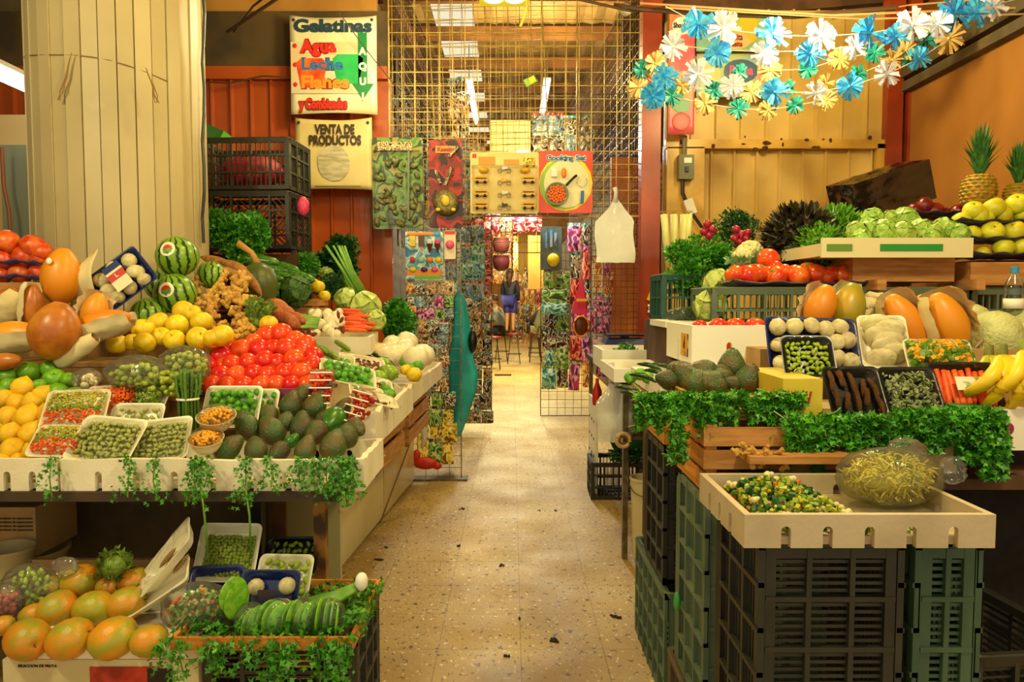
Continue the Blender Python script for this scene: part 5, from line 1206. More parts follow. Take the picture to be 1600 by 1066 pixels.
plastic_crate('plastic_crate', 'brownish crate lying on the floor under the second upright crate', (.72, 2.24, 0), rot(), .36, .5, .245, m_crateb, 'bars')
upright('plastic_crate', 'black crate standing on end, third along the aisle', .545, .86, 2.62, 2.95, .415, .92, m_crate, 'slots')
plastic_crate('plastic_crate', 'green crate lying on the floor under the third upright crate', (.71, 2.86, 0), rot(0, 0, PI / 2), .62, .34, .41, m_crateg2, 'mixed')
tag(ob('plastic_scrap', MB().ell(W(1058, 940, 2.3), (.012, .02, .03), n=8), M('cap_green', '3fa04a', rough=.4), smooth=True), 'bit of bright green plastic caught between the aisle crates', 'scrap')
plastic_crate('plastic_crate', 'black crate lying at the lower right corner', (1.28, 1.98, W(0, 985, 1.9).z - .3), rot(0, 0, .1), .34, .42, .3, m_crate, 'slots')
tag(ob('lower_box', MB().box((1.28, 1.98, (W(0, 985, 1.9).z - .305) / 2), (.3, .38, W(0, 985, 1.9).z - .31)), m_woodd), 'dark box under the corner crate at lower right', 'box')
tag(ob('shade_sheet', MB().box((1.75, 2.32, .5), (1.3, .02, 1.0)), M('shade_sheet', '0e0c0c', '1a1512', rough=.9, scale=30)), 'near-black sheet added for the dark interior under the right stall', 'cloth')  # added sheet; the stall interior's shade is put into its colour
# foam tray of chopped vegetables
fx0, fx1 = W(1178, 0, 1.6).x, W(1587, 0, 1.6).x
ft = foam_box('foam_tray', 'white foam tray jutting out at right with chopped vegetables and a bag', ((fx0 + fx1) / 2, 1.795, plz), .0, fx1 - fx0, .39, .075, th=.016, notches=(6, 4), mat=M('foam_grey', 'c4b296', 'b4a284', rough=.6, scale=5, bump=.1, bscale=90))
tzz = plz + .02
t = thing('chopped_vegetables', 'chopped cauliflower, corn and squash spread in the foam tray', 'vegetables', (0, 0, 0)); q = random.Random(41)
def scatter(n, fn, x0, x1, y0, y1, hh):
    mb = MB()
    for k in range(n):
        u = q.random(); v = q.random(); x = x0 + (x1 - x0) * u; y = y0 + (y1 - y0) * v
        z = tzz + hh * math.sin(PI * min(1, .2 + u * .8)) * math.sin(PI * (.15 + v * .7)) * q.uniform(.3, 1)
        fn(mb, Vector((x, y, z)))
    return mb
def cub(s): return lambda mb, p: mb.box(p, (s * q.uniform(.6, 1.5), s, s * .8), rot(q.uniform(0, 3), q.uniform(0, 3), q.uniform(0, 3)))
def blob(s): return lambda mb, p: [mb.ell(p + Vector((q.uniform(-s, s), q.uniform(-s, s), q.uniform(0, s))) * .7, (s * .6,) * 3, n=7, k=5) for _ in range(4)]
for nm, lb, c, n, f in (('cauliflower_bits', 'cream cauliflower bits', M('cauliflower', 'd8cf98', rough=.6), 34, blob(.013)), ('squash_bits', 'yellow-green squash bits', M('yellow_green', 'b0b83a', rough=.4), 240, cub(.011)),
                        ('green_bits', 'green chopped bits', MT['green_piece'], 200, cub(.01)), ('carrot_bits', 'orange carrot bits', m_dcar, 45, cub(.008)), ('dark_bits', 'dark green leaf bits', m_leafd, 130, cub(.013)), ('corn_bits', 'yellow corn bits', m_corn, 140, cub(.006))):
    o = ob(nm, scatter(n, f, .57, .82, 1.62, 1.96, .09), c, t, smooth=nm.startswith('caul')); o['kind'] = 'stuff'; o['label'] = lb
o = ob('loose_bits', scatter(60, cub(.008), .75, .98, 1.62, 1.7, .012), MT['green_piece'], t); o['kind'] = 'stuff'
mb = MB()
for i in range(15):
    for j in range(9): mb.v.append((.56 + .52 * i / 14, 1.63 + .33 * j / 8, tzz + .008 + q.uniform(0, .012) + (.03 if i in (0, 14) else 0)))
for i in range(14):
    for j in range(8): mb.f.append([i * 9 + j, (i + 1) * 9 + j, (i + 1) * 9 + j + 1, i * 9 + j + 1]); mb.m.append(0)
tag(ob('plastic_sheet', mb, m_bag, smooth=True), 'crumpled clear plastic sheet lining the jutting foam tray', 'plastic sheet')
# noodle-like yellowish bag
nb = W(1390, 742, 1.85)
bag(1390, 745, 1.85, (.135, .09, .075), 'big clear bag of shredded yellow vegetables in the foam tray', seed=31, jit=.07, mat=film('yellow_bag', tint=(.95, .95, .7), gloss=0, bsc=14, milk=.05))
mb = MB()
for k in range(760):
    v = Vector((q.gauss(0, 1), q.gauss(0, 1), q.gauss(0, 1))).normalized() * q.random() ** .35; p = nb + Vector((v.x * .115, v.y * .07, v.z * .06 - .005)); d = Vector((q.uniform(-1, 1), q.uniform(-1, 1), q.uniform(-1, 1))) * .012
    mb.tube([p - d, p + d * .3 + Vector((0, 0, .003)), p + d], .0022, 4)
mb.ell(nb + Vector((0, 0, -.012)), (.09, .05, .035), n=14)
tag(ob('shredded_vegetables', mb, M('shreds', 'c8b83a', 'b0a83a', rough=.45, scale=10)), 'yellow-green shredded vegetables inside the big clear bag', 'vegetables', kind='stuff')
bag(1415, 705, 1.9, (.05, .03, .035), 'tied clear top of the big shredded vegetable bag', seed=32, jit=.3, name='clear_bag')
bag(1488, 735, 2.0, (.035, .03, .04), 'small empty clear bag right of the big shredded bag', seed=33, jit=.25)
# wooden crates on the aisle side
wood_crate('wooden_crate', 'orange slatted crate on top of the second upright crate, right aisle side', (.775, 2.32, .89), .45, .46, .2, m_wood, slats=3, mat2=m_woodo, gap=.18)
wood_crate('wooden_crate', 'lower orange slatted crate standing on the third upright crate', (.72, 2.78, .925), .35, .32, .1, m_woodo, slats=2, gap=.18)
for k in range(9):
    px, py = ((1150, 705), (1165, 700), (1180, 708), (1198, 702), (1215, 708), (1190, 722), (1175, 725), (1205, 715), (1228, 728))[k]
    k_gin.put(W(px, py, 2.02), rr(), S(R.uniform(9, 12), 2.02), 'pale ginger root behind the chopped vegetables tray', 'ginger', 'ginger roots behind the chopped vegetables')
tag(ob('root_shelf', MB().box((.82, 2.04, 1.03 - .02), (.34, .1, .02)), m_wood), 'narrow shelf board holding ginger behind the foam tray', 'board')
# wicker basket with avocados, beet, herbs
t = thing('wicker_basket', 'low woven basket of avocados edged with parsley, right of the aisle', 'basket', (.715, 2.36, 1.095)); mb = MB()
for k in range(7): 
    P = [(x, y, .004 + k * .011) for x, y in rrect(.34 + k * .004, .42 + k * .004, .05)]; mb.tube(P + [P[0]], .006, 5)
ob('weave', mb, M('wicker', 'c8984a', 'a87830', rough=.6, scale=12), t, smooth=True)
ob('basket_floor', MB().box((0, 0, .005), (.33, .4, .01)), m_wood, t)
ap = [(1072, 598, 20, .8), (1060, 588, 16, 1.2), (1100, 590, 19, 1.4), (1125, 597, 14, 1.3), (1105, 605, 18, 1.1), (1083, 606, 18, .8), (1143, 580, 19, .05), (1130, 590, 13, 1.0), (1168, 603, 19, .3), (1198, 605, 15, 1.2), (1045, 600, 14, 1.3), (1120, 610, 14, 1.4), (1145, 606, 11, 1.2)]
ap.sort()
for i, (px, py, rp, a) in enumerate(ap):
    Y = 2.36 + (610 - py) * .004; s = S(rp, Y) * 1.2
    k_avo.put(W(px, py - 6, Y), rot(0, a * (1 if i % 2 else -1), R.uniform(-.5, .5)), s, f'dark avocado in the woven basket, {nth(i, len(ap))}', 'avocado', 'avocados in the woven basket')
def drape(name, label, x0p, x1p, ytop, ybot, Y, n, s, mats, seed, group=None, yj=.03, ragged=None):
    """mass of leafy herbs hanging along an edge between two picture columns"""
    rd_ = random.Random(seed); o = W((x0p + x1p) / 2, ytop, Y); t = thing(name, label, 'herbs', o, group=group); mb = MB(); ms = MB()
    for k in range(int(n * 1.9)):
        u = rd_.random(); v = rd_.random() ** 1.1; px = x0p + (x1p - x0p) * u; bot = ybot + (ragged(u) if ragged else 0) ; py = ytop + (bot - ytop) * v
        p = W(px, py, Y + rd_.uniform(-yj, yj * 1.5)) - o; sprig_leaf(mb, p, Vector((rd_.uniform(-1, 1), rd_.uniform(-1, .1), rd_.uniform(-1, .5))), s * .7 * rd_.uniform(.7, 1.3), rd_)
        if k % 40 == 0: e = p + Vector((rd_.uniform(-.04, .04), rd_.uniform(-.01, .03), rd_.uniform(-.03, .03))); ms.tube([p, (p + e) / 2 + Vector((.005, -.005, 0)), e], .002, 4)
    ob('leaves', mb, mats, t); ob('stems', ms, m_stem, t); return t
rg = lambda a, b, f, ph=0: (lambda u: 1.5 * a * math.sin(u * f + ph) + 1.6 * b * math.sin(u * f * 2.7 + 1))
drape('parsley_fringe', 'bright parsley fringe over the left end of the woven basket', 992, 1120, 614, 655, 2.13, 800, .026, M('parsley_bright', '52a622', '307818', c3='80cc38', rough=.4, scale=18, lo=.35, hi=.6), 71, ragged=rg(10, 8, 9))
drape('parsley_fringe', 'parsley fringe over the right half of the woven basket', 1110, 1255, 614, 658, 2.13, 800, .026, MT['parsley_bright'], 72, ragged=rg(8, 14, 11, 1))
drape('parsley_fringe', 'long green parsley garland below the black packs', 1225, 1400, 648, 712, 2.08, 1500, .027, MT['parsley_bright'], 73, ragged=rg(12, 10, 8))
drape('parsley_fringe', 'right end of the parsley garland below the carrots and bananas', 1395, 1570, 640, 700, 2.08, 1500, .027, MT['parsley_bright'], 74, ragged=rg(6, 8, 7, 3))
drape('parsley_fringe', 'parsley tuft hanging low at the right end of the garland', 1535, 1572, 680, 745, 2.06, 260, .03, MT['parsley_bright'], 75)
drape('parsley_fringe', 'parsley strand trailing down between the orange slatted crates', 1046, 1072, 640, 720, 2.1, 200, .026, m_leaf, 76)
# eggplants and chilies at the basket's left
for i, (px, py, Y, rz) in enumerate(((1005, 592, 2.6, -.6), (995, 620, 2.35, -.5), (1025, 585, 2.7, -.8), (1015, 575, 2.8, -.7), (985, 612, 2.4, -.6), (1035, 575, 2.9, -.5))):
    k_chi.put(W(px, py, Y), rot(0, .2, rz), .021, f'long dark chili left of the woven basket, {nth([4, 1, 0, 3, 2, 5][i], 6)}', 'chili', 'dark chilies left of the basket')
for i, (px, py) in enumerate(((1000, 585), (985, 590), (1012, 590))): k_lim.put(W(px, py, 2.9), rr(), .026, f'loose lime in the empty white foam tray, {nth(i, 3)}', 'lime', 'limes in the white foam tray')
foam_box('foam_tray', 'white foam tray with chilies between basket and parsley tuft', (.70, 3.0, 1.085), -.0, .32, .66, .06, notches=(1, 3), mat=m_foamw)
tag(ob('tray_board', MB().box((.72, 3.0, 1.06), (.36, .62, .03)), m_wood), 'board under the white foam tray of chilies', 'board')
tag(ob('board_prop', MB().box((.72, 3.12, .735), (.3, .1, .62)), m_woodd), 'dark prop under the board of chilies', 'prop')
# white foam box with tomatoes
foam_box('foam_box', 'white foam box of tomatoes with a blue and yellow side label', (.835, 3.05, 1.2), 0, .29, .46, .15, notches=(2, 2), mat=m_foamw)
tag(ob('side_label', MB().box((.688, 2.93, 1.27), (.003, .11, .09)), M('label_navy', '1f2c50', 'e8a428', rough=.5, scale=14, lo=.5, hi=.52)), 'navy and yellow label on the side of the white tomato box', 'label')
wood_crate('wooden_crate', 'dark crate carrying the white tomato box', (.835, 3.07, 1.08), .28, .44, .115, m_woodd, slats=2)
for i, (px, s) in enumerate(((1093, .8), (1122, 1), (1149, 1.05), (1180, 1.05))):
    k_tom.put(W(px, 511, 2.95) , rot(R.uniform(-.3, .3), 0, 0), S(15 * s, 2.95), f'red tomato in the white foam box, {nth(i, 4)}', 'tomato', 'tomatoes in the white foam box')
for k in range(6): k_tom.put(Vector((.75 + (k % 3) * .085, 3.05 + (k // 3) * .1, 1.27)), rr(.3), .042, 'red tomato deeper in the white foam box', 'tomato', 'tomatoes deeper in the white foam box')
# cardboard cartons carrying the packs
m_yb = M('yellow_carton', 'd8c23a', 'c8ae30', rough=.6, scale=3)
def carton(name, label, x0, x1, y0, y1, z0, z1, mat, deco=None):
    t = thing(name, label, 'box', ((x0 + x1) / 2, (y0 + y1) / 2, z0)); ob('carton_body', MB().box((0, 0, (z1 - z0) / 2), (x1 - x0, y1 - y0, z1 - z0)), mat, t); return t
X = lambda px, Y: W(px, 0, Y).x
Z = lambda py, Y: W(0, py, Y).z
t = carton('carton', 'yellow carton printed upside down behind the parsley', X(1236, 2.14), X(1300, 2.14), 2.14, 2.5, Z(660, 2.14), Z(592, 2.14), m_yb)
text('les', .055, M('print_red', '9a2414', rough=.6), t, (.0, -.183, .075), (PI / 2, PI, 0), name='printed_letters', shear=.2)
t = carton('carton', 'red patterned carton beneath the mushroom tray', X(1196, 2.66), X(1250, 2.66), 2.66, 2.74, Z(640, 2.66), Z(578, 2.66), M('red_pattern', 'b8341c', 'd8a04a', rough=.6, scale=30))
t = carton('carton', 'cream carton with a green panel behind the parsley garland', X(1230, 2.12), X(1290, 2.12), 2.12, 2.55, Z(752, 2.12), Z(662, 2.12), M('carton_cream', 'cdb98a', rough=.7))
ob('green_panel', MB().box((.0, -.216, .11), (.1, .002, .075)), M('panel_green', '1f8a34', rough=.5), t)
t = carton('carton', 'wide cream carton under the black packs', X(1292, 2.16), X(1520, 2.16), 2.16, 2.6, Z(740, 2.16), Z(655, 2.16), MT['carton_cream'])
t = carton('carton', 'green carton at the right end behind the parsley', X(1521, 2.14), X(1572, 2.14), 2.14, 2.5, Z(728, 2.14), Z(636, 2.14), MT['panel_green'])
t = carton('carton', 'white carton with plum print under the bananas', X(1574, 2.14), X(1640, 2.14), 2.14, 2.6, Z(704, 2.14), Z(640, 2.14), m_white)
mb = MB(); [mb.ell((-.04 + a, -.231, .05 + b), (.016, .002, .018), n=14) for a, b in ((0, 0), (.022, -.008), (.01, .018), (.03, .014), (-.008, .016))]; ob('plum_print', mb, M('plum', '8f2450', rough=.6), t, smooth=True)
tag(ob('stall_shelf', MB().box((1.45, 2.62, Z(755, 2.14) + .0), (1.45, 1.0, .03)), m_woodd), 'dark shelf carrying the cartons of the right stall', 'shelf')
t = thing('trestle', 'trestle under the right shelf', 'trestle', (1.45, 2.7, 0))
for sx in (-.3, .6): ob('leg', MB().box((sx, 0, Z(755, 2.14) / 2 - .01), (.05, .7, Z(755, 2.14) - .03)), m_woodd, t)
carton('carton', 'hidden carton stack raising the papayas on the right stall', X(1200, 2.65), 2.2, 2.66, 3.1, Z(755, 2.14) + .016, 1.27, m_card)
carton('carton', 'cardboard carton end beneath the banana bunches', X(1500, 2.5), X(1530, 2.5), 2.5, 2.63, Z(755, 2.14) + .016, 1.2, m_card)
# packs: back row
def pk(name, label, px, py, Y, w, h, r, mat, filmz=.02, d=.028): p = W(px, py, Y); produce_tray(name, label, p, r, w, h, d, mat, filmz); return p
rA = T(1.05, 0, 0)
p = pk('mushroom_tray', 'large blue tray of white mushrooms, standing at the back left of the packs', 1266, 548, 2.6, .31, .22, T(1.1, .04, -.03), m_trayb, .05)
i = 0
for (x, y) in ((-.12, .07), (-.12, .0), (-.12, -.07), (-.06, .075), (0, .08), (.05, .07), (.1, .08), (.08, .02), (.12, .03), (.075, -.04), (.12, -.05), (.03, .0), (-.05, 0), (.0, -.06)):
    k_mus.put(p + T(1.1, .04, -.03) @ Vector((x, y, .035)), T(1.1, .04, -.03) @ rot(R.uniform(-.6, .6), R.uniform(-.6, .6), 0), .032, 'white mushroom in the large blue tray', 'mushroom', 'mushrooms in the large blue tray')
seed_tray(1260, 563, 2.36, .15, .14, T(1.0, 0, -.12), 'small black pack of green tomatillos in front of the blue tray', 'small green tomatillo in the black pack', k_brd, 8, 7, .0105, 'tomatillo', mat=m_trayk, layers=1, filmz=.014)
p = pk('mushroom_pack', 'pale pack of flat oyster mushrooms beside the papayas', 1378, 540, 2.6, .15, .2, T(1.0, .0, -.2), m_tray, .03)
for k in range(7):
    k_mus.put(p + T(1.0, 0, -.2) @ Vector((R.uniform(-.03, .03), -.07 + k * .023, .03)), T(1.0, 0, -.2) @ rot(.8, R.uniform(-.3, .3), 0), (.055, .04, .02), 'broad oyster mushroom in the pale pack', 'mushroom', 'oyster mushrooms in the pale pack')
mix_pack(1465, 560, 2.45, .2, .12, T(.9, 0, -.15), 'film-wrapped pack of squash flowers and greens before the papayas', [(MT['green_piece'], 'green_stems', 0, 1), (m_corn, 'squash_flowers', .2, .9)], 9, 150, s=.014)
# black front packs
rF = T(1.0, 0, .02)
p = W(1331, 618, 2.24); produce_tray('tamarind_pack', 'black pack of brown tamarind pods above the parsley', p, rF, .165, .16, .025, m_trayk, .022)
for k in range(15): k_tam.put(p + rF @ Vector((-.062 + (k % 5) * .031, R.uniform(-.03, .03) + (.03 if k < 7 else -.03), .015 + (k // 7) * .007)), rF @ rot(0, 0, PI / 2 + R.uniform(-.4, .4)), .0105, 'brown knobbly tamarind pod in the black pack', 'pod', 'tamarind pods in the black pack')
p = W(1419, 620, 2.24); produce_tray('herb_pack', 'black pack of pale chopped cactus leaves, middle of the front packs', p, rF, .165, .165, .025, m_trayk, .022)
mb = MB(); q = random.Random(77)
for k in range(300): mb.box((q.uniform(-.07, .07), q.uniform(-.07, .07), q.uniform(.008, .034)), (q.uniform(.008, .02), .01, .004), rot(q.uniform(0, 3), q.uniform(0, 3), q.uniform(0, 3)))
mb.xf(rF, p); tag(ob('chopped_leaves', mb, M('pale_leaf', 'a8ad80', '7f8a58', rough=.5, scale=30)), 'pale grey-green chopped leaves in the middle black pack', 'vegetables', kind='stuff')
p = W(1505, 612, 2.26); rC = T(1.0, 0, -.12); t = produce_tray('carrot_pack', 'black pack of carrots with a shiny label, right of the front packs', p, rC, .185, .165, .025, m_trayk, .026)
for k in range(9): k_car.put(p + rC @ Vector((-.075 + k * .0185, R.uniform(-.008, .008), .02)), rC @ rot(0, 0, -PI / 2 + R.uniform(-.08, .08)), .0135 * R.uniform(2.0, 2.2) / 2.1 * 1.9, 'orange carrot in the black pack', 'carrot', 'carrots in the black pack')
ob('paper_label', MB().box((.0, .0, .056), (.085, .045, .002)), M('label_mix', 'dcd8c4', '6a9a3a', rough=.4, scale=25, lo=.55, hi=.6, c3='c83a1c'), t)
# papayas of the right stall
papaya(1282, 478, 2.85, 24, 34, 1.2, 'round orange papaya in paper, leftmost of the right stall', (-.9, PI * .45, .1))
papaya(1325, 480, 2.88, 27, 38, 1.35, 'green-yellow papaya in paper, second from left on the right stall', (-1.0, PI * .3, .1), colr=M('papaya_green', 'b8982a', '8f8a24', rough=.35, scale=5))
papaya(1415, 505, 2.8, 27, 50, 2.1, 'ripe papaya in open paper behind the oyster mushrooms', (4.0, 8.3, .14))
papaya(1480, 503, 2.75, 30, 48, 2.0, 'largest bright papaya in torn paper, before the melons', (4.0, 8.5, .16))
papaya(1448, 495, 2.92, 16, 36, 1.9, 'narrow papaya squeezed between the two ripe papayas')
for (px, py, w_, h_, lab) in ((1385, 470, 90, 26, 'crumpled white paper behind the ripe papaya'), (1352, 495, 60, 50, 'torn white paper beside the green-yellow papaya'), (1372, 520, 66, 60, 'long fold of white paper above the oyster mushroom pack')):
    mb = MB(); q = random.Random(px); o_ = W(px, py, 2.9)
    for i in range(10):
        for j in range(7): u, v = i / 9 - .5, j / 6 - .5; mb.v.append((S(w_, 2.9) * u, q.uniform(-.018, .018), S(h_, 2.9) * v * (1 - 1.2 * u * u) + q.uniform(-.01, .01)))
    for i in range(9):
        for j in range(6): mb.f.append([i * 7 + j, (i + 1) * 7 + j, (i + 1) * 7 + j + 1, i * 7 + j + 1]); mb.m.append(0)
    o = ob('wrapping_paper', mb, m_paper, smooth=True, loc=o_); tag(o, lab, 'paper'); md = o.modifiers.new('s', 'SOLIDIFY'); md.thickness = .0015
for i, (px, py, rp, Y) in enumerate(((1552, 528, 43, 2.75), (1520, 505, 30, 3.0), (1598, 508, 28, 2.95), (1612, 535, 34, 2.8))):
    k_mel.put(W(px, py, Y), rot(.2, 1.3, R.uniform(0, 1)), S(rp, Y), ('large pale netted melon right of the papayas', 'pale melon behind the large one', 'pale melon at the right edge, upper', 'pale melon at the right edge, lower')[i], 'melon', 'pale melons on the right stall')
# bananas
def bananas(px, py, Y, n, L, r, spread, label, col, rz=0, up=1):
    t = thing('banana_bunch', label, 'bananas', W(px, py, Y), rz)
    for k in range(n):
        a = (k / (n - 1) - .5) * spread; P = []; Q = []
        for i in range(9):
            u = i / 8; x = math.sin(a) * L * (u ** .8) ; z = -L * u * math.cos(a); y = -.35 * L * math.sin(PI * u * .9) - .01 * k % 2
            P.append((x, y, z * .9)); Q.append(r * (.35 if i == 0 else max(.25, math.sin(PI * (.12 + .8 * u)) ** .5)))
        ob('banana', MB().tube(P, Q, 7), col, t, smooth=True)
    ob('crown_stem', MB().tube([(0, 0, .035), (0, 0, 0), (0, -.01, -.03)], [.012, .016, .02], 7), M('banana_stem', '7f8a24', '5a5a20', rough=.6, scale=10), t, smooth=True)
m_ban = M('banana', 'ecc81e', 'dcb41a', rough=.4, scale=3, c3='b89020')
bananas(1566, 556, 2.2, 5, .17, .022, 1.5, 'near bunch of yellow bananas at the right, beside the carrot pack', m_ban)
bananas(1600, 548, 2.18, 5, .18, .023, 1.3, 'rightmost bunch of yellow bananas, cut by the edge of the view', m_ban)
bananas(1545, 556, 2.4, 4, .13, .018, 1.6, 'small greenish bunch of bananas behind the near bunch', M('banana_green', 'b0b024', 'c8b820', rough=.4, scale=4))
# grey-green crates row behind
GZ = W(0, 450, 3.3).z
for i, (a, b) in enumerate(((1118, 1334), (1336, 1532), (1534, 1740))):
    plastic_crate('plastic_crate', f'grey-green crate behind the papayas, {nth(i, 3)} of three in a row', ((X(a, 3.3) + X(b, 3.3)) / 2, 3.5, GZ - .3), rot(), X(b, 3.3) - X(a, 3.3) - .01, .4, .3, m_crateg2, 'bars')
tag(ob('crate_stand', MB().box((1.82, 3.52, (GZ - .305) / 2), (1.8, .38, GZ - .31)), m_woodd), 'dark stand beneath the row of grey-green crates', 'stand')
# tomatoes on top tray
def moulded(name, label, px, py, Y, wpx, mat, dep=.24):
    t = thing(name, label, 'tray', W(px, py, Y)); mb = MB(); n = 15
    for i in range(n):
        for j in range(6): mb.v.append((S(wpx, Y) * (i / (n - 1) - .5), dep * (j / 5 - .5), .005 * math.sin(i * 1.7 + j) + (.014 if j in (0, 5) else 0) + (.014 if i in (0, n - 1) else 0)))
    for i in range(n - 1):
        for j in range(5): mb.f.append([i * 6 + j, (i + 1) * 6 + j, (i + 1) * 6 + j + 1, i * 6 + j + 1]); mb.m.append(0)
    o = ob('pulp_sheet', mb, mat, t, smooth=True); o.modifiers.new('s', 'SOLIDIFY').thickness = .006; return t
m_dtray = M('dark_tray', '2c2a3c', '3a3648', rough=.4, scale=4)
moulded('moulded_tray', 'dark moulded tray of red tomatoes on the grey-green crate', 1238, 446, 3.4, 210, m_dtray)
tt = [(1148, 430, 1), (1168, 432, 1.15), (1185, 428, 1), (1200, 406, 1.1), (1212, 433, 1.1), (1212, 420, .8), (1198, 428, .8), (1225, 425, .8), (1248, 433, 1.15), (1240, 428, .9), (1275, 430, 1.1), (1262, 424, .9), (1298, 428, .9), (1318, 430, 1.05), (1290, 434, .9)]
k_to2 = K_tomato('dc3c14', 'beef_tomato', 'e86a1c', 'big tomato')
heap(k_to2, [('dark tray on the grey-green crate', tt)], lambda y: 3.38 + (434 - y) * .003, 16, 'tomato', 'big red-orange tomato', 'big tomatoes on the dark tray')
# lettuce carton on wooden crate
wood_crate('wooden_crate', 'orange wooden crate under the carton of lettuces', ((X(1345, 3.3) + X(1508, 3.3)) / 2, 3.5, Z(440, 3.3)), X(1508, 3.3) - X(1345, 3.3), .38, Z(402, 3.3) - Z(440, 3.3), m_wood, slats=1, gap=0, mat2=m_woodo)
for k, px in enumerate((1352, 1500)): tag(ob('wood_block', MB().box(W(px, 446, 3.35), (.04, .3, .045)), m_wood), f'small wood block under the lettuce crate, {"left" if k == 0 else "right"}', 'block')
t = carton('lettuce_carton', 'shallow pale carton with a green stripe full of lettuces', X(1293, 3.2), X(1530, 3.2), 3.2, 3.75, Z(400, 3.2), Z(380, 3.2), M('carton_pale', 'ddd2a4', rough=.6))
ob('carton_body', MB().box((0, -.28, .035), (X(1530, 3.2) - X(1293, 3.2) + .01, .012, .085)), MT['carton_pale'], t)
ob('green_stripe', MB().box((.06, -.288, .035), (.27, .002, .03)), MT['panel_green'], t); ob('green_stripe', MB().box((-.25, -.288, .035), (.11, .002, .03)), M('stripe_olive', '5f8a2c', rough=.6), t)
ll = [(1363, 343, 1), (1390, 345, .9), (1412, 346, 1.2), (1338, 362, .9), (1358, 358, 1), (1381, 362, 1.1), (1410, 366, 1.1), (1438, 362, 1.1), (1474, 360, 1.1), (1456, 366, .9), (1498, 366, .9), (1345, 372, .8), (1425, 350, .8)]
ll.sort()
for i, (px, py, k) in enumerate(ll):
    Y = 3.35 + (372 - py) * .008; o = k_let.put(W(px, py, Y), rr(.6), S(18.5 * k, Y), f'light green lettuce head in the striped carton, {nth(i, len(ll))}', 'lettuce', 'lettuce heads in the striped carton')
# curly heads left of the carton
k_pur.put(W(1248, 378, 3.75), rr(.4), (.17, .14, .16), 'big dark purple curly lettuce between tomatoes and green lettuce', 'lettuce')
k_frl.put(W(1278, 385, 3.6), rr(.4), .095, 'bright green curly lettuce beside the dark purple one', 'lettuce')
k_frl.put(W(1305, 365, 3.8), rr(.4), .12, 'bright curly lettuce directly behind the striped carton', 'lettuce')
k_gcab.put(W(1318, 355, 3.95), rr(.4), .09, 'bluish green cabbage leaves behind the curly lettuce', 'cabbage')
herb_bunch('herb_bunch', 'dense round bunch of watercress on top, below the sheet wall', W(1146, 358, 4.3), (.14, .12, .11), 1500, .022, m_leafd, seed=81)
herb_bunch('herb_bunch', 'wide bunch of bright parsley left of the cauliflower', W(1100, 400, 4.1), (.2, .14, .13), 2200, .036, MT['parsley_bright'], seed=82)
herb_bunch('herb_bunch', 'drooping parsley below the wide bunch, over the crate', W(1085, 435, 4.0), (.13, .1, .1), 800, .034, m_leaf, seed=83)
# cauliflower
for i, (px, py, s) in enumerate(((1172, 398, .07), (1160, 405, .055))):
    t = thing('cauliflower', ('large cream cauliflower head in front of the radishes', 'smaller cauliflower head at the left of the large one')[i], 'cauliflower', W(px, py, 3.8 - i * .06)); mb = MB(); q = random.Random(i)
    for k in range(90):
        u = q.random(); a = k * 2.4; v = Vector((math.sqrt(1 - u * u) * math.cos(a), math.sqrt(1 - u * u) * math.sin(a), u)); mb.ell(v * s * .85, (s * .22,) * 3, n=7, k=5)
    mb.ell((0, 0, 0), (s * .85, s * .85, s * .7)); ob('curd', mb, MT['cauliflower'], t, smooth=True)
    mb = MB()
    for k in range(14): a = k * .45; sprig_leaf(mb, Vector((s * .8 * math.cos(a), s * .8 * math.sin(a), -s * .4)), Vector((math.cos(a), math.sin(a), .8)), s * 1.1, q)
    ob('leaves', mb, M('cauli_leaf', '8ab07a', '6f9a60', rough=.5, scale=8), t)
k_cab.put(W(1122, 445, 3.6), rr(.4), .075, 'pale cabbage beside the grey-green crate, upper', 'cabbage'); k_cab.put(W(1110, 478, 3.4), rr(.4), .075, 'pale green leafy cabbage beside the grey-green crate, lower', 'cabbage')
t0 = thing('radish', 'radish', 'radish'); ob('root', MB().lathe([(.02, -1.6), (.2, -1.1), (.75, -.7), (1, 0), (.75, .7), (.2, .95), (.05, 1)], 14), M('radish_skin', 'b8203c', '8f1c3c', rough=.3, scale=3, rnd=.1), t0, smooth=True); k_rds = Kind(t0)
for i, (px, py) in enumerate(sorted(((1105, 350), (1112, 358), (1100, 362), (1150, 358), (1158, 366), (1165, 372), (1148, 372), (1156, 378), (1168, 364), (1108, 368)))):
    k_rds.put(W(px, py, 4.0), rr(.8), S(6.5, 4.0), f'red radish among the herb bunches, {nth(i, 10)}', 'radish', 'radishes among the herb bunches')
# leeks
for i, (px, a) in enumerate(((1040, .09), (1050, .02), (1062, -.02), (1068, -.04))):
    t = thing('leek', f'upright pale leek against the red post, {nth(i, 4)}', 'leek', W(px + 4, 418, 4.9), group='leeks by the red post')
    h = W(0, 335, 4.9).z - W(0, 418, 4.9).z
    ob('shaft', MB().tube([(0, 0, 0), (-a * h * .5, 0, h * .5), (-a * h, 0, h)], [.018, .021, .024], 10), M('leek_shaft', 'dcd694', 'c3cc74', rough=.4, scale=4), t, smooth=True)
    mb = MB(); q = random.Random(i)
    for k in range(14): b = k * .45; mb.tube([(-a * h, 0, h), (-a * h + .015 * math.cos(b), .015 * math.sin(b), h + .02), (-a * h + .03 * math.cos(b), .03 * math.sin(b), h + q.uniform(0, .03))], .0015, 3)
    ob('root_hairs', mb, M('root_hair', 'a8843c', rough=.8), t)
    mb = MB(); [sprig_leaf(mb, Vector((q.uniform(-.015, .015), 0, -.0)), Vector((q.uniform(-.3, .3), 0, -1)), .12, q) for k in range(6)]; ob('leaves', mb, m_stem, t)
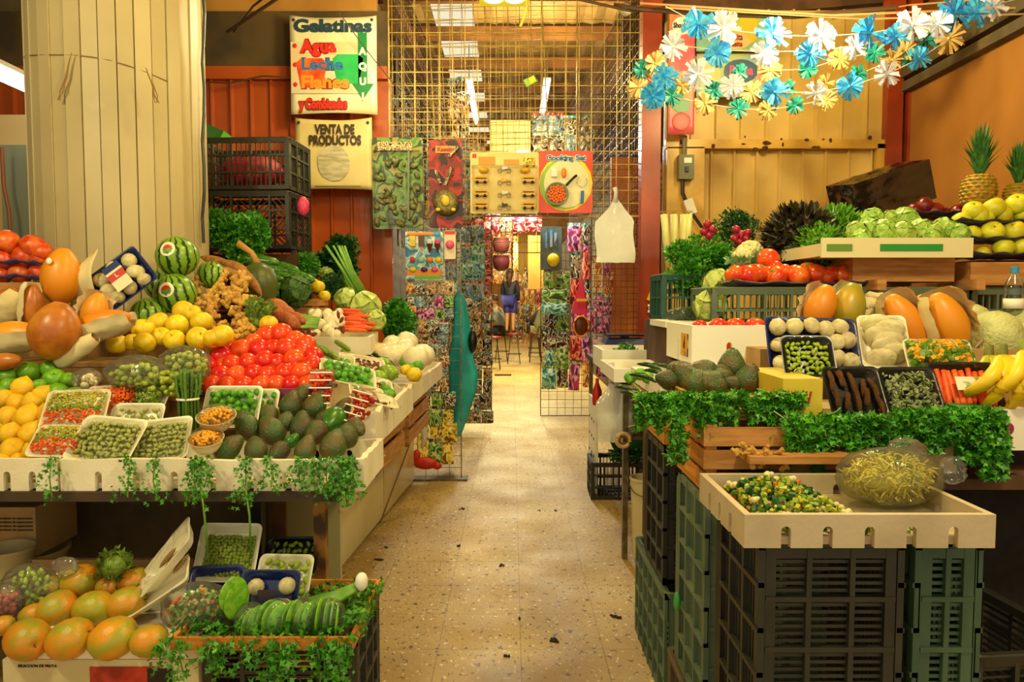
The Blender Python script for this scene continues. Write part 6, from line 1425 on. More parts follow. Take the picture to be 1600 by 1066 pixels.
plastic_crate('plastic_crate', 'blue-green crate behind the cabbages, under the parsley bunch', (X(1085, 4.0), 4.1, Z(500, 4.0)), rot(), .34, .34, Z(430, 4.0) - Z(500, 4.0), M('crate_teal', '24504a', rough=.5), 'bars')
tag(ob('crate_stand', MB().box((1.2, 4.25, Z(502, 4.0) / 2), (.75, .7, Z(502, 4.0) - .005)), m_woodd), 'dark stand beneath the blue-green crate', 'stand')
tag(ob('back_shelf', MB().box((1.65, 4.25, 1.5), (1.4, .8, .03)), m_woodd), 'board shelf carrying the herb bunches at the back', 'shelf')
tag(ob('right_shelf', MB().box((2.65, 4.3, 1.62), (.9, 1.6, .03)), m_woodd), 'board shelf carrying apples and pineapples at right', 'shelf')
t = thing('wooden_trestle', 'wooden frame holding up the rear shelves of the right stall', 'frame', (2.1, 4.3, 0))
for (x, y, h) in ((-.9, .3, 1.48), (.15, .3, 1.48), (.95, .5, 1.6), (.95, -.5, 1.6)): ob('post', MB().box((x, y, h / 2), (.05, .05, h)), m_woodd, t)
# clear bags of herbs by the red post
bag(1075, 493, 3.7, (.11, .07, .045), 'clear bag of herbs lying left of the grey-green crate', seed=41, jit=.15)
herb_bunch('herb_bunch', 'dark herbs inside the clear bag by the red post', W(1075, 494, 3.7), (.09, .05, .03), 260, .03, m_leafd, seed=84)
tag(ob('white_ledge', MB().box((X(1085, 3.7), 3.72, 1.33), (.32, .4, .03)), m_white), 'white ledge under the clear herb bag', 'ledge')
tag(ob('ledge_stand', MB().box((X(1085, 3.7), 3.75, .655), (.28, .3, 1.31)), m_woodd), 'dark stand under the white ledge', 'stand')
# black plastic covered box
t = thing('covered_box', 'box covered in black plastic leaning before the sheet wall', 'box', W(1375, 300, 4.6), r=rot(0, -.32, 0) @ rot(.15, 0, .1)); mb = MB(); q = random.Random(5); G = 9
w_, d_, h_ = .5, .3, .24
def face(o, u, v):
    b = len(mb.v)
    for i in range(G + 1):
        for j in range(G + 1): p = Vector(o) + Vector(u) * (i / G) + Vector(v) * (j / G); e = 0 if i in (0, G) or j in (0, G) else .012; mb.v.append(tuple(p + Vector((q.uniform(-e, e), q.uniform(-e, e), q.uniform(-e, e)))))
    for i in range(G):
        for j in range(G): mb.f.append([b + i * (G + 1) + j, b + (i + 1) * (G + 1) + j, b + (i + 1) * (G + 1) + j + 1, b + i * (G + 1) + j + 1]); mb.m.append(0)
A_ = (-w_ / 2, -d_ / 2, -h_ / 2)
face(A_, (w_, 0, 0), (0, 0, h_)); face((-w_ / 2, -d_ / 2, h_ / 2), (w_, 0, 0), (0, d_, 0)); face((-w_ / 2, d_ / 2, -h_ / 2), (0, -d_, 0), (0, 0, h_)); face((w_ / 2, -d_ / 2, -h_ / 2), (0, d_, 0), (0, 0, h_)); face((w_ / 2, d_ / 2, -h_ / 2), (-w_, 0, 0), (0, 0, h_))
ob('black_film', mb, M('bin_bag', '08080e', rough=.16, bump=.5, scale=7, spec=.8), t, smooth=True); ob('inner_box', MB().box((0, 0, -.01), (w_ - .05, d_ - .05, h_ - .06)), m_card, t)
wood_crate('wooden_crate', 'wooden crate lifting the box covered in black plastic', (X(1372, 4.6), 4.6, 1.517), .36, .28, W(0, 318, 4.6).z - 1.58, m_wood, slats=4)
# apples and pineapples right
for (px, py, Y, w2, lab) in ((1462, 338, 4.0, 110, 'dark moulded tray of dark red apples'), (1555, 352, 3.6, 150, 'top dark tray of yellow apples at right'), (1560, 378, 3.5, 150, 'middle dark tray of yellow apples at right'), (1565, 402, 3.4, 150, 'lowest dark tray of yellow apples at right')):
    moulded('moulded_tray', lab, px, py, Y, w2, m_dtray)
for (rn, pts, yy) in (('top tray', [(1502, 345, .9), (1528, 338), (1521, 330), (1553, 326, 1.1), (1566, 336, .9), (1590, 320, 1.1), (1598, 336, .9), (1540, 340, .8)], 3.6), ('middle tray', [(1520, 365, .8), (1550, 363, 1.1), (1585, 362, 1.1)], 3.5), ('lowest tray', [(1568, 388, 1), (1596, 386, 1), (1535, 396, .7)], 3.42)):
    heap(k_ya2, [(rn + ' at right', pts)], lambda y, yy=yy: yy, 16, 'apple', 'yellow-green apple', 'yellow-green apples at right')
heap(k_dap, [('dark tray below the black-covered box', [(1428, 329, .9), (1444, 322, 1.1), (1460, 331, 1.2), (1445, 334, .8), (1475, 335, .9), (1496, 332, 1), (1484, 338, .8)])], lambda y: 4.0, 12.5, 'apple', 'glossy dark red apple', 'dark red apples')
wood_crate('wooden_crate', 'yellow wooden crate below the yellow apples at right', ((X(1525, 3.3) + X(1660, 3.3)) / 2, 3.45, Z(446, 3.3)), X(1660, 3.3) - X(1525, 3.3), .36, Z(410, 3.3) - Z(446, 3.3), m_wood, slats=1, gap=0)
hp = S(100, 3.9)
k_pin.put(W(1527, 325, 3.9), rot(0, .03, 0), S(24, 3.9), 'ripe pineapple with tall green crown, left of the two', 'pineapple')
k_pin.put(W(1590, 330, 3.85), rot(0, -.05, 1), S(20, 3.85), 'pineapple at the right edge, right of the two', 'pineapple')
# water bottle
t = thing('water_bottle', 'clear plastic water bottle with a blue cap at the right edge', 'bottle', W(1583, 494, 2.95)); r = .036
ob('bottle_body', MB().lathe([(r * .8, 0), (r, .01), (r, .08), (r * .95, .09), (r, .1), (r * .9, .13), (r * .4, .165), (r * .36, .175)], 20), film('bottle_plastic', tint=(.9, .97, 1), gloss=.05, bsc=8, bump=.3), t, smooth=True)
ob('cap', MB().lathe([(r * .42, .172), (r * .42, .195), (r * .38, .197)], 16), M('cap_blue', '2a8ac8', rough=.4), t, ang=.5)
ob('label', MB().lathe([(r * 1.01, .03), (r * 1.01, .07)], 20), m_white, t, smooth=True)
# ---- far end of the right stall: foam box with chopped parsley, scale, bags, basket
foam_box('foam_box', 'white foam box holding a parsley tuft, below the scale', (X(990, 4.6), 4.75, 1.02), 0, .38, .5, .12, mat=m_foamw, notches=(1, 1))
foam_box('foam_tray', 'pale foam tray set crosswise before the parsley foam box', (X(1000, 4.0) , 4.1, 1.02), .0, .3, .6, .07, mat=m_foamw, notches=(1, 1))
t = thing('side_table', 'dark metal side table under the white foam boxes and scale', 'table', (.85, 4.95, 0))
ob('table_top', MB().box((0, 0, 1.0), (.5, 1.9, .03)), m_tdark, t)
for sx in (-.22, .22):
    for sy in (-.9, .9): ob('leg', MB().box((sx, sy, .49), (.03, .03, .985)), m_steel, t)
herb_bunch('herb_bunch', 'small bright tuft of parsley in the white foam box', W(977, 556, 4.65), (.1, .07, .07), 700, .028, MT['parsley_bright'], seed=85)
for i, (px, py, s) in enumerate(((1024, 552, .05), (1004, 555, .035), (1012, 550, .035))): k_ro = k_dap.put(W(px, py, 5.0), rr(.3), s, f'dark red onion by the foot of the red post, {nth(i, 3)}', 'onion', 'red onions by the red post')
bag(945, 560, 4.9, (.05, .05, .05), 'clear bag with a pale onion at the left of the parsley tuft', seed=44, jit=.12); k_oni.put(W(945, 560, 4.9), rr(), .035, 'pale onion in the clear bag beside the parsley tuft', 'onion')
t = thing('weighing_scale', 'blue and black weighing scale wrapped in plastic by the red post', 'scale', W(972, 541, 5.5))
ob('scale_body', MB().add([(-.15, -.13, 0), (.15, -.13, 0), (.15, .13, 0), (-.15, .13, 0), (-.12, -.08, .06), (.15, -.1, .06), (.15, .12, .06), (-.12, .12, .06)], [(0, 3, 2, 1), (4, 5, 6, 7), (0, 1, 5, 4), (1, 2, 6, 5), (2, 3, 7, 6), (3, 0, 4, 7)]), M('scale_blue', '28306a', rough=.35), t)
ob('scale_plate', MB().box((.02, .02, .085), (.27, .24, .012)), m_black, t); ob('plate_post', MB().box((.02, .02, .07), (.06, .06, .025)), m_steel, t)
ob('display', MB().box((-.17, -.06, .02), (.1, .12, .03), rot(0, .5, 0)), film('scale_film', gloss=.1, milk=.25), t)
tag(ob('scale_stand', MB().box((.83, 5.5, 1.055), (.36, .3, .08)), m_wood), 'wooden block under the weighing scale', 'block')
# white carrier bags hanging
def carrier(px, py, Y, w, h, label, mat, pend=True):
    t = thing('carrier_bag', label, 'bag', W(px, py, Y)); mb = MB(); n, k = 14, 16; q = random.Random(int(px))
    for side in (-1, 1):
        b = len(mb.v)
        for i in range(k + 1):
            v = i / k; z = h / 2 - h * v
            for j in range(n + 1):
                u = j / n * 2 - 1
                ww = w / 2 * (1.0 if v > .35 else (.12 + .88 * (v / .35) ** 1.4 if v > .02 else .1))
                mb.v.append((u * ww + (.01 * math.sin(v * 9)), side * .03 * (1 - u * u) * min(1, v * 2) + q.uniform(-.003, .003), z + q.uniform(-.003, .003)))
        for i in range(k):
            for j in range(n): mb.f.append([b + i * (n + 1) + j, b + (i + 1) * (n + 1) + j, b + (i + 1) * (n + 1) + j + 1, b + i * (n + 1) + j + 1]); mb.m.append(0)
    ob('bag_film', mb, mat, t, smooth=True); ob('knot', MB().tube([(0, 0, h / 2 - .03), (.005, 0, h / 2 + .04), (-.005, 0, h / 2 + .08)], [.02, .015, .02], 7), mat, t, smooth=True)
    return t
carrier(961, 360, 5.75, .30, .5, 'stack of white carrier bags hanging on the grid beside the red post', film('carrier_white', gloss=.03, bsc=7, bump=.5, milk=.8))
carrier(955, 640, 4.1, .16, .36, 'long white bag hanging off the foam tray over the black basket', m_bagm)
bag(978, 655, 4.1, (.05, .04, .16), 'cloudy plastic bag with a tape roll at its lower end', seed=46, jit=.1, mat=m_bagm)
t = thing('tape_roll', 'round roll of brown tape hanging in the cloudy bag', 'tape', W(974, 688, 3.95)); P = [(.036 * math.cos(a), 0, .036 * math.sin(a)) for a in [PI * i / 12 for i in range(25)]]; ob('roll', MB().tube(P, .012, 8), M('tape_tan', 'c8ac74', rough=.5), t, smooth=True)
ob('core', MB().tube([(.02 * math.cos(a), 0, .02 * math.sin(a)) for a in [PI * i / 10 for i in range(21)]], .005, 6), M('tape_core', '7a4a20', rough=.7), t, smooth=True)
# black basket on the floor with green bag
plastic_crate('plastic_basket', 'black lattice basket on the floor beside the aisle', (X(972, 5.3), 5.42, 0.0), rot(0, 0, -.02), .40, .34, .27, m_crate, 'bars')
bag(985, 690, 5.4, (.15, .12, .13), 'dark green plastic bag bulging out of the black basket', mat=M('green_bagm', '1f5c34', '17452a', rough=.3, scale=5, bump=.6), seed=47, jit=.08, name='green_bag')
herb_bunch('herb_bunch', 'dark green stems spilling out of the black floor basket', W(975, 712, 5.25), (.13, .08, .05), 400, .035, m_leafd, seed=86)
t = thing('white_board', 'white perforated panel standing beside the aisle behind the basket', 'panel', (X(931, 5.6), 5.6, 0)); ob('panel', MB().box((0, 0, .35), (.02, .5, .7)), m_white, t)
mb = MB(); [mb.box((-.012, -.15 + (k % 3) * .15, .15 + (k // 3) * .13), (.006, .02, .02)) for k in range(12)]; ob('holes', mb, m_black, t)
bucket(1008, 866, 4.0, .085, .42, 'tall cream bucket between the floor basket and the aisle crates', M('bucket_pale', 'd0c49c', rough=.5))
# soda boxes under the side table
t = thing('red_bottle', 'red bottle standing under the side table', 'bottle', (X(937, 5.2), 5.2, .7)); ob('bottle_body', MB().lathe([(.03, 0), (.034, .02), (.034, .1), (.012, .16), (.012, .19)], 14), m_red, t, smooth=True)
tag(ob('under_shelf', MB().box((.87, 4.95, .68), (.44, 1.8, .02)), m_steel), 'metal under-shelf of the side table', 'shelf')
# meter box on the wall
t = thing('electric_box', 'grey electric switch box on the yellow wall frame', 'box', W(1071, 262, 5.92)); ob('case', MB().box((0, 0, 0), (.12, .08, .19)), M('box_grey', '6f6a4c', rough=.5), t); ob('label_plate', MB().box((.01, -.042, .05), (.06, .003, .04)), m_white, t); ob('switch', MB().box((0, -.05, -.02), (.025, .02, .04)), m_black, t)
ob('conduit', MB().tube([(-.01, 0, .09), (-.01, 0, .25)], .02, 8), MT['box_grey'], t); ob('conduit', MB().tube([(-.02, 0, -.1), (-.02, 0, -.2), (.04, 0, -.34)], .016, 8), M('dark_pipe', '2a221c', rough=.5), t)
t = thing('cable_junction', 'pale junction block hanging on the cable below the switch box', 'connector', W(1078, 323, 5.85), r=rot(0, -.35, 0)); ob('block', MB().box((0, 0, 0), (.07, .04, .12)), m_white, t); ob('cable', MB().tube([(0, 0, -.06), (.04, 0, -.2), (.12, 0, -.3)], .014, 7), MT['dark_pipe'], t)
# stickers on the red post
t = thing('price_tag', 'yellow price tag stuck on the red post', 'tag', W(1019, 462, 5.88), r=rot(0, .35, 0)); ob('card', MB().box((0, 0, 0), (.06, .004, .09)), M('tag_yellow', 'd8c43a', rough=.5), t)
t = thing('sticker', 'small white sticker with black scribbled letters on the red post', 'sticker', W(1021, 482, 5.88)); ob('card', MB().box((0, 0, 0), (.09, .004, .065)), m_white, t); text('OZCO', .034, m_black, t, (0, -.004, 0), bold=.002)
# ================================================================ SIGNS, GRID WALLS, TOYS, GARLAND, CORRIDOR
def sheet(px0, py0, px1, py1, Y, name, label, mat, cat='banner', wave=.006, seed=1, sag=0, th=.003):
    a = W(px0, py1, Y); b = W(px1, py0, Y); w = b.x - a.x; h = b.z - a.z; t = thing(name, label, cat, ((a.x + b.x) / 2, Y, (a.z + b.z) / 2)); mb = MB(); n = 14
    for i in range(n + 1):
        for j in range(n + 1):
            u, v = i / n - .5, j / n - .5; mb.v.append((u * w, wave * math.sin(u * 9 + seed) * math.cos(v * 6), v * h - sag * (1 - (2 * u) ** 2) * (v + .5) + sag * .6 * (1 - (2 * u) ** 2) * (.5 - v)))
    for i in range(n):
        for j in range(n): mb.f.append([i * (n + 1) + j, (i + 1) * (n + 1) + j, (i + 1) * (n + 1) + j + 1, i * (n + 1) + j + 1]); mb.m.append(0)
    o = ob('sheet', mb, mat, t, smooth=True); o.modifiers.new('s', 'SOLIDIFY').thickness = th
    return t, w, h
YS = 5.86
m_vin = M('vinyl', 'e8dfc0', 'dccf9f', rough=.35, scale=2)
t, w, h = sheet(455, 24, 588, 179, YS, 'banner', 'white vinyl banner with jelly cups and a green arrow, on the red wall', m_vin, sag=.02)
def tx(s, u, v, sz, c, wd=None, bold=.004, back=None, dy=-.012, nm='lettering'):
    if back: text(s, sz, back, t, (u * w, dy + .0025, v * h), bold=bold * 2.6, w=(wd or 0) * w * 1.02 or None, name='letter_outline')
    return text(s, sz, c, t, (u * w, dy, v * h), bold=bold, w=wd * w if wd else None, name=nm)
c_navy = M('ink_navy', '1f3a4c', rough=.4); c_red = M('ink_red', 'd8281c', rough=.4); c_blue = M('ink_blue', '2468a8', rough=.4); c_or = M('ink_orange', 'ec8a24', rough=.4); c_gr = M('ink_green', '0f7a3c', rough=.4); c_dr = M('ink_darkred', '8f1a1a', rough=.4); c_bl = M('ink_brown', '3a2814', rough=.5)
ob('photo_patch', MB().box((-.08 * w, -.008, -.03 * h), (.82 * w, .002, .52 * h)), M('patch_grey', 'c4c8a8', 'd8b888', rough=.4, scale=3), t)
for (u, v, c, d) in ((-.25, -.06, c_red, 'red'), (.17, -.02, c_gr, 'green')):
    o = ob('jelly_cup', MB().poly([(-.085, -.11), (.085, -.11), (.12, .08), (.08, .115), (-.08, .115), (-.12, .08)], .003), M('cup_' + d, 'c8341c' if d == 'red' else '1f9a4a', 'e8702a' if d == 'red' else '2fae5c', rough=.3, scale=6), t, loc=(u * w, -.0095, v * h - .02)); o['label'] = d + ' jelly cup picture'
ob('green_arrow', MB().poly([(-.035, .26), (.035, .26), (.035, -.13), (.085, -.13), (0, -.25), (-.085, -.13), (-.035, -.13)], .003), c_gr, t, loc=(.34 * w, -.0095, -.02 * h))
tx('Gelatinas', 0, .385, .13, c_navy, .9, .006); tx('Agua', -.17, .18, .13, c_red, .42, .005, c_dr); tx('Leche', -.13, -.0, .12, c_blue, .48, .004, c_navy); tx('Flanes', -.1, -.18, .13, c_or, .55, .005, c_dr); tx('y Combinadas', -.12, -.4, .1, c_red, .56, .005, c_dr)
for v in (.19, 0, -.2): ob('bullet', MB().ell((-.44 * w, -.012, v * h), (.018, .003, .018), n=12), c_red, t, smooth=True)
for k, ch in enumerate('AQUI'): text(ch, .075, m_white, t, (.34 * w, -.014, .13 * h - k * .115), bold=.004)
for s in (-1, 1): ob('eyelet', MB().ell((s * .45 * w, -.01, .45 * h), (.012, .004, .012), n=10), c_bl, t)
t, w, h = sheet(463, 184, 581, 297, YS - .03, 'banner', 'cream vinyl banner with dark lettering hanging below the jelly banner', M('vinyl_cream', 'dcc98a', 'cdb574', rough=.4, scale=2), sag=.02, seed=3)
tx('VENTA DE', .02, .33, .1, c_bl, .52, .004, dy=-.014); tx('PRODUCTOS', .02, .18, .1, c_bl, .68, .004, dy=-.014)
ob('scraped_patch', MB().ell((0, -.007, -.13 * h), (.13, .003, .14), n=20, jit=.06), M('scrape', 'c8bd9c', 'a89c78', rough=.7, scale=10, stretch=(1, 1, 5)), t)
ob('phone_mark', MB().tube([(.03 * math.cos(a) - .38 * w, -.012, .03 * math.sin(a) - .4 * h) for a in [PI * i / 9 for i in range(19)]], .003, 5).tube([(-.4 * w, -.012, -.37 * h), (-.385 * w, -.012, -.405 * h), (-.36 * w, -.012, -.42 * h)], .005, 5), c_bl, t)
ob('rule_line', MB().box((.05 * w, -.01, -.45 * h), (.6 * w, .002, .004)), c_bl, t)
for s in (-1, 1): ob('eyelet', MB().ell((s * .45 * w, -.012, .43 * h), (.012, .004, .012), n=10), c_bl, t)
tag(ob('guy_wire', MB().tube([W(530, 20, 5.6), W(570, 75, 5.7), W(618, 135, 5.85)], .004, 5), m_dwire), 'thin dark wire running across the jelly banner', 'wire')
tag(ob('cable_bundle', MB().tube([W(355, 50, 5.5), W(400, 20, 5.2), W(445, -10, 5)], .012, 6).tube([W(365, 50, 5.5), W(395, 10, 5.2), W(420, -10, 5)], .008, 5), M('cable_brown', '4a3418', rough=.7)), 'tangled brown cables before the soot-dark board', 'cable')
tag(ob('wall_cord', MB().tube([W(318, 128, 5.9), W(360, 130, 5.9), W(410, 119, 5.9), W(450, 121, 5.9)], .007, 5), MT['cable_brown']), 'dark cord sagging along the top of the red wall', 'cable')
# posters on the right
m_pk = M('poster_pink', 'e0526a', 'e88a5a', rough=.4, scale=3, c3='d8405a')
t, w, h = sheet(1044, 8, 1087, 210, 5.85, 'poster', 'narrow pink poster hanging beside the red post', m_pk, cat='poster', wave=.002)
ob('logo_plate', MB().ell((0, -.006, .34 * h), (.4 * w, .003, .07 * h), n=20), m_white, t); tx('Shopkins', 0, .34, .055, m_black, .72, .002, dy=-.011)
mb = MB(); q = random.Random(4)
for k in range(5): mb.poly([(-.02 + (k - 2) * .042, .47 * h), (.018 + (k - 2) * .042, .47 * h), ((k - 2) * .042, .43 * h)], .004)
ob('bunting', mb, M('bunting', 'f0d0c0', 'c8e0e0', rough=.5, scale=30), t)
ob('strawberry_shape', MB().ell((0, -.005, -.4 * h), (.36 * w, .003, .07 * h), n=20), c_red, t); ob('green_shape', MB().ell((0, -.005, -.28 * h), (.4 * w, .003, .05 * h), n=9, jit=.2), M('shape_green', '7aa884', rough=.5), t)
ob('orange_shape', MB().ell((0, -.005, -.1 * h), (.4 * w, .003, .09 * h), n=9, jit=.2), M('shape_orange', 'f0a05a', rough=.5), t)
t, w, h = sheet(1088, 16, 1212, 80, 5.84, 'poster', 'teal and yellow fruit poster behind the paper pompoms, upper of two', M('poster_teal', '7fb4a0', 'a8bc5a', rough=.4, scale=3), cat='poster', wave=.002, seed=2)
ob('peach_cloud', MB().ell((-.02 * w, -.006, -.24 * h), (.13, .003, .07), n=20, jit=.06), M('shape_peach', 'e8bc7a', rough=.5), t); tx('Rosita', -.02, -.17, .07, c_dr, .2, .002, dy=-.011); tx('Fresita', -.02, -.34, .055, c_dr, .2, .002, dy=-.011)
ob('red_shape', MB().ell((-.15 * w, -.005, .25 * h), (.07, .003, .08), n=14), c_red, t); ob('yellow_shape', MB().ell((.15 * w, -.005, .05 * h), (.08, .003, .12), n=9, jit=.2), M('shape_yellow', 'e8b82a', rough=.5), t)
t, w, h = sheet(1088, 84, 1212, 152, 5.84, 'poster', 'blue-grey poster behind the paper pompoms, lower of two', M('poster_blue', '8fa8a8', 'a8b87a', rough=.4, scale=3), cat='poster', wave=.002, seed=2)
ob('slate_cloud', MB().ell((.06 * w, -.006, .1 * h), (.14, .003, .09), n=14, jit=.08), M('shape_slate', '3f5a78', rough=.5), t); tx('Peppa', .06, .1, .1, M('ink_pink', 'e0587a', rough=.4), .3, .003, dy=-.011)
ob('pink_shape', MB().ell((.34 * w, -.005, .05 * h), (.07, .003, .09), n=12, jit=.1), M('shape_pinkish', 'e08a6a', rough=.5), t); ob('pink_shape', MB().ell((-.32 * w, -.005, .05 * h), (.08, .003, .12), n=12, jit=.1), MT['shape_peach'], t)
# ---------------- pompom garland
def pompom(key, c1, c2):
    t = thing('paper_pompom', 'p', 'pompom'); mb = MB(); q = random.Random(len(key))
    for k in range(34):
        a = 2 * PI * k / 34 + q.uniform(-.08, .08); el = q.uniform(-.5, .5); L = q.uniform(.85, 1.08); w = .12
        d = Vector((math.cos(a) * math.cos(el), -math.sin(el), math.sin(a) * math.cos(el))); s = Vector((-math.sin(a), 0, math.cos(a)))
        if k % 2: s = (s + Vector((0, .7, 0))).normalized()
        P = [d * .06, d * .5 + Vector((0, -.05, 0)), d * L]
        mb.add([P[0] - s * .03, P[0] + s * .03, P[1] + s * w * .8, P[1] - s * w * .8, P[2] + s * w, P[2] - s * w], [(0, 1, 2, 3), (3, 2, 4, 5)])
    ob('paper_strips', mb, M('pom_' + key, c1, c2, rough=.45, scale=3), t); ob('centre', MB().ell((0, -.03, 0), (.12, .1, .12), n=8), MT['pom_' + key], t, smooth=True); return Kind(t)
POM = {'bright blue': (pompom('blue', '10a4ff', '5ac8ff'), [(1091, 37, 23), (1207, 54, 25), (1121, 82, 20), (1266, 84, 20), (1357, 52, 24), (1400, 58, 19), (1492, 20, 27), (1526, 20, 21), (1040, 120, 19), (1020, 150, 19), (1210, 145, 20), (1328, 135, 19), (1436, 90, 17)]),
       'white': (pompom('white', 'd8e0fa', 'eef2ff'), [(1130, 44, 24), (1051, 73, 20), (1282, 58, 23), (1196, 84, 20), (1090, 116, 22), (1144, 134, 18), (1274, 146, 17), (1336, 74, 17), (1426, 40, 24), (1466, 38, 20), (1552, 10, 20), (1386, 116, 20)]),  # paper is white; the cool lamplight's bluish tint is in its colours
       'teal': (pompom('teal1', '128a8a', '2aa096'), [(1002, 110, 14), (1050, 150, 15), (1156, 114, 12), (1115, 141, 14), (1154, 170, 15), (1232, 140, 13), (1242, 165, 13), (1262, 108, 13), (1367, 82, 14), (1342, 116, 14), (1446, 64, 18), (1420, 92, 12)]),
       'cream': (pompom('cream12', 'd8b878', 'c8a864'), [(1024, 100, 17), (998, 136, 17), (1066, 134, 14), (1102, 162, 16), (1174, 144, 16), (1204, 110, 16), (1200, 172, 15), (1290, 130, 13), (1291, 156, 14), (1312, 92, 16), (1394, 94, 16), (1416, 78, 16), (1482, 60, 22)])}
for cn, (kd, L) in POM.items():
    for i, (px, py, rp) in enumerate(sorted(L)):
        Y = 4.3 if cn in ('bright blue', 'white') else 4.9
        kd.put(W(px, py, Y), rot(R.uniform(-.3, .3), R.uniform(0, 6), R.uniform(-.4, .4)), S(rp, Y) * 1.12, f'{cn} paper pompom, {nth(i, len(L))} of the {cn} ones', 'pompom', 'paper pompoms on the garland strings')
for nm, P, Y in (('upper', [(1040, 10), (1091, 37), (1130, 46), (1207, 55), (1282, 57), (1357, 52), (1426, 40), (1500, 20), (1600, -4)], 4.32), ('middle', [(1051, 70), (1121, 78), (1196, 81), (1266, 80), (1336, 72), (1400, 60), (1466, 38), (1552, 8)], 4.32), ('lower', [(1090, 116), (1144, 136), (1210, 145), (1274, 144), (1328, 135), (1386, 116), (1436, 92), (1482, 62)], 4.32), ('left drooping', [(1051, 73), (1044, 100), (1036, 125), (1020, 150), (1021, 170)], 4.35), ('rear', [(998, 112), (1050, 150), (1102, 162), (1154, 170), (1200, 172), (1242, 165), (1291, 156), (1342, 116), (1394, 94), (1446, 64), (1490, 40)], 4.93), ('rear upper', [(1002, 110), (1024, 100), (1066, 134), (1115, 141), (1174, 144), (1204, 110), (1262, 108), (1312, 92), (1367, 82), (1416, 78)], 4.93)):
    tag(ob('garland_string', MB().tube([W(x, y, Y) for x, y in P], .0022, 5), m_white), f'thin white {nm} string carrying the paper pompoms', 'string')
for k, (a, b, c) in enumerate((((1000, 5), (1300, 24), (1600, 12)), ((1040, 12), (1350, 30), (1600, 22)), ((1300, 30), (1420, 8), (1600, -6)))):
    tag(ob('ceiling_rope', MB().tube([W(*a, 5.0), W(*b, 4.9), W(*c, 4.6)], .007 - k * .001, 5), M('rope', 'a8845a', rough=.8)), f'{["lowest sagging", "middle sagging", "upper slanting"][k]} pale rope above the pompom garland', 'rope')
tag(ob('cable_tangle', MB().tube([W(960, 8, 5.2), W(1000, 14, 5.1), W(1100, 22, 5.1), W(1240, 26, 5.0), W(1400, 12, 4.9)], .016, 6).tube([W(900, -2, 5.2), W(990, 18, 5.15), W(1040, 12, 5.1)], .01, 6), MT['cable_brown']), 'tangle of brown cables along the top of the yellow wall', 'cable')
t = thing('spot_lamp', 'small unlit clip lamp at the top of the wire mesh', 'lamp', W(977, 16, 5.7)); ob('lamp_head', MB().lathe([(.015, -.05), (.03, -.02), (.05, .03), (.045, .032)], 16, r=rot(PI / 2 + .3, 0, 0)), m_steel, t, smooth=True); ob('bracket', MB().tube([(0, .02, 0), (.01, .05, .05), (.02, .06, .12)], .006, 5), m_steel, t)
# ---------------- wire mesh
def grid(name, label, o, u, v, w, h, cell, wr, mat, frame=True, cat='wire grid'):
    t = thing(name, label, cat, o); u = Vector(u).normalized(); v = Vector(v).normalized(); mb = MB(); n = max(1, round(w / cell)); m = max(1, round(h / cell))
    for i in range(n + 1): mb.bar(u * (w * i / n), u * (w * i / n) + v * h, wr)
    k_ = u.cross(v) * wr * .7
    for j in range(m + 1): mb.bar(v * (h * j / m) - u * .001 + k_, v * (h * j / m) + u * (w + .001) + k_, wr)
    ob('wire_mesh', mb, mat, t)
    if frame:
        f = MB(); q = wr * 2.2; n_ = u.cross(v) * .003
        f.bar(n_, u * w + n_, q); f.bar(v * h + n_, u * w + v * h + n_, q); n_ = n_ * 1.15; f.bar(n_, v * h + n_, q * .97); f.bar(u * w + n_, u * w + v * h + n_, q * .97); ob('frame', f, mat, t)
    return t
GZ0 = Z(338, 5.95); x0, x1 = X(607, 5.95), X(1005, 5.95)
grid('wire_mesh_panel', 'wide yellowish wire mesh hanging over the corridor mouth, front layer', (x0, 5.95, GZ0), (1, 0, 0), (0, 0, 1), x1 - x0, 1.85, .1, .0055, m_gwire)
grid('wire_mesh_panel', 'second wire mesh just behind the front layer, over the aisle', (X(612, 6.3), 6.3, Z(300, 6.3)), (1, 0, 0), (0, 0, 1), 1.55, 1.7, .1, .005, m_gwire)
grid('wire_mesh_panel', 'slightly tilted third mesh layer behind, upper middle', (X(680, 6.6), 6.6, Z(250, 6.6)), (1, 0, .05), (-.05, 0, 1), 1.0, 1.4, .1, .005, m_gwire)
grid('wire_mesh_panel', 'dark fine mesh panel behind the hanging carrier bags', (X(926, 6.02), 6.02, 1.05), (1, 0, 0), (0, 0, 1), X(1004, 6.02) - X(926, 6.02), 2.05, .05, .0045, m_dwire)
grid('wire_mesh_panel', 'mesh partition running back from the red post', (X(1003, 6.1), 6.1, 1.9), (-.06, 1, 0), (0, 0, 1), 4.2, 2.2, .1, .006, m_dwire)
grid('wire_mesh_panel', 'mesh partition running back along the left of the corridor', (X(618, 6.1), 6.1, 1.9), (.04, 1, 0), (0, 0, 1), 4.2, 2.2, .1, .006, m_dwire)
grid('wire_mesh_panel', 'low corridor mesh crossing between the hanging toy cards', (X(660, 7.2), 7.2, Z(395, 7.2)), (1, 0, 0), (0, 0, 1), 1.2, .9, .1, .005, m_steel)
g = grid('grid_stand', 'freestanding wire grid stand loaded with toys at the left of the aisle', (X(622, 5.87), 5.87, .0), (1, 0, 0), (0, 0, 1), X(718, 5.87) - X(622, 5.87), 2.02, .095, .004, m_steel)
ob('foot', MB().box((.25, 0, .008), (.56, .14, .016)), m_steel, g)
grid('grid_stand', 'freestanding wire grid at the right of the corridor covered in toy cards', (X(846, 9.0), 9.0, .02), (1, 0, 0), (0, 0, 1), X(925, 9.0) - X(846, 9.0), 2.3, .1, .005, m_dwire)
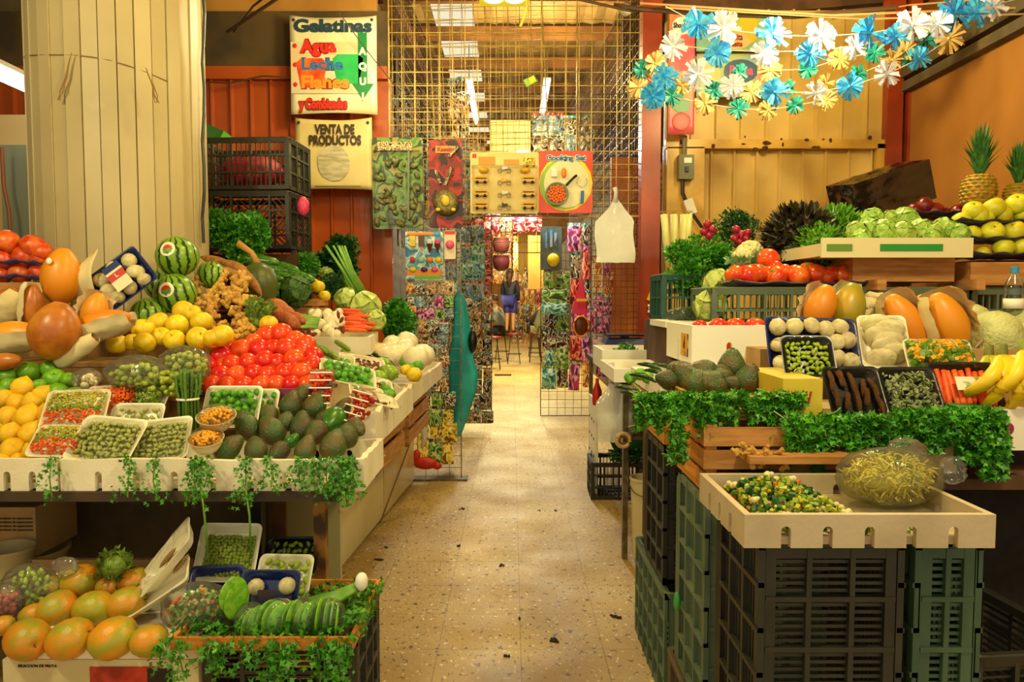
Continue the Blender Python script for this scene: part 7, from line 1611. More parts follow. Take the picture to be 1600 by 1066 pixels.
grid('grid_stand', 'wire grid in the left of the corridor hung with dark shiny bags', (X(688, 8.0), 8.0, .1), (1, 0, 0), (0, 0, 1), X(767, 8.0) - X(688, 8.0), 2.3, .1, .005, m_dwire)
# ---------------- busy printed packaging
def busy(key, cols, sc=30, rough=.3):
    if key in MT: return MT[key]
    m = bpy.data.materials.new(key); m.use_nodes = True; MT[key] = m; nt = m.node_tree; N = nt.nodes; L = nt.links; p = N['Principled BSDF']; p.inputs['Roughness'].default_value = rough
    tc = N.new('ShaderNodeTexCoord'); oi = N.new('ShaderNodeObjectInfo'); mp = N.new('ShaderNodeMapping'); L.new(tc.outputs['Object'], mp.inputs[0]); ml = N.new('ShaderNodeMath'); ml.operation = 'MULTIPLY'; ml.inputs[1].default_value = 31; L.new(oi.outputs['Random'], ml.inputs[0]); L.new(ml.outputs[0], mp.inputs['Location'])
    n = N.new('ShaderNodeTexNoise'); n.inputs['Scale'].default_value = sc; n.inputs['Detail'].default_value = 1.5; n.inputs['Distortion'].default_value = .5; L.new(mp.outputs[0], n.inputs['Vector'])
    cr = N.new('ShaderNodeValToRGB'); cr.color_ramp.interpolation = 'CONSTANT'; L.new(n.outputs[0], cr.inputs[0]); e = cr.color_ramp.elements; k = len(cols)
    for i, c in enumerate(cols):
        pos = .32 + .36 * i / k
        if i < 2: e[i].position = pos if i else 0; e[i].color = lin(c)
        else: q = e.new(pos); q.color = lin(c)
    L.new(cr.outputs[0], p.inputs['Base Color'])
    b = N.new('ShaderNodeBump'); b.inputs['Strength'].default_value = .7; b.inputs['Distance'].default_value = .01; L.new(n.outputs[0], b.inputs['Height']); L.new(b.outputs[0], p.inputs['Normal']); return m
BZ = {'grey and blue': busy('bz_blue', ['3a4a5a', '8a9aa0', '4a8ab8', 'c8c8b8', '5a5a4a'], 2.6), 'dark silvery': busy('bz_dark', ['0c0a08', '4a3a28', 'dcd4c4', '14100c', '8f7a60'], 2.6), 'brown and cream': busy('bz_brown', ['3a2416', 'a87a4a', 'dcc8a0', '6a4426', 'c89a5a'], 2.6),
      'red': busy('bz_red', ['7a1414', 'c8281c', 'e8a08a', 'a81c1c', '4a0c0c'], 2.6), 'green': busy('bz_green', ['1f4a24', '5a9a3a', 'c8d08a', '2f6a3c', '8ab84a'], 2.6), 'orange': busy('bz_orange', ['b8541c', 'e8a02a', 'f0dca0', '7a3410', 'd8701c'], 2.6),
      'purple and pink': busy('bz_pink', ['5a2458', 'c83a7a', 'e8b0c8', '8a3a8a', '3a1838'], 2.6), 'teal': busy('bz_teal', ['1c5a5a', '4aa8a0', 'c8e0d0', '2a7a7a', '8ab8a0'], 2.6), 'yellow': busy('bz_yellow', ['a88a14', 'e8c82a', 'f0e8a8', 'c8a01c', '6a5410'], 2.6)}
KP = {}
for nm, m in BZ.items():
    t0 = thing('toy_pack', 'toy pack', 'toy pack'); mb = MB(); G = 6
    for s in (1, -1):
        b = len(mb.v)
        for i in range(G + 1):
            for j in range(G + 1): x = i / G * 2 - 1; y = j / G * 2 - 1; mb.v.append((x * .5, -s * .1 * (1 - x ** 4) * (1 - y ** 4), y * .5))
        for i in range(G):
            for j in range(G): f = [b + i * (G + 1) + j, b + (i + 1) * (G + 1) + j, b + (i + 1) * (G + 1) + j + 1, b + i * (G + 1) + j + 1]; mb.f.append(f if s > 0 else f[::-1]); mb.m.append(0)
    ob('bag_body', mb, m, t0, smooth=True); ob('header_card', MB().box((0, 0, .56), (1.0, .02, .14)), BZ[list(BZ)[(list(BZ).index(nm) * 4 + 3) % 9]], t0); KP[nm] = Kind(t0)
def packs(px0, py0, px1, py1, Y, nx, ny, cols, where, group, seed=1, rz=0, fillf=.92):
    q = random.Random(seed)
    for j in range(ny):
        for i in range(nx):
            c = q.choice(cols); px = px0 + (px1 - px0) * (i + .5) / nx; py = py0 + (py1 - py0) * (j + .5) / ny
            w_ = S((px1 - px0) / nx, Y) * fillf * q.uniform(.8, 1.3); h_ = S((py1 - py0) / ny, Y) * q.uniform(.75, 1.1); px += q.uniform(-2, 2); py += q.uniform(-2, 2)
            KP[c].put(W(px, py, Y + q.uniform(-.03, .03)), rot(0, q.uniform(-.05, .05), rz), (w_, min(w_, .2) * .8, h_), f'{c} toy pack {where}, row {["one", "two", "three", "four", "five", "six", "seven", "eight", "nine", "ten", "eleven", "twelve"][j]}, {nth(i, nx)}', 'toy pack', group)
ALL = list(BZ)
packs(636, 442, 708, 500, 5.82, 5, 3, ['brown and cream', 'orange', 'green', 'dark silvery', 'purple and pink', 'grey and blue'], 'on near grid, upper block', 'toy packs on the near grid stand', 1)
packs(640, 502, 700, 610, 5.82, 4, 6, ['grey and blue', 'brown and cream', 'teal', 'grey and blue', 'dark silvery'], 'on near grid, middle block', 'toy packs on the near grid stand', 2)
packs(650, 612, 712, 690, 5.82, 3, 3, ['brown and cream', 'dark silvery', 'yellow', 'green'], 'low on near grid', 'toy packs on the near grid stand', 3)
packs(650, 690, 712, 724, 5.82, 3, 1, ['yellow', 'green'], 'at foot of near grid', 'toy packs on the near grid stand', 4)
packs(696, 352, 758, 470, 7.0, 3, 4, ['grey and blue', 'grey and blue', 'teal'], 'left of the red garland', 'blue-grey packs left of the red garland', 5)
packs(690, 462, 768, 662, 7.9, 5, 9, ['dark silvery', 'brown and cream', 'dark silvery'], 'on the dark bag rack', 'dark shiny packs on the bag rack', 6)
packs(890, 350, 926, 610, 8.9, 2, 6, ['green', 'red', 'purple and pink', 'orange', 'dark silvery'], 'right grid, right column', 'cards on the right grid stand', 7)
packs(849, 424, 890, 608, 8.9, 2, 6, ['dark silvery', 'green', 'teal', 'dark silvery'], 'right grid, left column', 'cards on the right grid stand', 8)
packs(928, 400, 955, 590, 6.5, 2, 6, ['purple and pink', 'red', 'purple and pink', 'orange'], 'behind the fine mesh', 'packs behind the fine mesh', 9)
packs(600, 128, 735, 215, 9.5, 7, 3, ['dark silvery', 'brown and cream', 'brown and cream'], 'stored high at left', 'goods stored high on the left', 10)
packs(832, 182, 930, 240, 9.6, 4, 2, ['dark silvery', 'grey and blue'], 'stored high at right', 'shiny goods stored high on the right', 11)
packs(735, 338, 845, 366, 10, 5, 1, ['dark silvery', 'brown and cream', 'orange', 'red'], 'hanging across the corridor', 'goods across the corridor', 12)
packs(800, 372, 826, 560, 24, 3, 7, ['dark silvery', 'brown and cream', 'orange', 'dark silvery'], 'at the corridor end', 'goods at the corridor end', 13)
packs(770, 360, 800, 445, 22, 2, 4, ['orange', 'brown and cream', 'red'], 'far down the left', 'goods far down the left', 14)
packs(828, 452, 848, 520, 24, 2, 3, ['orange', 'yellow', 'red'], 'far down the right', 'goods far down the right', 15)
packs(755, 362, 768, 490, 8.0, 1, 9, ['red'], 'in the red garland', 'red packs hanging in a strip', 16)
packs(590, 215, 760, 345, 7.6, 6, 4, ['brown and cream', 'dark silvery', 'grey and blue'], 'behind the big toy cards', 'goods behind the big toy cards', 17)
# ---------------- big toy cards
def card(px0, py0, px1, py1, Y, name, label, mat, rz=0):
    a = W(px0, py1, Y); b = W(px1, py0, Y); w = b.x - a.x; h = b.z - a.z; t = thing(name, label, 'toy card', ((a.x + b.x) / 2, Y, (a.z + b.z) / 2), rz)
    mb = MB(); mb.poly(rrect(w, h, .015), .006); ob('backing_card', mb, mat, t); return t, w, h
t, w, h = card(583, 215, 660, 358, 5.82, 'toy_card', 'tall green toy card packed with plastic animals beside the banner', busy('cd_green', ['26300f', '4f7a20', '6f8f2c', '2c3f16', '8f8a3a'], 9))
ob('title_band', MB().box((-.05 * w, -.012, .4 * h), (.7 * w, .004, .1 * h)), busy('cd_title', ['4a3018', 'e8d8a0', '7a4a20', 'c8b078', '3a2010'], 40), t)
mb = MB(); q = random.Random(12)
for k in range(46): mb.ell((q.uniform(-.42, .42) * w, -.02, q.uniform(-.45, .25) * h), (q.uniform(.012, .03), .018, q.uniform(.01, .045)), rot(0, q.uniform(0, 3), 0), n=7, k=5)
o = ob('toy_animals', mb, M('toy_olive', '5a5f34', '8f8a5a', rough=.4, scale=20), t, smooth=True); o['kind'] = 'stuff'
ob('toy_sword', MB().bar((.22 * w, -.025, -.4 * h), (.24 * w, -.025, .35 * h), .035, .015), M('toy_grey', '7a8470', rough=.35), t)
ob('blister', MB().box((0, -.03, -.05 * h), (.92 * w, .05, .8 * h)), m_film, t)
t, w, h = card(671, 219, 723, 356, 5.82, 'toy_card', 'dark red toy card with a pirate-style weapon set and gold emblem', busy('cd_red', ['2a0c0a', '7a1812', 'a8201a', '22100e', '4a100c'], 7))
ob('title_band', MB().box((0, -.012, .39 * h), (.6 * w, .004, .08 * h)), c_or, t); text('Kassim', .045, c_dr, t, (0, -.016, .39 * h), bold=.002, w=.5 * w)
ob('toy_shield', MB().lathe([(.02, 0), (.085, .01), (.1, .02), (.05, .035), (.01, .04)], 20, (0, -.012, -.22 * h), rot(PI / 2, 0, 0)), M('toy_bronze', '8f8248', '6a5f34', rough=.35, scale=50), t, smooth=True)
ob('gold_emblem', MB().ell((0, -.055, -.2 * h), (.035, .01, .04), n=9, jit=.2).ell((-.06, -.045, -.3 * h), (.02, .01, .015)).ell((.06, -.045, -.3 * h), (.02, .01, .015)), M('toy_gold', 'd8b82a', rough=.3), t, smooth=True)
ob('toy_pistol', MB().bar((-.02 * w, -.03, -.02 * h), (.18 * w, -.03, .18 * h), .035, .02).bar((-.3 * w, -.03, .15 * h), (-.15 * w, -.03, .0), .03, .02).bar((.1 * w, -.03, .3 * h), (.38 * w, -.03, .42 * h), .02, .02), busy('toy_wpn', ['1c1814', 'c8b890', '3a3020', 'a89868', '2a2418'], 40), t)
t, w, h = card(735, 238, 842, 334, 5.80, 'toy_card', 'cream toy card with rows of yellow buses and motorbikes', M('card_cream', 'e8d48a', 'dcc070', rough=.4, scale=4))
ob('title_block', MB().box((-.26 * w, -.009, .36 * h), (.24 * w, .004, .13 * h)).box((.1 * w, -.009, .34 * h), (.22 * w, .004, .08 * h)), c_or, t); ob('corner_mark', MB().box((-.44 * w, -.009, .44 * h), (.03, .004, .03)), c_red, t)
ob('printed_bus', MB().box((.36 * w, -.009, .33 * h), (.17 * w, .004, .15 * h)), busy('bus_print', ['3a2c10', 'e8c01c', 'f0d84a', '4a3a14', 'c89a14'], 50), t)
m_bus = M('toy_yellow', 'e8b01c', rough=.3)
def bus(u, v, s=1): 
    b = ob('toy_bus', MB().box((0, 0, .012), (.1 * s, .03, .035)).box((0, 0, .034), (.09 * s, .028, .012)), m_bus, t, loc=(u * w, -.03, v * h)); ob('wheels', MB().ell((-.03 * s, -.012, -.008), (.013, .01, .013), n=9).ell((.03 * s, -.012, -.008), (.013, .01, .013), n=9), m_black, b, smooth=True); ob('window_band', MB().box((0, -.0155, .02), (.085 * s, .002, .01)), m_black, b)
for v in (.02, -.2, -.4): bus(-.34, v); bus(.35, v)
for u in (-.3, .3): ob('toy_sweeper', MB().ell((u * w, -.03, .2 * h), (.04, .02, .022)), m_bus, t, smooth=True)
for k, v in enumerate((.2, .0, -.2, -.4)):
    b = ob('toy_motorbike', MB().bar((-.02, 0, .01), (.025, 0, .02), .018).bar((.0, 0, .02), (-.02, 0, .03), .01), (m_white, m_bus, m_white, m_black)[k], t, loc=(0, -.03, v * h)); mb = MB()
    for x in (-.035, .035): mb.tube([(x + .014 * math.cos(a), 0, .014 * math.sin(a)) for a in [PI * i / 6 for i in range(13)]], .005, 5)
    ob('wheels', mb, M('toy_silver', 'b8b0a0', rough=.3), b, smooth=True)
ob('blister', MB().box((0, -.035, -.09 * h), (.95 * w, .055, .72 * h)), m_film, t)
t, w, h = card(842, 236, 926, 333, 5.79, 'toy_card', 'red and yellow cooking toy card with an orange-filled frying pan', M('card_red', 'd8381c', rough=.4))
ob('yellow_swirl', MB().ell((0, -.007, -.02 * h), (.5 * w, .002, .45 * h), n=24), M('swirl_yellow', 'e8d02a', rough=.4), t); ob('green_swirl', MB().ell((-.03 * w, -.0095, -.04 * h), (.46 * w, .002, .41 * h), n=24), M('swirl_green', '8ab83a', rough=.4), t); ob('cream_field', MB().ell((.02 * w, -.012, -.03 * h), (.43 * w, .002, .39 * h), n=24), M('card_field', 'dcd4a8', rough=.4), t)
text('Cooking Set', .055, m_white, t, (0, -.016, .38 * h), bold=.006, w=.75 * w, name='letter_outline'); text('Cooking Set', .055, c_blue, t, (0, -.019, .38 * h), bold=.002, w=.74 * w)
P = MB().lathe([(.07, 0), (.088, .02), (.09, .022), (.082, .02), (.068, .006)], 24, (-.17 * w, -.02, -.2 * h), rot(PI / 2, 0, 0)); p_ = ob('frying_pan', P, MT['toy_grey'], t, smooth=True); ob('handle', MB().tube([(.0 * w, -.03, -.06 * h), (.14 * w, -.035, .06 * h), (.2 * w, -.035, .1 * h)], .01, 7), m_black, p_)
mb = MB(); [mb.ell((-.17 * w + .07 * math.sqrt(k / 40) * math.cos(k * 2.4), -.035, -.2 * h + .07 * math.sqrt(k / 40) * math.sin(k * 2.4)), (.012, .008, .012), n=7, k=5) for k in range(40)]; ob('toy_food', mb, M('toy_orange', 'e8702a', rough=.4), t, smooth=True)
ob('toy_spoon', MB().tube([(.3 * w, -.03, -.35 * h), (.31 * w, -.03, -.15 * h)], .012, 7), c_blue, t); ob('toy_strainer', MB().ell((.3 * w, -.03, .0), (.04, .012, .045), n=14), m_film, t); ob('toy_shaker', MB().box((-.22 * w, -.025, .14 * h), (.045, .02, .06)), m_white, t); ob('toy_bottle', MB().ell((-.04 * w, -.025, .14 * h), (.02, .015, .04)), c_or, t, smooth=True)
t, w, h = card(634, 362, 692, 438, 5.80, 'toy_card', 'bright toy card of play ice lollies, cones and burgers on the near grid', busy('cd_sky', ['2a7ab0', 'a8d0d8', 'dce8e0', '4aa0c8', '7ab8c8'], 12))
ob('lime_base', MB().box((.1 * w, -.008, -.44 * h), (.7 * w, .004, .08 * h)), M('lime_base', '7ab82a', rough=.4), t); ob('orange_band', MB().box((0, -.008, -.34 * h), (.95 * w, .004, .12 * h)), c_or, t); ob('orange_ribbon', MB().box((-.1 * w, -.008, .45 * h), (.7 * w, .004, .07 * h)), c_or, t)
TC = {'y': M('toy_ye', 'f0d020', rough=.3), 'b': M('toy_br', '6a3414', rough=.35), 'p': M('toy_pi', 'e85a8a', rough=.3), 'w': m_white, 'r': m_red, 'g': M('toy_mint', '9ad0a8', rough=.3), 'o': c_or, 'v': M('toy_violet', '5a2a6a', rough=.3)}
for u, c in ((-.3, 'y'), (-.07, 'b')): b = ob('toy_lolly', MB().box((0, 0, .02), (.042, .02, .08)), TC[c], t, loc=(u * w, -.02, .25 * h)); ob('stick', MB().box((0, 0, -.035), (.01, .008, .035)), TC['o'], b)
for u, c in ((.15, 'w'), (.36, 'p')): b = ob('toy_cone', MB().lathe([(.002, -.06), (.025, .01)], 12), TC['b'], t, loc=(u * w, -.02, .22 * h)); ob('scoop', MB().ell((0, 0, .022), (.026, .02, .026)), TC[c], b, smooth=True)
for u, c in ((-.33, 'r'), (-.08, 'g'), (.15, 'o'), (.38, 'y')): ob('toy_food', MB().ell((u * w, -.02, -.08 * h), (.027, .016, .024), n=3 if c == 'r' else 12), TC[c], t, smooth=c != 'r')
for u, c in ((-.3, 'y'), (0, 'v'), (.28, 'p')): ob('toy_food', MB().ell((u * w, -.02, -.28 * h), (.028, .016, .02)), TC[c], t, smooth=True)
ob('blister', MB().box((0, -.03, 0), (.96 * w, .045, .86 * h)), m_film, t)
t, w, h = card(694, 360, 712, 405, 5.84, 'toy_card', 'narrow cream card with a pink toy crown beside the lolly card', M('card_pinkish', 'e8d0b0', rough=.4)); ob('toy_crown', MB().ell((0, -.02, 0), (.035, .02, .035), n=7), TC['p'], t, smooth=True); ob('pink_header', MB().box((0, -.009, .42 * h), (.9 * w, .005, .1 * h)), c_red, t)
t, w, h = card(844, 354, 878, 422, 8.86, 'toy_card', 'framed tool toy card with a yellow hard hat on the right grid stand', M('card_grey', '4a5a5a', rough=.4)); ob('toy_helmet', MB().ell((.1 * w, -.03, -.27 * h), (.075, .05, .08)), TC['y'], t, smooth=True); ob('toy_tools', MB().box((-.2 * w, -.02, .2 * h), (.03, .02, .2)).box((0, -.02, .22 * h), (.03, .02, .2)).box((.2 * w, -.02, .2 * h), (.03, .02, .16)), BZ['grey and blue'], t); ob('blister', MB().box((0, -.05, 0), (.95 * w, .08, .95 * h)), m_film, t)
for i, (px, py, c, lab) in enumerate(((858, 462, 'green', 'green play box card below the hard hat card'), (858, 482, 'teal', 'pale teal twin card under the green play box card'))): KP[c].put(W(px + 8, py, 8.8), rot(), (.3, .1, .14), lab, 'toy card')
t = thing('toy_dart', 'pink folded toy hanging at the right edge of the right grid stand', 'toy', W(909, 462, 8.3)); ob('pink_fold', MB().add([(0, 0, .25), (-.12, -.02, -.2), (.06, -.02, -.22), (.07, .02, -.1)], [(0, 1, 2), (0, 2, 3), (0, 3, 1), (1, 3, 2)]), M('toy_magenta', 'e0306a', rough=.35), t); ob('yellow_band', MB().box((-.0, -.03, -.05), (.12, .01, .03)), TC['y'], t)
t = thing('toy_guitar', 'brown round toy instrument hanging below the pink folded toy', 'toy', W(908, 510, 8.3)); ob('toy_body', MB().ell((0, 0, 0), (.09, .03, .12)), M('toy_brown', '5a2a10', rough=.3), t, smooth=True); ob('orange_rim', MB().tube([(.085 * math.cos(a), -.02, .115 * math.sin(a)) for a in [PI * i / 10 for i in range(21)]], .012, 6), c_or, t, smooth=True)
t = thing('toy_tag', 'small green and yellow tag dangling on the upper mesh', 'tag', W(829, 126, 5.9), r=rot(0, -.5, 0)); ob('card', MB().box((0, 0, 0), (.1, .006, .06)), BZ['green'], t); ob('yellow_patch', MB().box((.015, -.005, .0), (.05, .003, .045)), TC['y'], t)
# white and pale boxes seen through the mesh
tag(ob('pale_box', MB().box(W(797, 215, 9.3), (.5, .05, .42)), M('pale_yellow', 'e0d488', rough=.5)), 'pale yellow board hanging in the corridor behind the mesh', 'board')
tag(ob('hanging_board', MB().box(W(838, 410, 15), (.34, .04, 1.08)), M('tan_board', 'b0742a', 'a0661c', rough=.6, scale=3)), 'tall tan board hanging in the corridor before the far stools', 'board')
tag(ob('orange_board', MB().box(W(978, 415, 6.6), (.28, .04, 1.9)), M('orange_door', 'c0702a', 'a85c1c', rough=.5, scale=2)), 'orange board standing behind the fine mesh beside the red post', 'board')
t = thing('hanging_cloth', 'pale yellow cloth hanging far down the corridor', 'cloth', W(820, 365, 18)); mb = MB(); [mb.tube([(-.14 + k * .05, 0, 0), (-.14 + k * .05 + R.uniform(-.03, .03), 0, -.5), (-.12 + k * .045, 0, -.9 + R.uniform(-.2, .2))], [.03, .05, .03], 7) for k in range(6)]; ob('folds', mb, M('cloth_yellow', 'e0b860', rough=.7), t, smooth=True)
for i, (py, c) in enumerate(((385, '8a4434'), (412, '6a2a24'))): t = thing('hanging_pot', f'{("upper", "lower")[i]} dark red clay-like pot hanging beside the red strip', 'pot', W(783, py, 10)); ob('pot_body', MB().lathe([(.05, -.1), (.1, -.06), (.12, .05), (.1, .1), (.11, .11)], 16), M('pot' + c, c, rough=.4), t, smooth=True)
# teal costume
t = thing('teal_costume', 'long teal fabric costume hanging at the end of the near grid stand', 'costume', W(720, 455, 6.3)); mb = MB(); rows = [(0, .015, -2), (12, .045, -3), (40, .06, 0), (80, .08, 0), (110, .1, -1), (135, .12, 3), (165, .11, 2), (200, .075, -1), (225, .05, -4), (240, .02, -5)]
for i, (dy, r_, ox) in enumerate(rows):
    z = -S(dy * .95, 6.3)
    for j in range(20): a = 2 * PI * j / 20; f = 1 + .16 * math.sin(a * 5 + i * .6); mb.v.append((S(ox, 6.3) + r_ * f * math.cos(a), .05 * f * math.sin(a), z))
for i in range(len(rows) - 1):
    for j in range(20): mb.f.append([i * 20 + j, (i + 1) * 20 + j, (i + 1) * 20 + (j + 1) % 20, i * 20 + (j + 1) % 20]); mb.m.append(0)
ob('fabric', mb, M('teal_fabric', '2ab4bc', '1c94a0', rough=.55, scale=5), t, smooth=True); ob('black_patch', MB().ell((.1, -.02, -.43), (.04, .05, .1)), m_black, t, smooth=True)
tag(ob('toy_red_dragon', MB().ell((0, 0, 0), (.1, .03, .05)).ell((-.07, 0, .06), (.03, .02, .05)).ell((.09, 0, -.02), (.04, .02, .03)), m_red, smooth=True, loc=W(665, 724, 5.78)), 'red plastic toy animal at the foot of the near grid stand', 'toy')
# ---------------- stools and people
m_skin = M('skin', 'b8825a', rough=.5); m_hair = M('hair_brown', '3a2414', '5a3a20', rough=.6, scale=20)
def stool():
    t = thing('bar_stool', 'stool', 'stool'); ob('seat', MB().lathe([(.02, .64), (.16, .645), (.17, .66), (.165, .69), (.02, .7)], 20), M('seat_red', '7a2a1c', rough=.4), t, smooth=True)
    for k in range(4): a = PI / 4 + k * PI / 2; ob('leg', MB().tube([(.1 * math.cos(a), .1 * math.sin(a), .645), (.2 * math.cos(a), .2 * math.sin(a), 0)], .011, 6), m_tdark, t)
    ob('foot_ring', MB().tube([(.165 * math.cos(a), .165 * math.sin(a), .22) for a in [PI * i / 10 for i in range(21)]], .008, 6), m_tdark, t); return Kind(t)
k_st = stool(); mx_ = lambda px, Y: X(px, Y)
for px, Y, lab in ((783, 17.4, 'bar stool under the man in the pale shirt'), (803, 16.6, 'bar stool the girl stands on'), (838, 17.0, 'nearer bar stool at the right of the corridor'), (836, 18.6, 'farther bar stool at the right of the corridor'), (770, 15.2, 'empty bar stool at the left edge of the corridor')): k_st.put((mx_(px, Y), Y, 0), None, 1, lab, 'stool')
def figure(name, label, loc, rz, J, cl, hair, hairlen=.0, sc=1):
    """J: joints; body = one skinned skeleton, clothes = skinned children"""
    t = thing(name, label, 'person', loc, rz); t.scale = (sc,) * 3
    rad = dict(pel=.13, spi=.12, che=.14, nek=.05, hed=.06, shL=.06, shR=.06, elL=.042, elR=.042, haL=.028, haR=.028, hiL=.085, hiR=.085, knL=.058, knR=.058, anL=.036, anR=.036, toL=.03, toR=.03)
    E = [('pel', 'spi'), ('spi', 'che'), ('che', 'nek'), ('nek', 'hed')] + [(a + s, b + s) for s in 'LR' for a, b in (('sh', 'el'), ('el', 'ha'), ('hi', 'kn'), ('kn', 'an'), ('an', 'to'))] + [('che', 'shL'), ('che', 'shR'), ('pel', 'hiL'), ('pel', 'hiR')]
    def skin(nm, edges, grow, mat):
        ks = []; [ks.append(k) for e in edges for k in e if k not in ks]; me = bpy.data.meshes.new(nm); me.from_pydata([J[k] for k in ks], [(ks.index(a), ks.index(b)) for a, b in edges], []); me.materials.append(mat)
        o = bpy.data.objects.new(nm, me); C.objects.link(o); o.parent = t; m = o.modifiers.new('k', 'SKIN'); m.use_smooth_shade = True
        sv = me.skin_vertices[0].data
        for i, k in enumerate(ks): sv[i].radius = (rad[k] * grow, rad[k] * grow * (.85 if k in ('pel', 'spi', 'che') else 1)); sv[i].use_root = i == 0
        o.modifiers.new('s', 'SUBSURF').levels = 1; return o
    body = skin('body', E, 1, m_skin)
    for nm, edges, grow, mat in cl: skin(nm, edges, grow, mat)
    h = Vector(J['hed']); hd = MB().ell(h + Vector((0, 0, .08)), (.078, .095, .12), n=14, k=10); hd.ell(h + Vector((0, -.1, .06)), (.014, .02, .02), n=6, k=4); hd.ell(h + Vector((.08, 0, .07)), (.012, .02, .03), n=6, k=4); hd.ell(h + Vector((-.08, 0, .07)), (.012, .02, .03), n=6, k=4)
    ob('head', hd, m_skin, t, smooth=True)
    for s in 'LR':
        p = Vector(J['ha' + s]); d = (p - Vector(J['el' + s])).normalized(); w_ = d.cross(Vector((0, 1, .2))).normalized(); mb = MB().ell(p + d * .03, (.03, .03, .04), look(d), n=8, k=6)
        for f in range(4): o = w_ * (f - 1.5) * .016; mb.tube([p + d * .05 + o, p + d * .085 + o, p + d * (.105 - abs(f - 1.4) * .008) + o + Vector((0, 0, -.02))], .008, 5)
        mb.tube([p + d * .02 + w_ * .03, p + d * .05 + w_ * .045, p + d * .075 + w_ * .04], .009, 5); ob('hand', mb, m_skin, t, smooth=True)
    f = MB(); [f.ell(h + Vector((s * .03, -.088, .09)), (.011, .008, .007), n=6, k=4) for s in (-1, 1)]; ob('eyes', f, m_black, t, smooth=True); ob('mouth', MB().ell(h + Vector((0, -.09, .02)), (.022, .006, .006), n=8, k=4), M('lips', '8a4434', rough=.5), t, smooth=True)
    hm = MB().ell(h + Vector((0, .02, .115)), (.09, .1, .1), n=14, k=8)
    if hairlen: hm.tube([h + Vector((0, .05, .12)), h + Vector((0, .085, 0)), h + Vector((0, .09, -hairlen))], [.08, .08, .04], 10)
    ob('hair', hm, hair, t, smooth=True); return t
def sitJ(lean=.15): return dict(pel=(0, 0, .80), spi=(0, -.03, 1.0), che=(0, -lean, 1.2), nek=(0, -lean - .03, 1.36), hed=(0, -lean - .06, 1.42), shL=(.19, -lean, 1.27), shR=(-.19, -lean, 1.27), elL=(.24, -lean - .1, 1.02), elR=(-.24, -lean - .1, 1.02), haL=(.14, -lean - .32, .98), haR=(-.14, -lean - .32, .98), hiL=(.1, -.02, .78), hiR=(-.1, -.02, .78), knL=(.13, -.42, .76), knR=(-.13, -.42, .76), anL=(.12, -.36, .34), anR=(-.12, -.36, .34), toL=(.12, -.5, .29), toR=(-.12, -.5, .29))
stJ = dict(pel=(0, 0, .84), spi=(0, 0, 1.0), che=(0, 0, 1.18), nek=(0, 0, 1.33), hed=(0, -.01, 1.38), shL=(.15, 0, 1.25), shR=(-.15, 0, 1.25), elL=(.2, -.02, 1.0), elR=(-.2, -.02, 1.0), haL=(.19, -.12, .8), haR=(-.19, -.12, .8), hiL=(.08, 0, .82), hiR=(-.08, 0, .82), knL=(.08, -.01, .46), knR=(-.08, -.01, .46), anL=(.08, .02, .08), anR=(-.08, .02, .08), toL=(.09, -.12, .04), toR=(-.09, -.12, .04))
TOP = [('pel', 'spi'), ('spi', 'che'), ('che', 'shL'), ('che', 'shR'), ('shL', 'elL'), ('shR', 'elR')]; SLV = TOP + [('elL', 'haL'), ('elR', 'haR')]
TRS = [('pel', 'hiL'), ('pel', 'hiR'), ('hiL', 'knL'), ('hiR', 'knR'), ('knL', 'anL'), ('knR', 'anR')]; SKT = [('pel', 'hiL'), ('pel', 'hiR'), ('hiL', 'knL'), ('hiR', 'knR')]; SHO = [('anL', 'toL')]; SHR = [('anR', 'toR')]
m_den = M('pale_denim', 'a8b4a8', '8f9c94', rough=.7, scale=8); m_dkt = M('dark_trousers', '2a2620', rough=.7); m_prp = M('indigo', '34348a', rough=.6); m_dk = M('dark_top', '22222e', rough=.6); m_olv = M('olive_jacket', '8f8a5a', rough=.7); m_shoe = M('shoe_brown', '6a3a1c', rough=.5)
figure('person', 'man in a pale denim shirt seated sideways on a bar stool, left of the corridor', (X(784, 17.4), 17.4, -.06), -PI / 2 - .4, sitJ(), [('shirt', SLV, 1.22, m_den), ('trousers', TRS, 1.18, m_dkt), ('shoe', SHO, 1.3, m_shoe), ('shoe', SHR, 1.3, m_shoe)], m_hair)
figure('person', 'long-haired girl in dark top and indigo skirt standing on a stool', (X(797, 16.6), 16.6, .69), PI - .3, stJ, [('top', SLV, 1.2, m_dk), ('skirt', SKT, 1.4, m_prp), ('shoe', SHO, 1.3, m_shoe), ('shoe', SHR, 1.3, m_shoe)], m_hair, .25, .92)
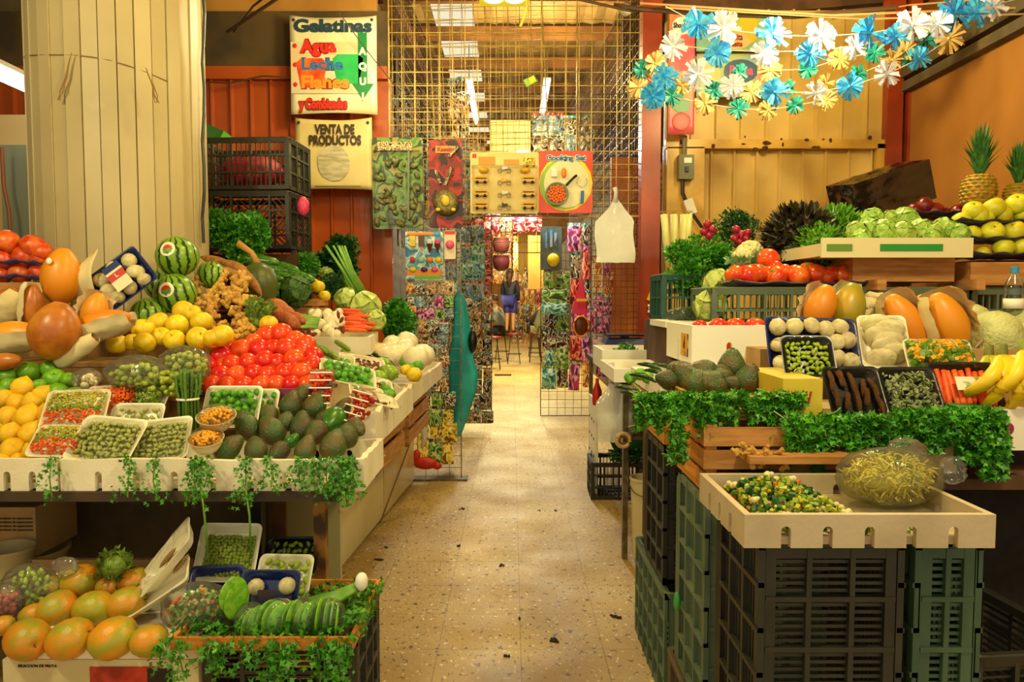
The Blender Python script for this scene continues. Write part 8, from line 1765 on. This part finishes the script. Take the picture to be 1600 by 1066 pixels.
figure('person', 'person in an olive jacket seated at right, half hidden by the toy cards', (X(843, 17.0), 17.0, -.06), PI / 2 + .5, sitJ(.22), [('jacket', SLV, 1.3, m_olv), ('trousers', TRS, 1.18, m_olv), ('shoe', SHO, 1.3, m_shoe), ('shoe', SHR, 1.3, m_shoe)], m_hair)
figure('person', 'person in a dark jacket seated behind the olive-jacketed one', (X(834, 18.6), 18.6, -.06), PI / 2 + .3, sitJ(.25), [('jacket', SLV, 1.3, m_dk), ('trousers', TRS, 1.18, m_dkt), ('shoe', SHO, 1.3, m_shoe), ('shoe', SHR, 1.3, m_shoe)], m_hair)
tag(ob('floor_mat', MB().box((X(786, 14.5), 14.0, .01), (.32, .18, .02)), m_woodd), 'small dark mat on the corridor floor', 'mat')
# bits of litter on the floor
q = random.Random(8)
for i, (px, py, s) in enumerate(((786, 892, .015), (870, 1014, .02), (960, 977, .022), (592, 883, .02), (718, 860, .012), (604, 862, .01), (722, 800, .016), (792, 1041, .01), (812, 978, .008), (842, 803, .008), (868, 803, .008))):
    Y = CAMZ * FPX / (py - 468); mb = MB()
    for k in range(4): mb.box((q.uniform(-s, s), q.uniform(-s, s), .004), (s * 1.2, s * .5, .005), rot(q.uniform(-.3, .3), 0, q.uniform(0, 3)))
    tag(ob('litter', mb, M('litter', '2a2414', rough=.9), loc=W(px, py, Y) * 1.0), f'small dark scrap of litter on the aisle floor, {ORD[i]} of the scattered ones', 'litter', 'litter on the aisle floor').location.z = 0
# ---------------------------------------------------------------- drop kinds never placed
for k_ in [v for v in list(globals().values()) if isinstance(v, Kind)]:
    if not k_.used:
        for ch in list(k_.root.children): bpy.data.objects.remove(ch)
        bpy.data.objects.remove(k_.root)

# cords that hold the things hanging in the corridor
for o in list(bpy.data.objects):
    if o.parent is None and o.name.split('.')[0] in ('pale_box', 'hanging_board', 'hanging_cloth', 'hanging_pot', 'fluorescent_tube') and o.get('label'):
        z0 = (o.location.z if o.type == 'EMPTY' else max(v.co.z for v in o.data.vertices)); c = o.location if o.type == 'EMPTY' else sum((v.co for v in o.data.vertices), Vector()) / len(o.data.vertices)
        ob('cord', MB().tube([(c.x - o.location.x, c.y - o.location.y, z0 - o.location.z), (c.x - o.location.x, c.y - o.location.y, 4.5 - o.location.z)], .006, 5), m_steel, o)
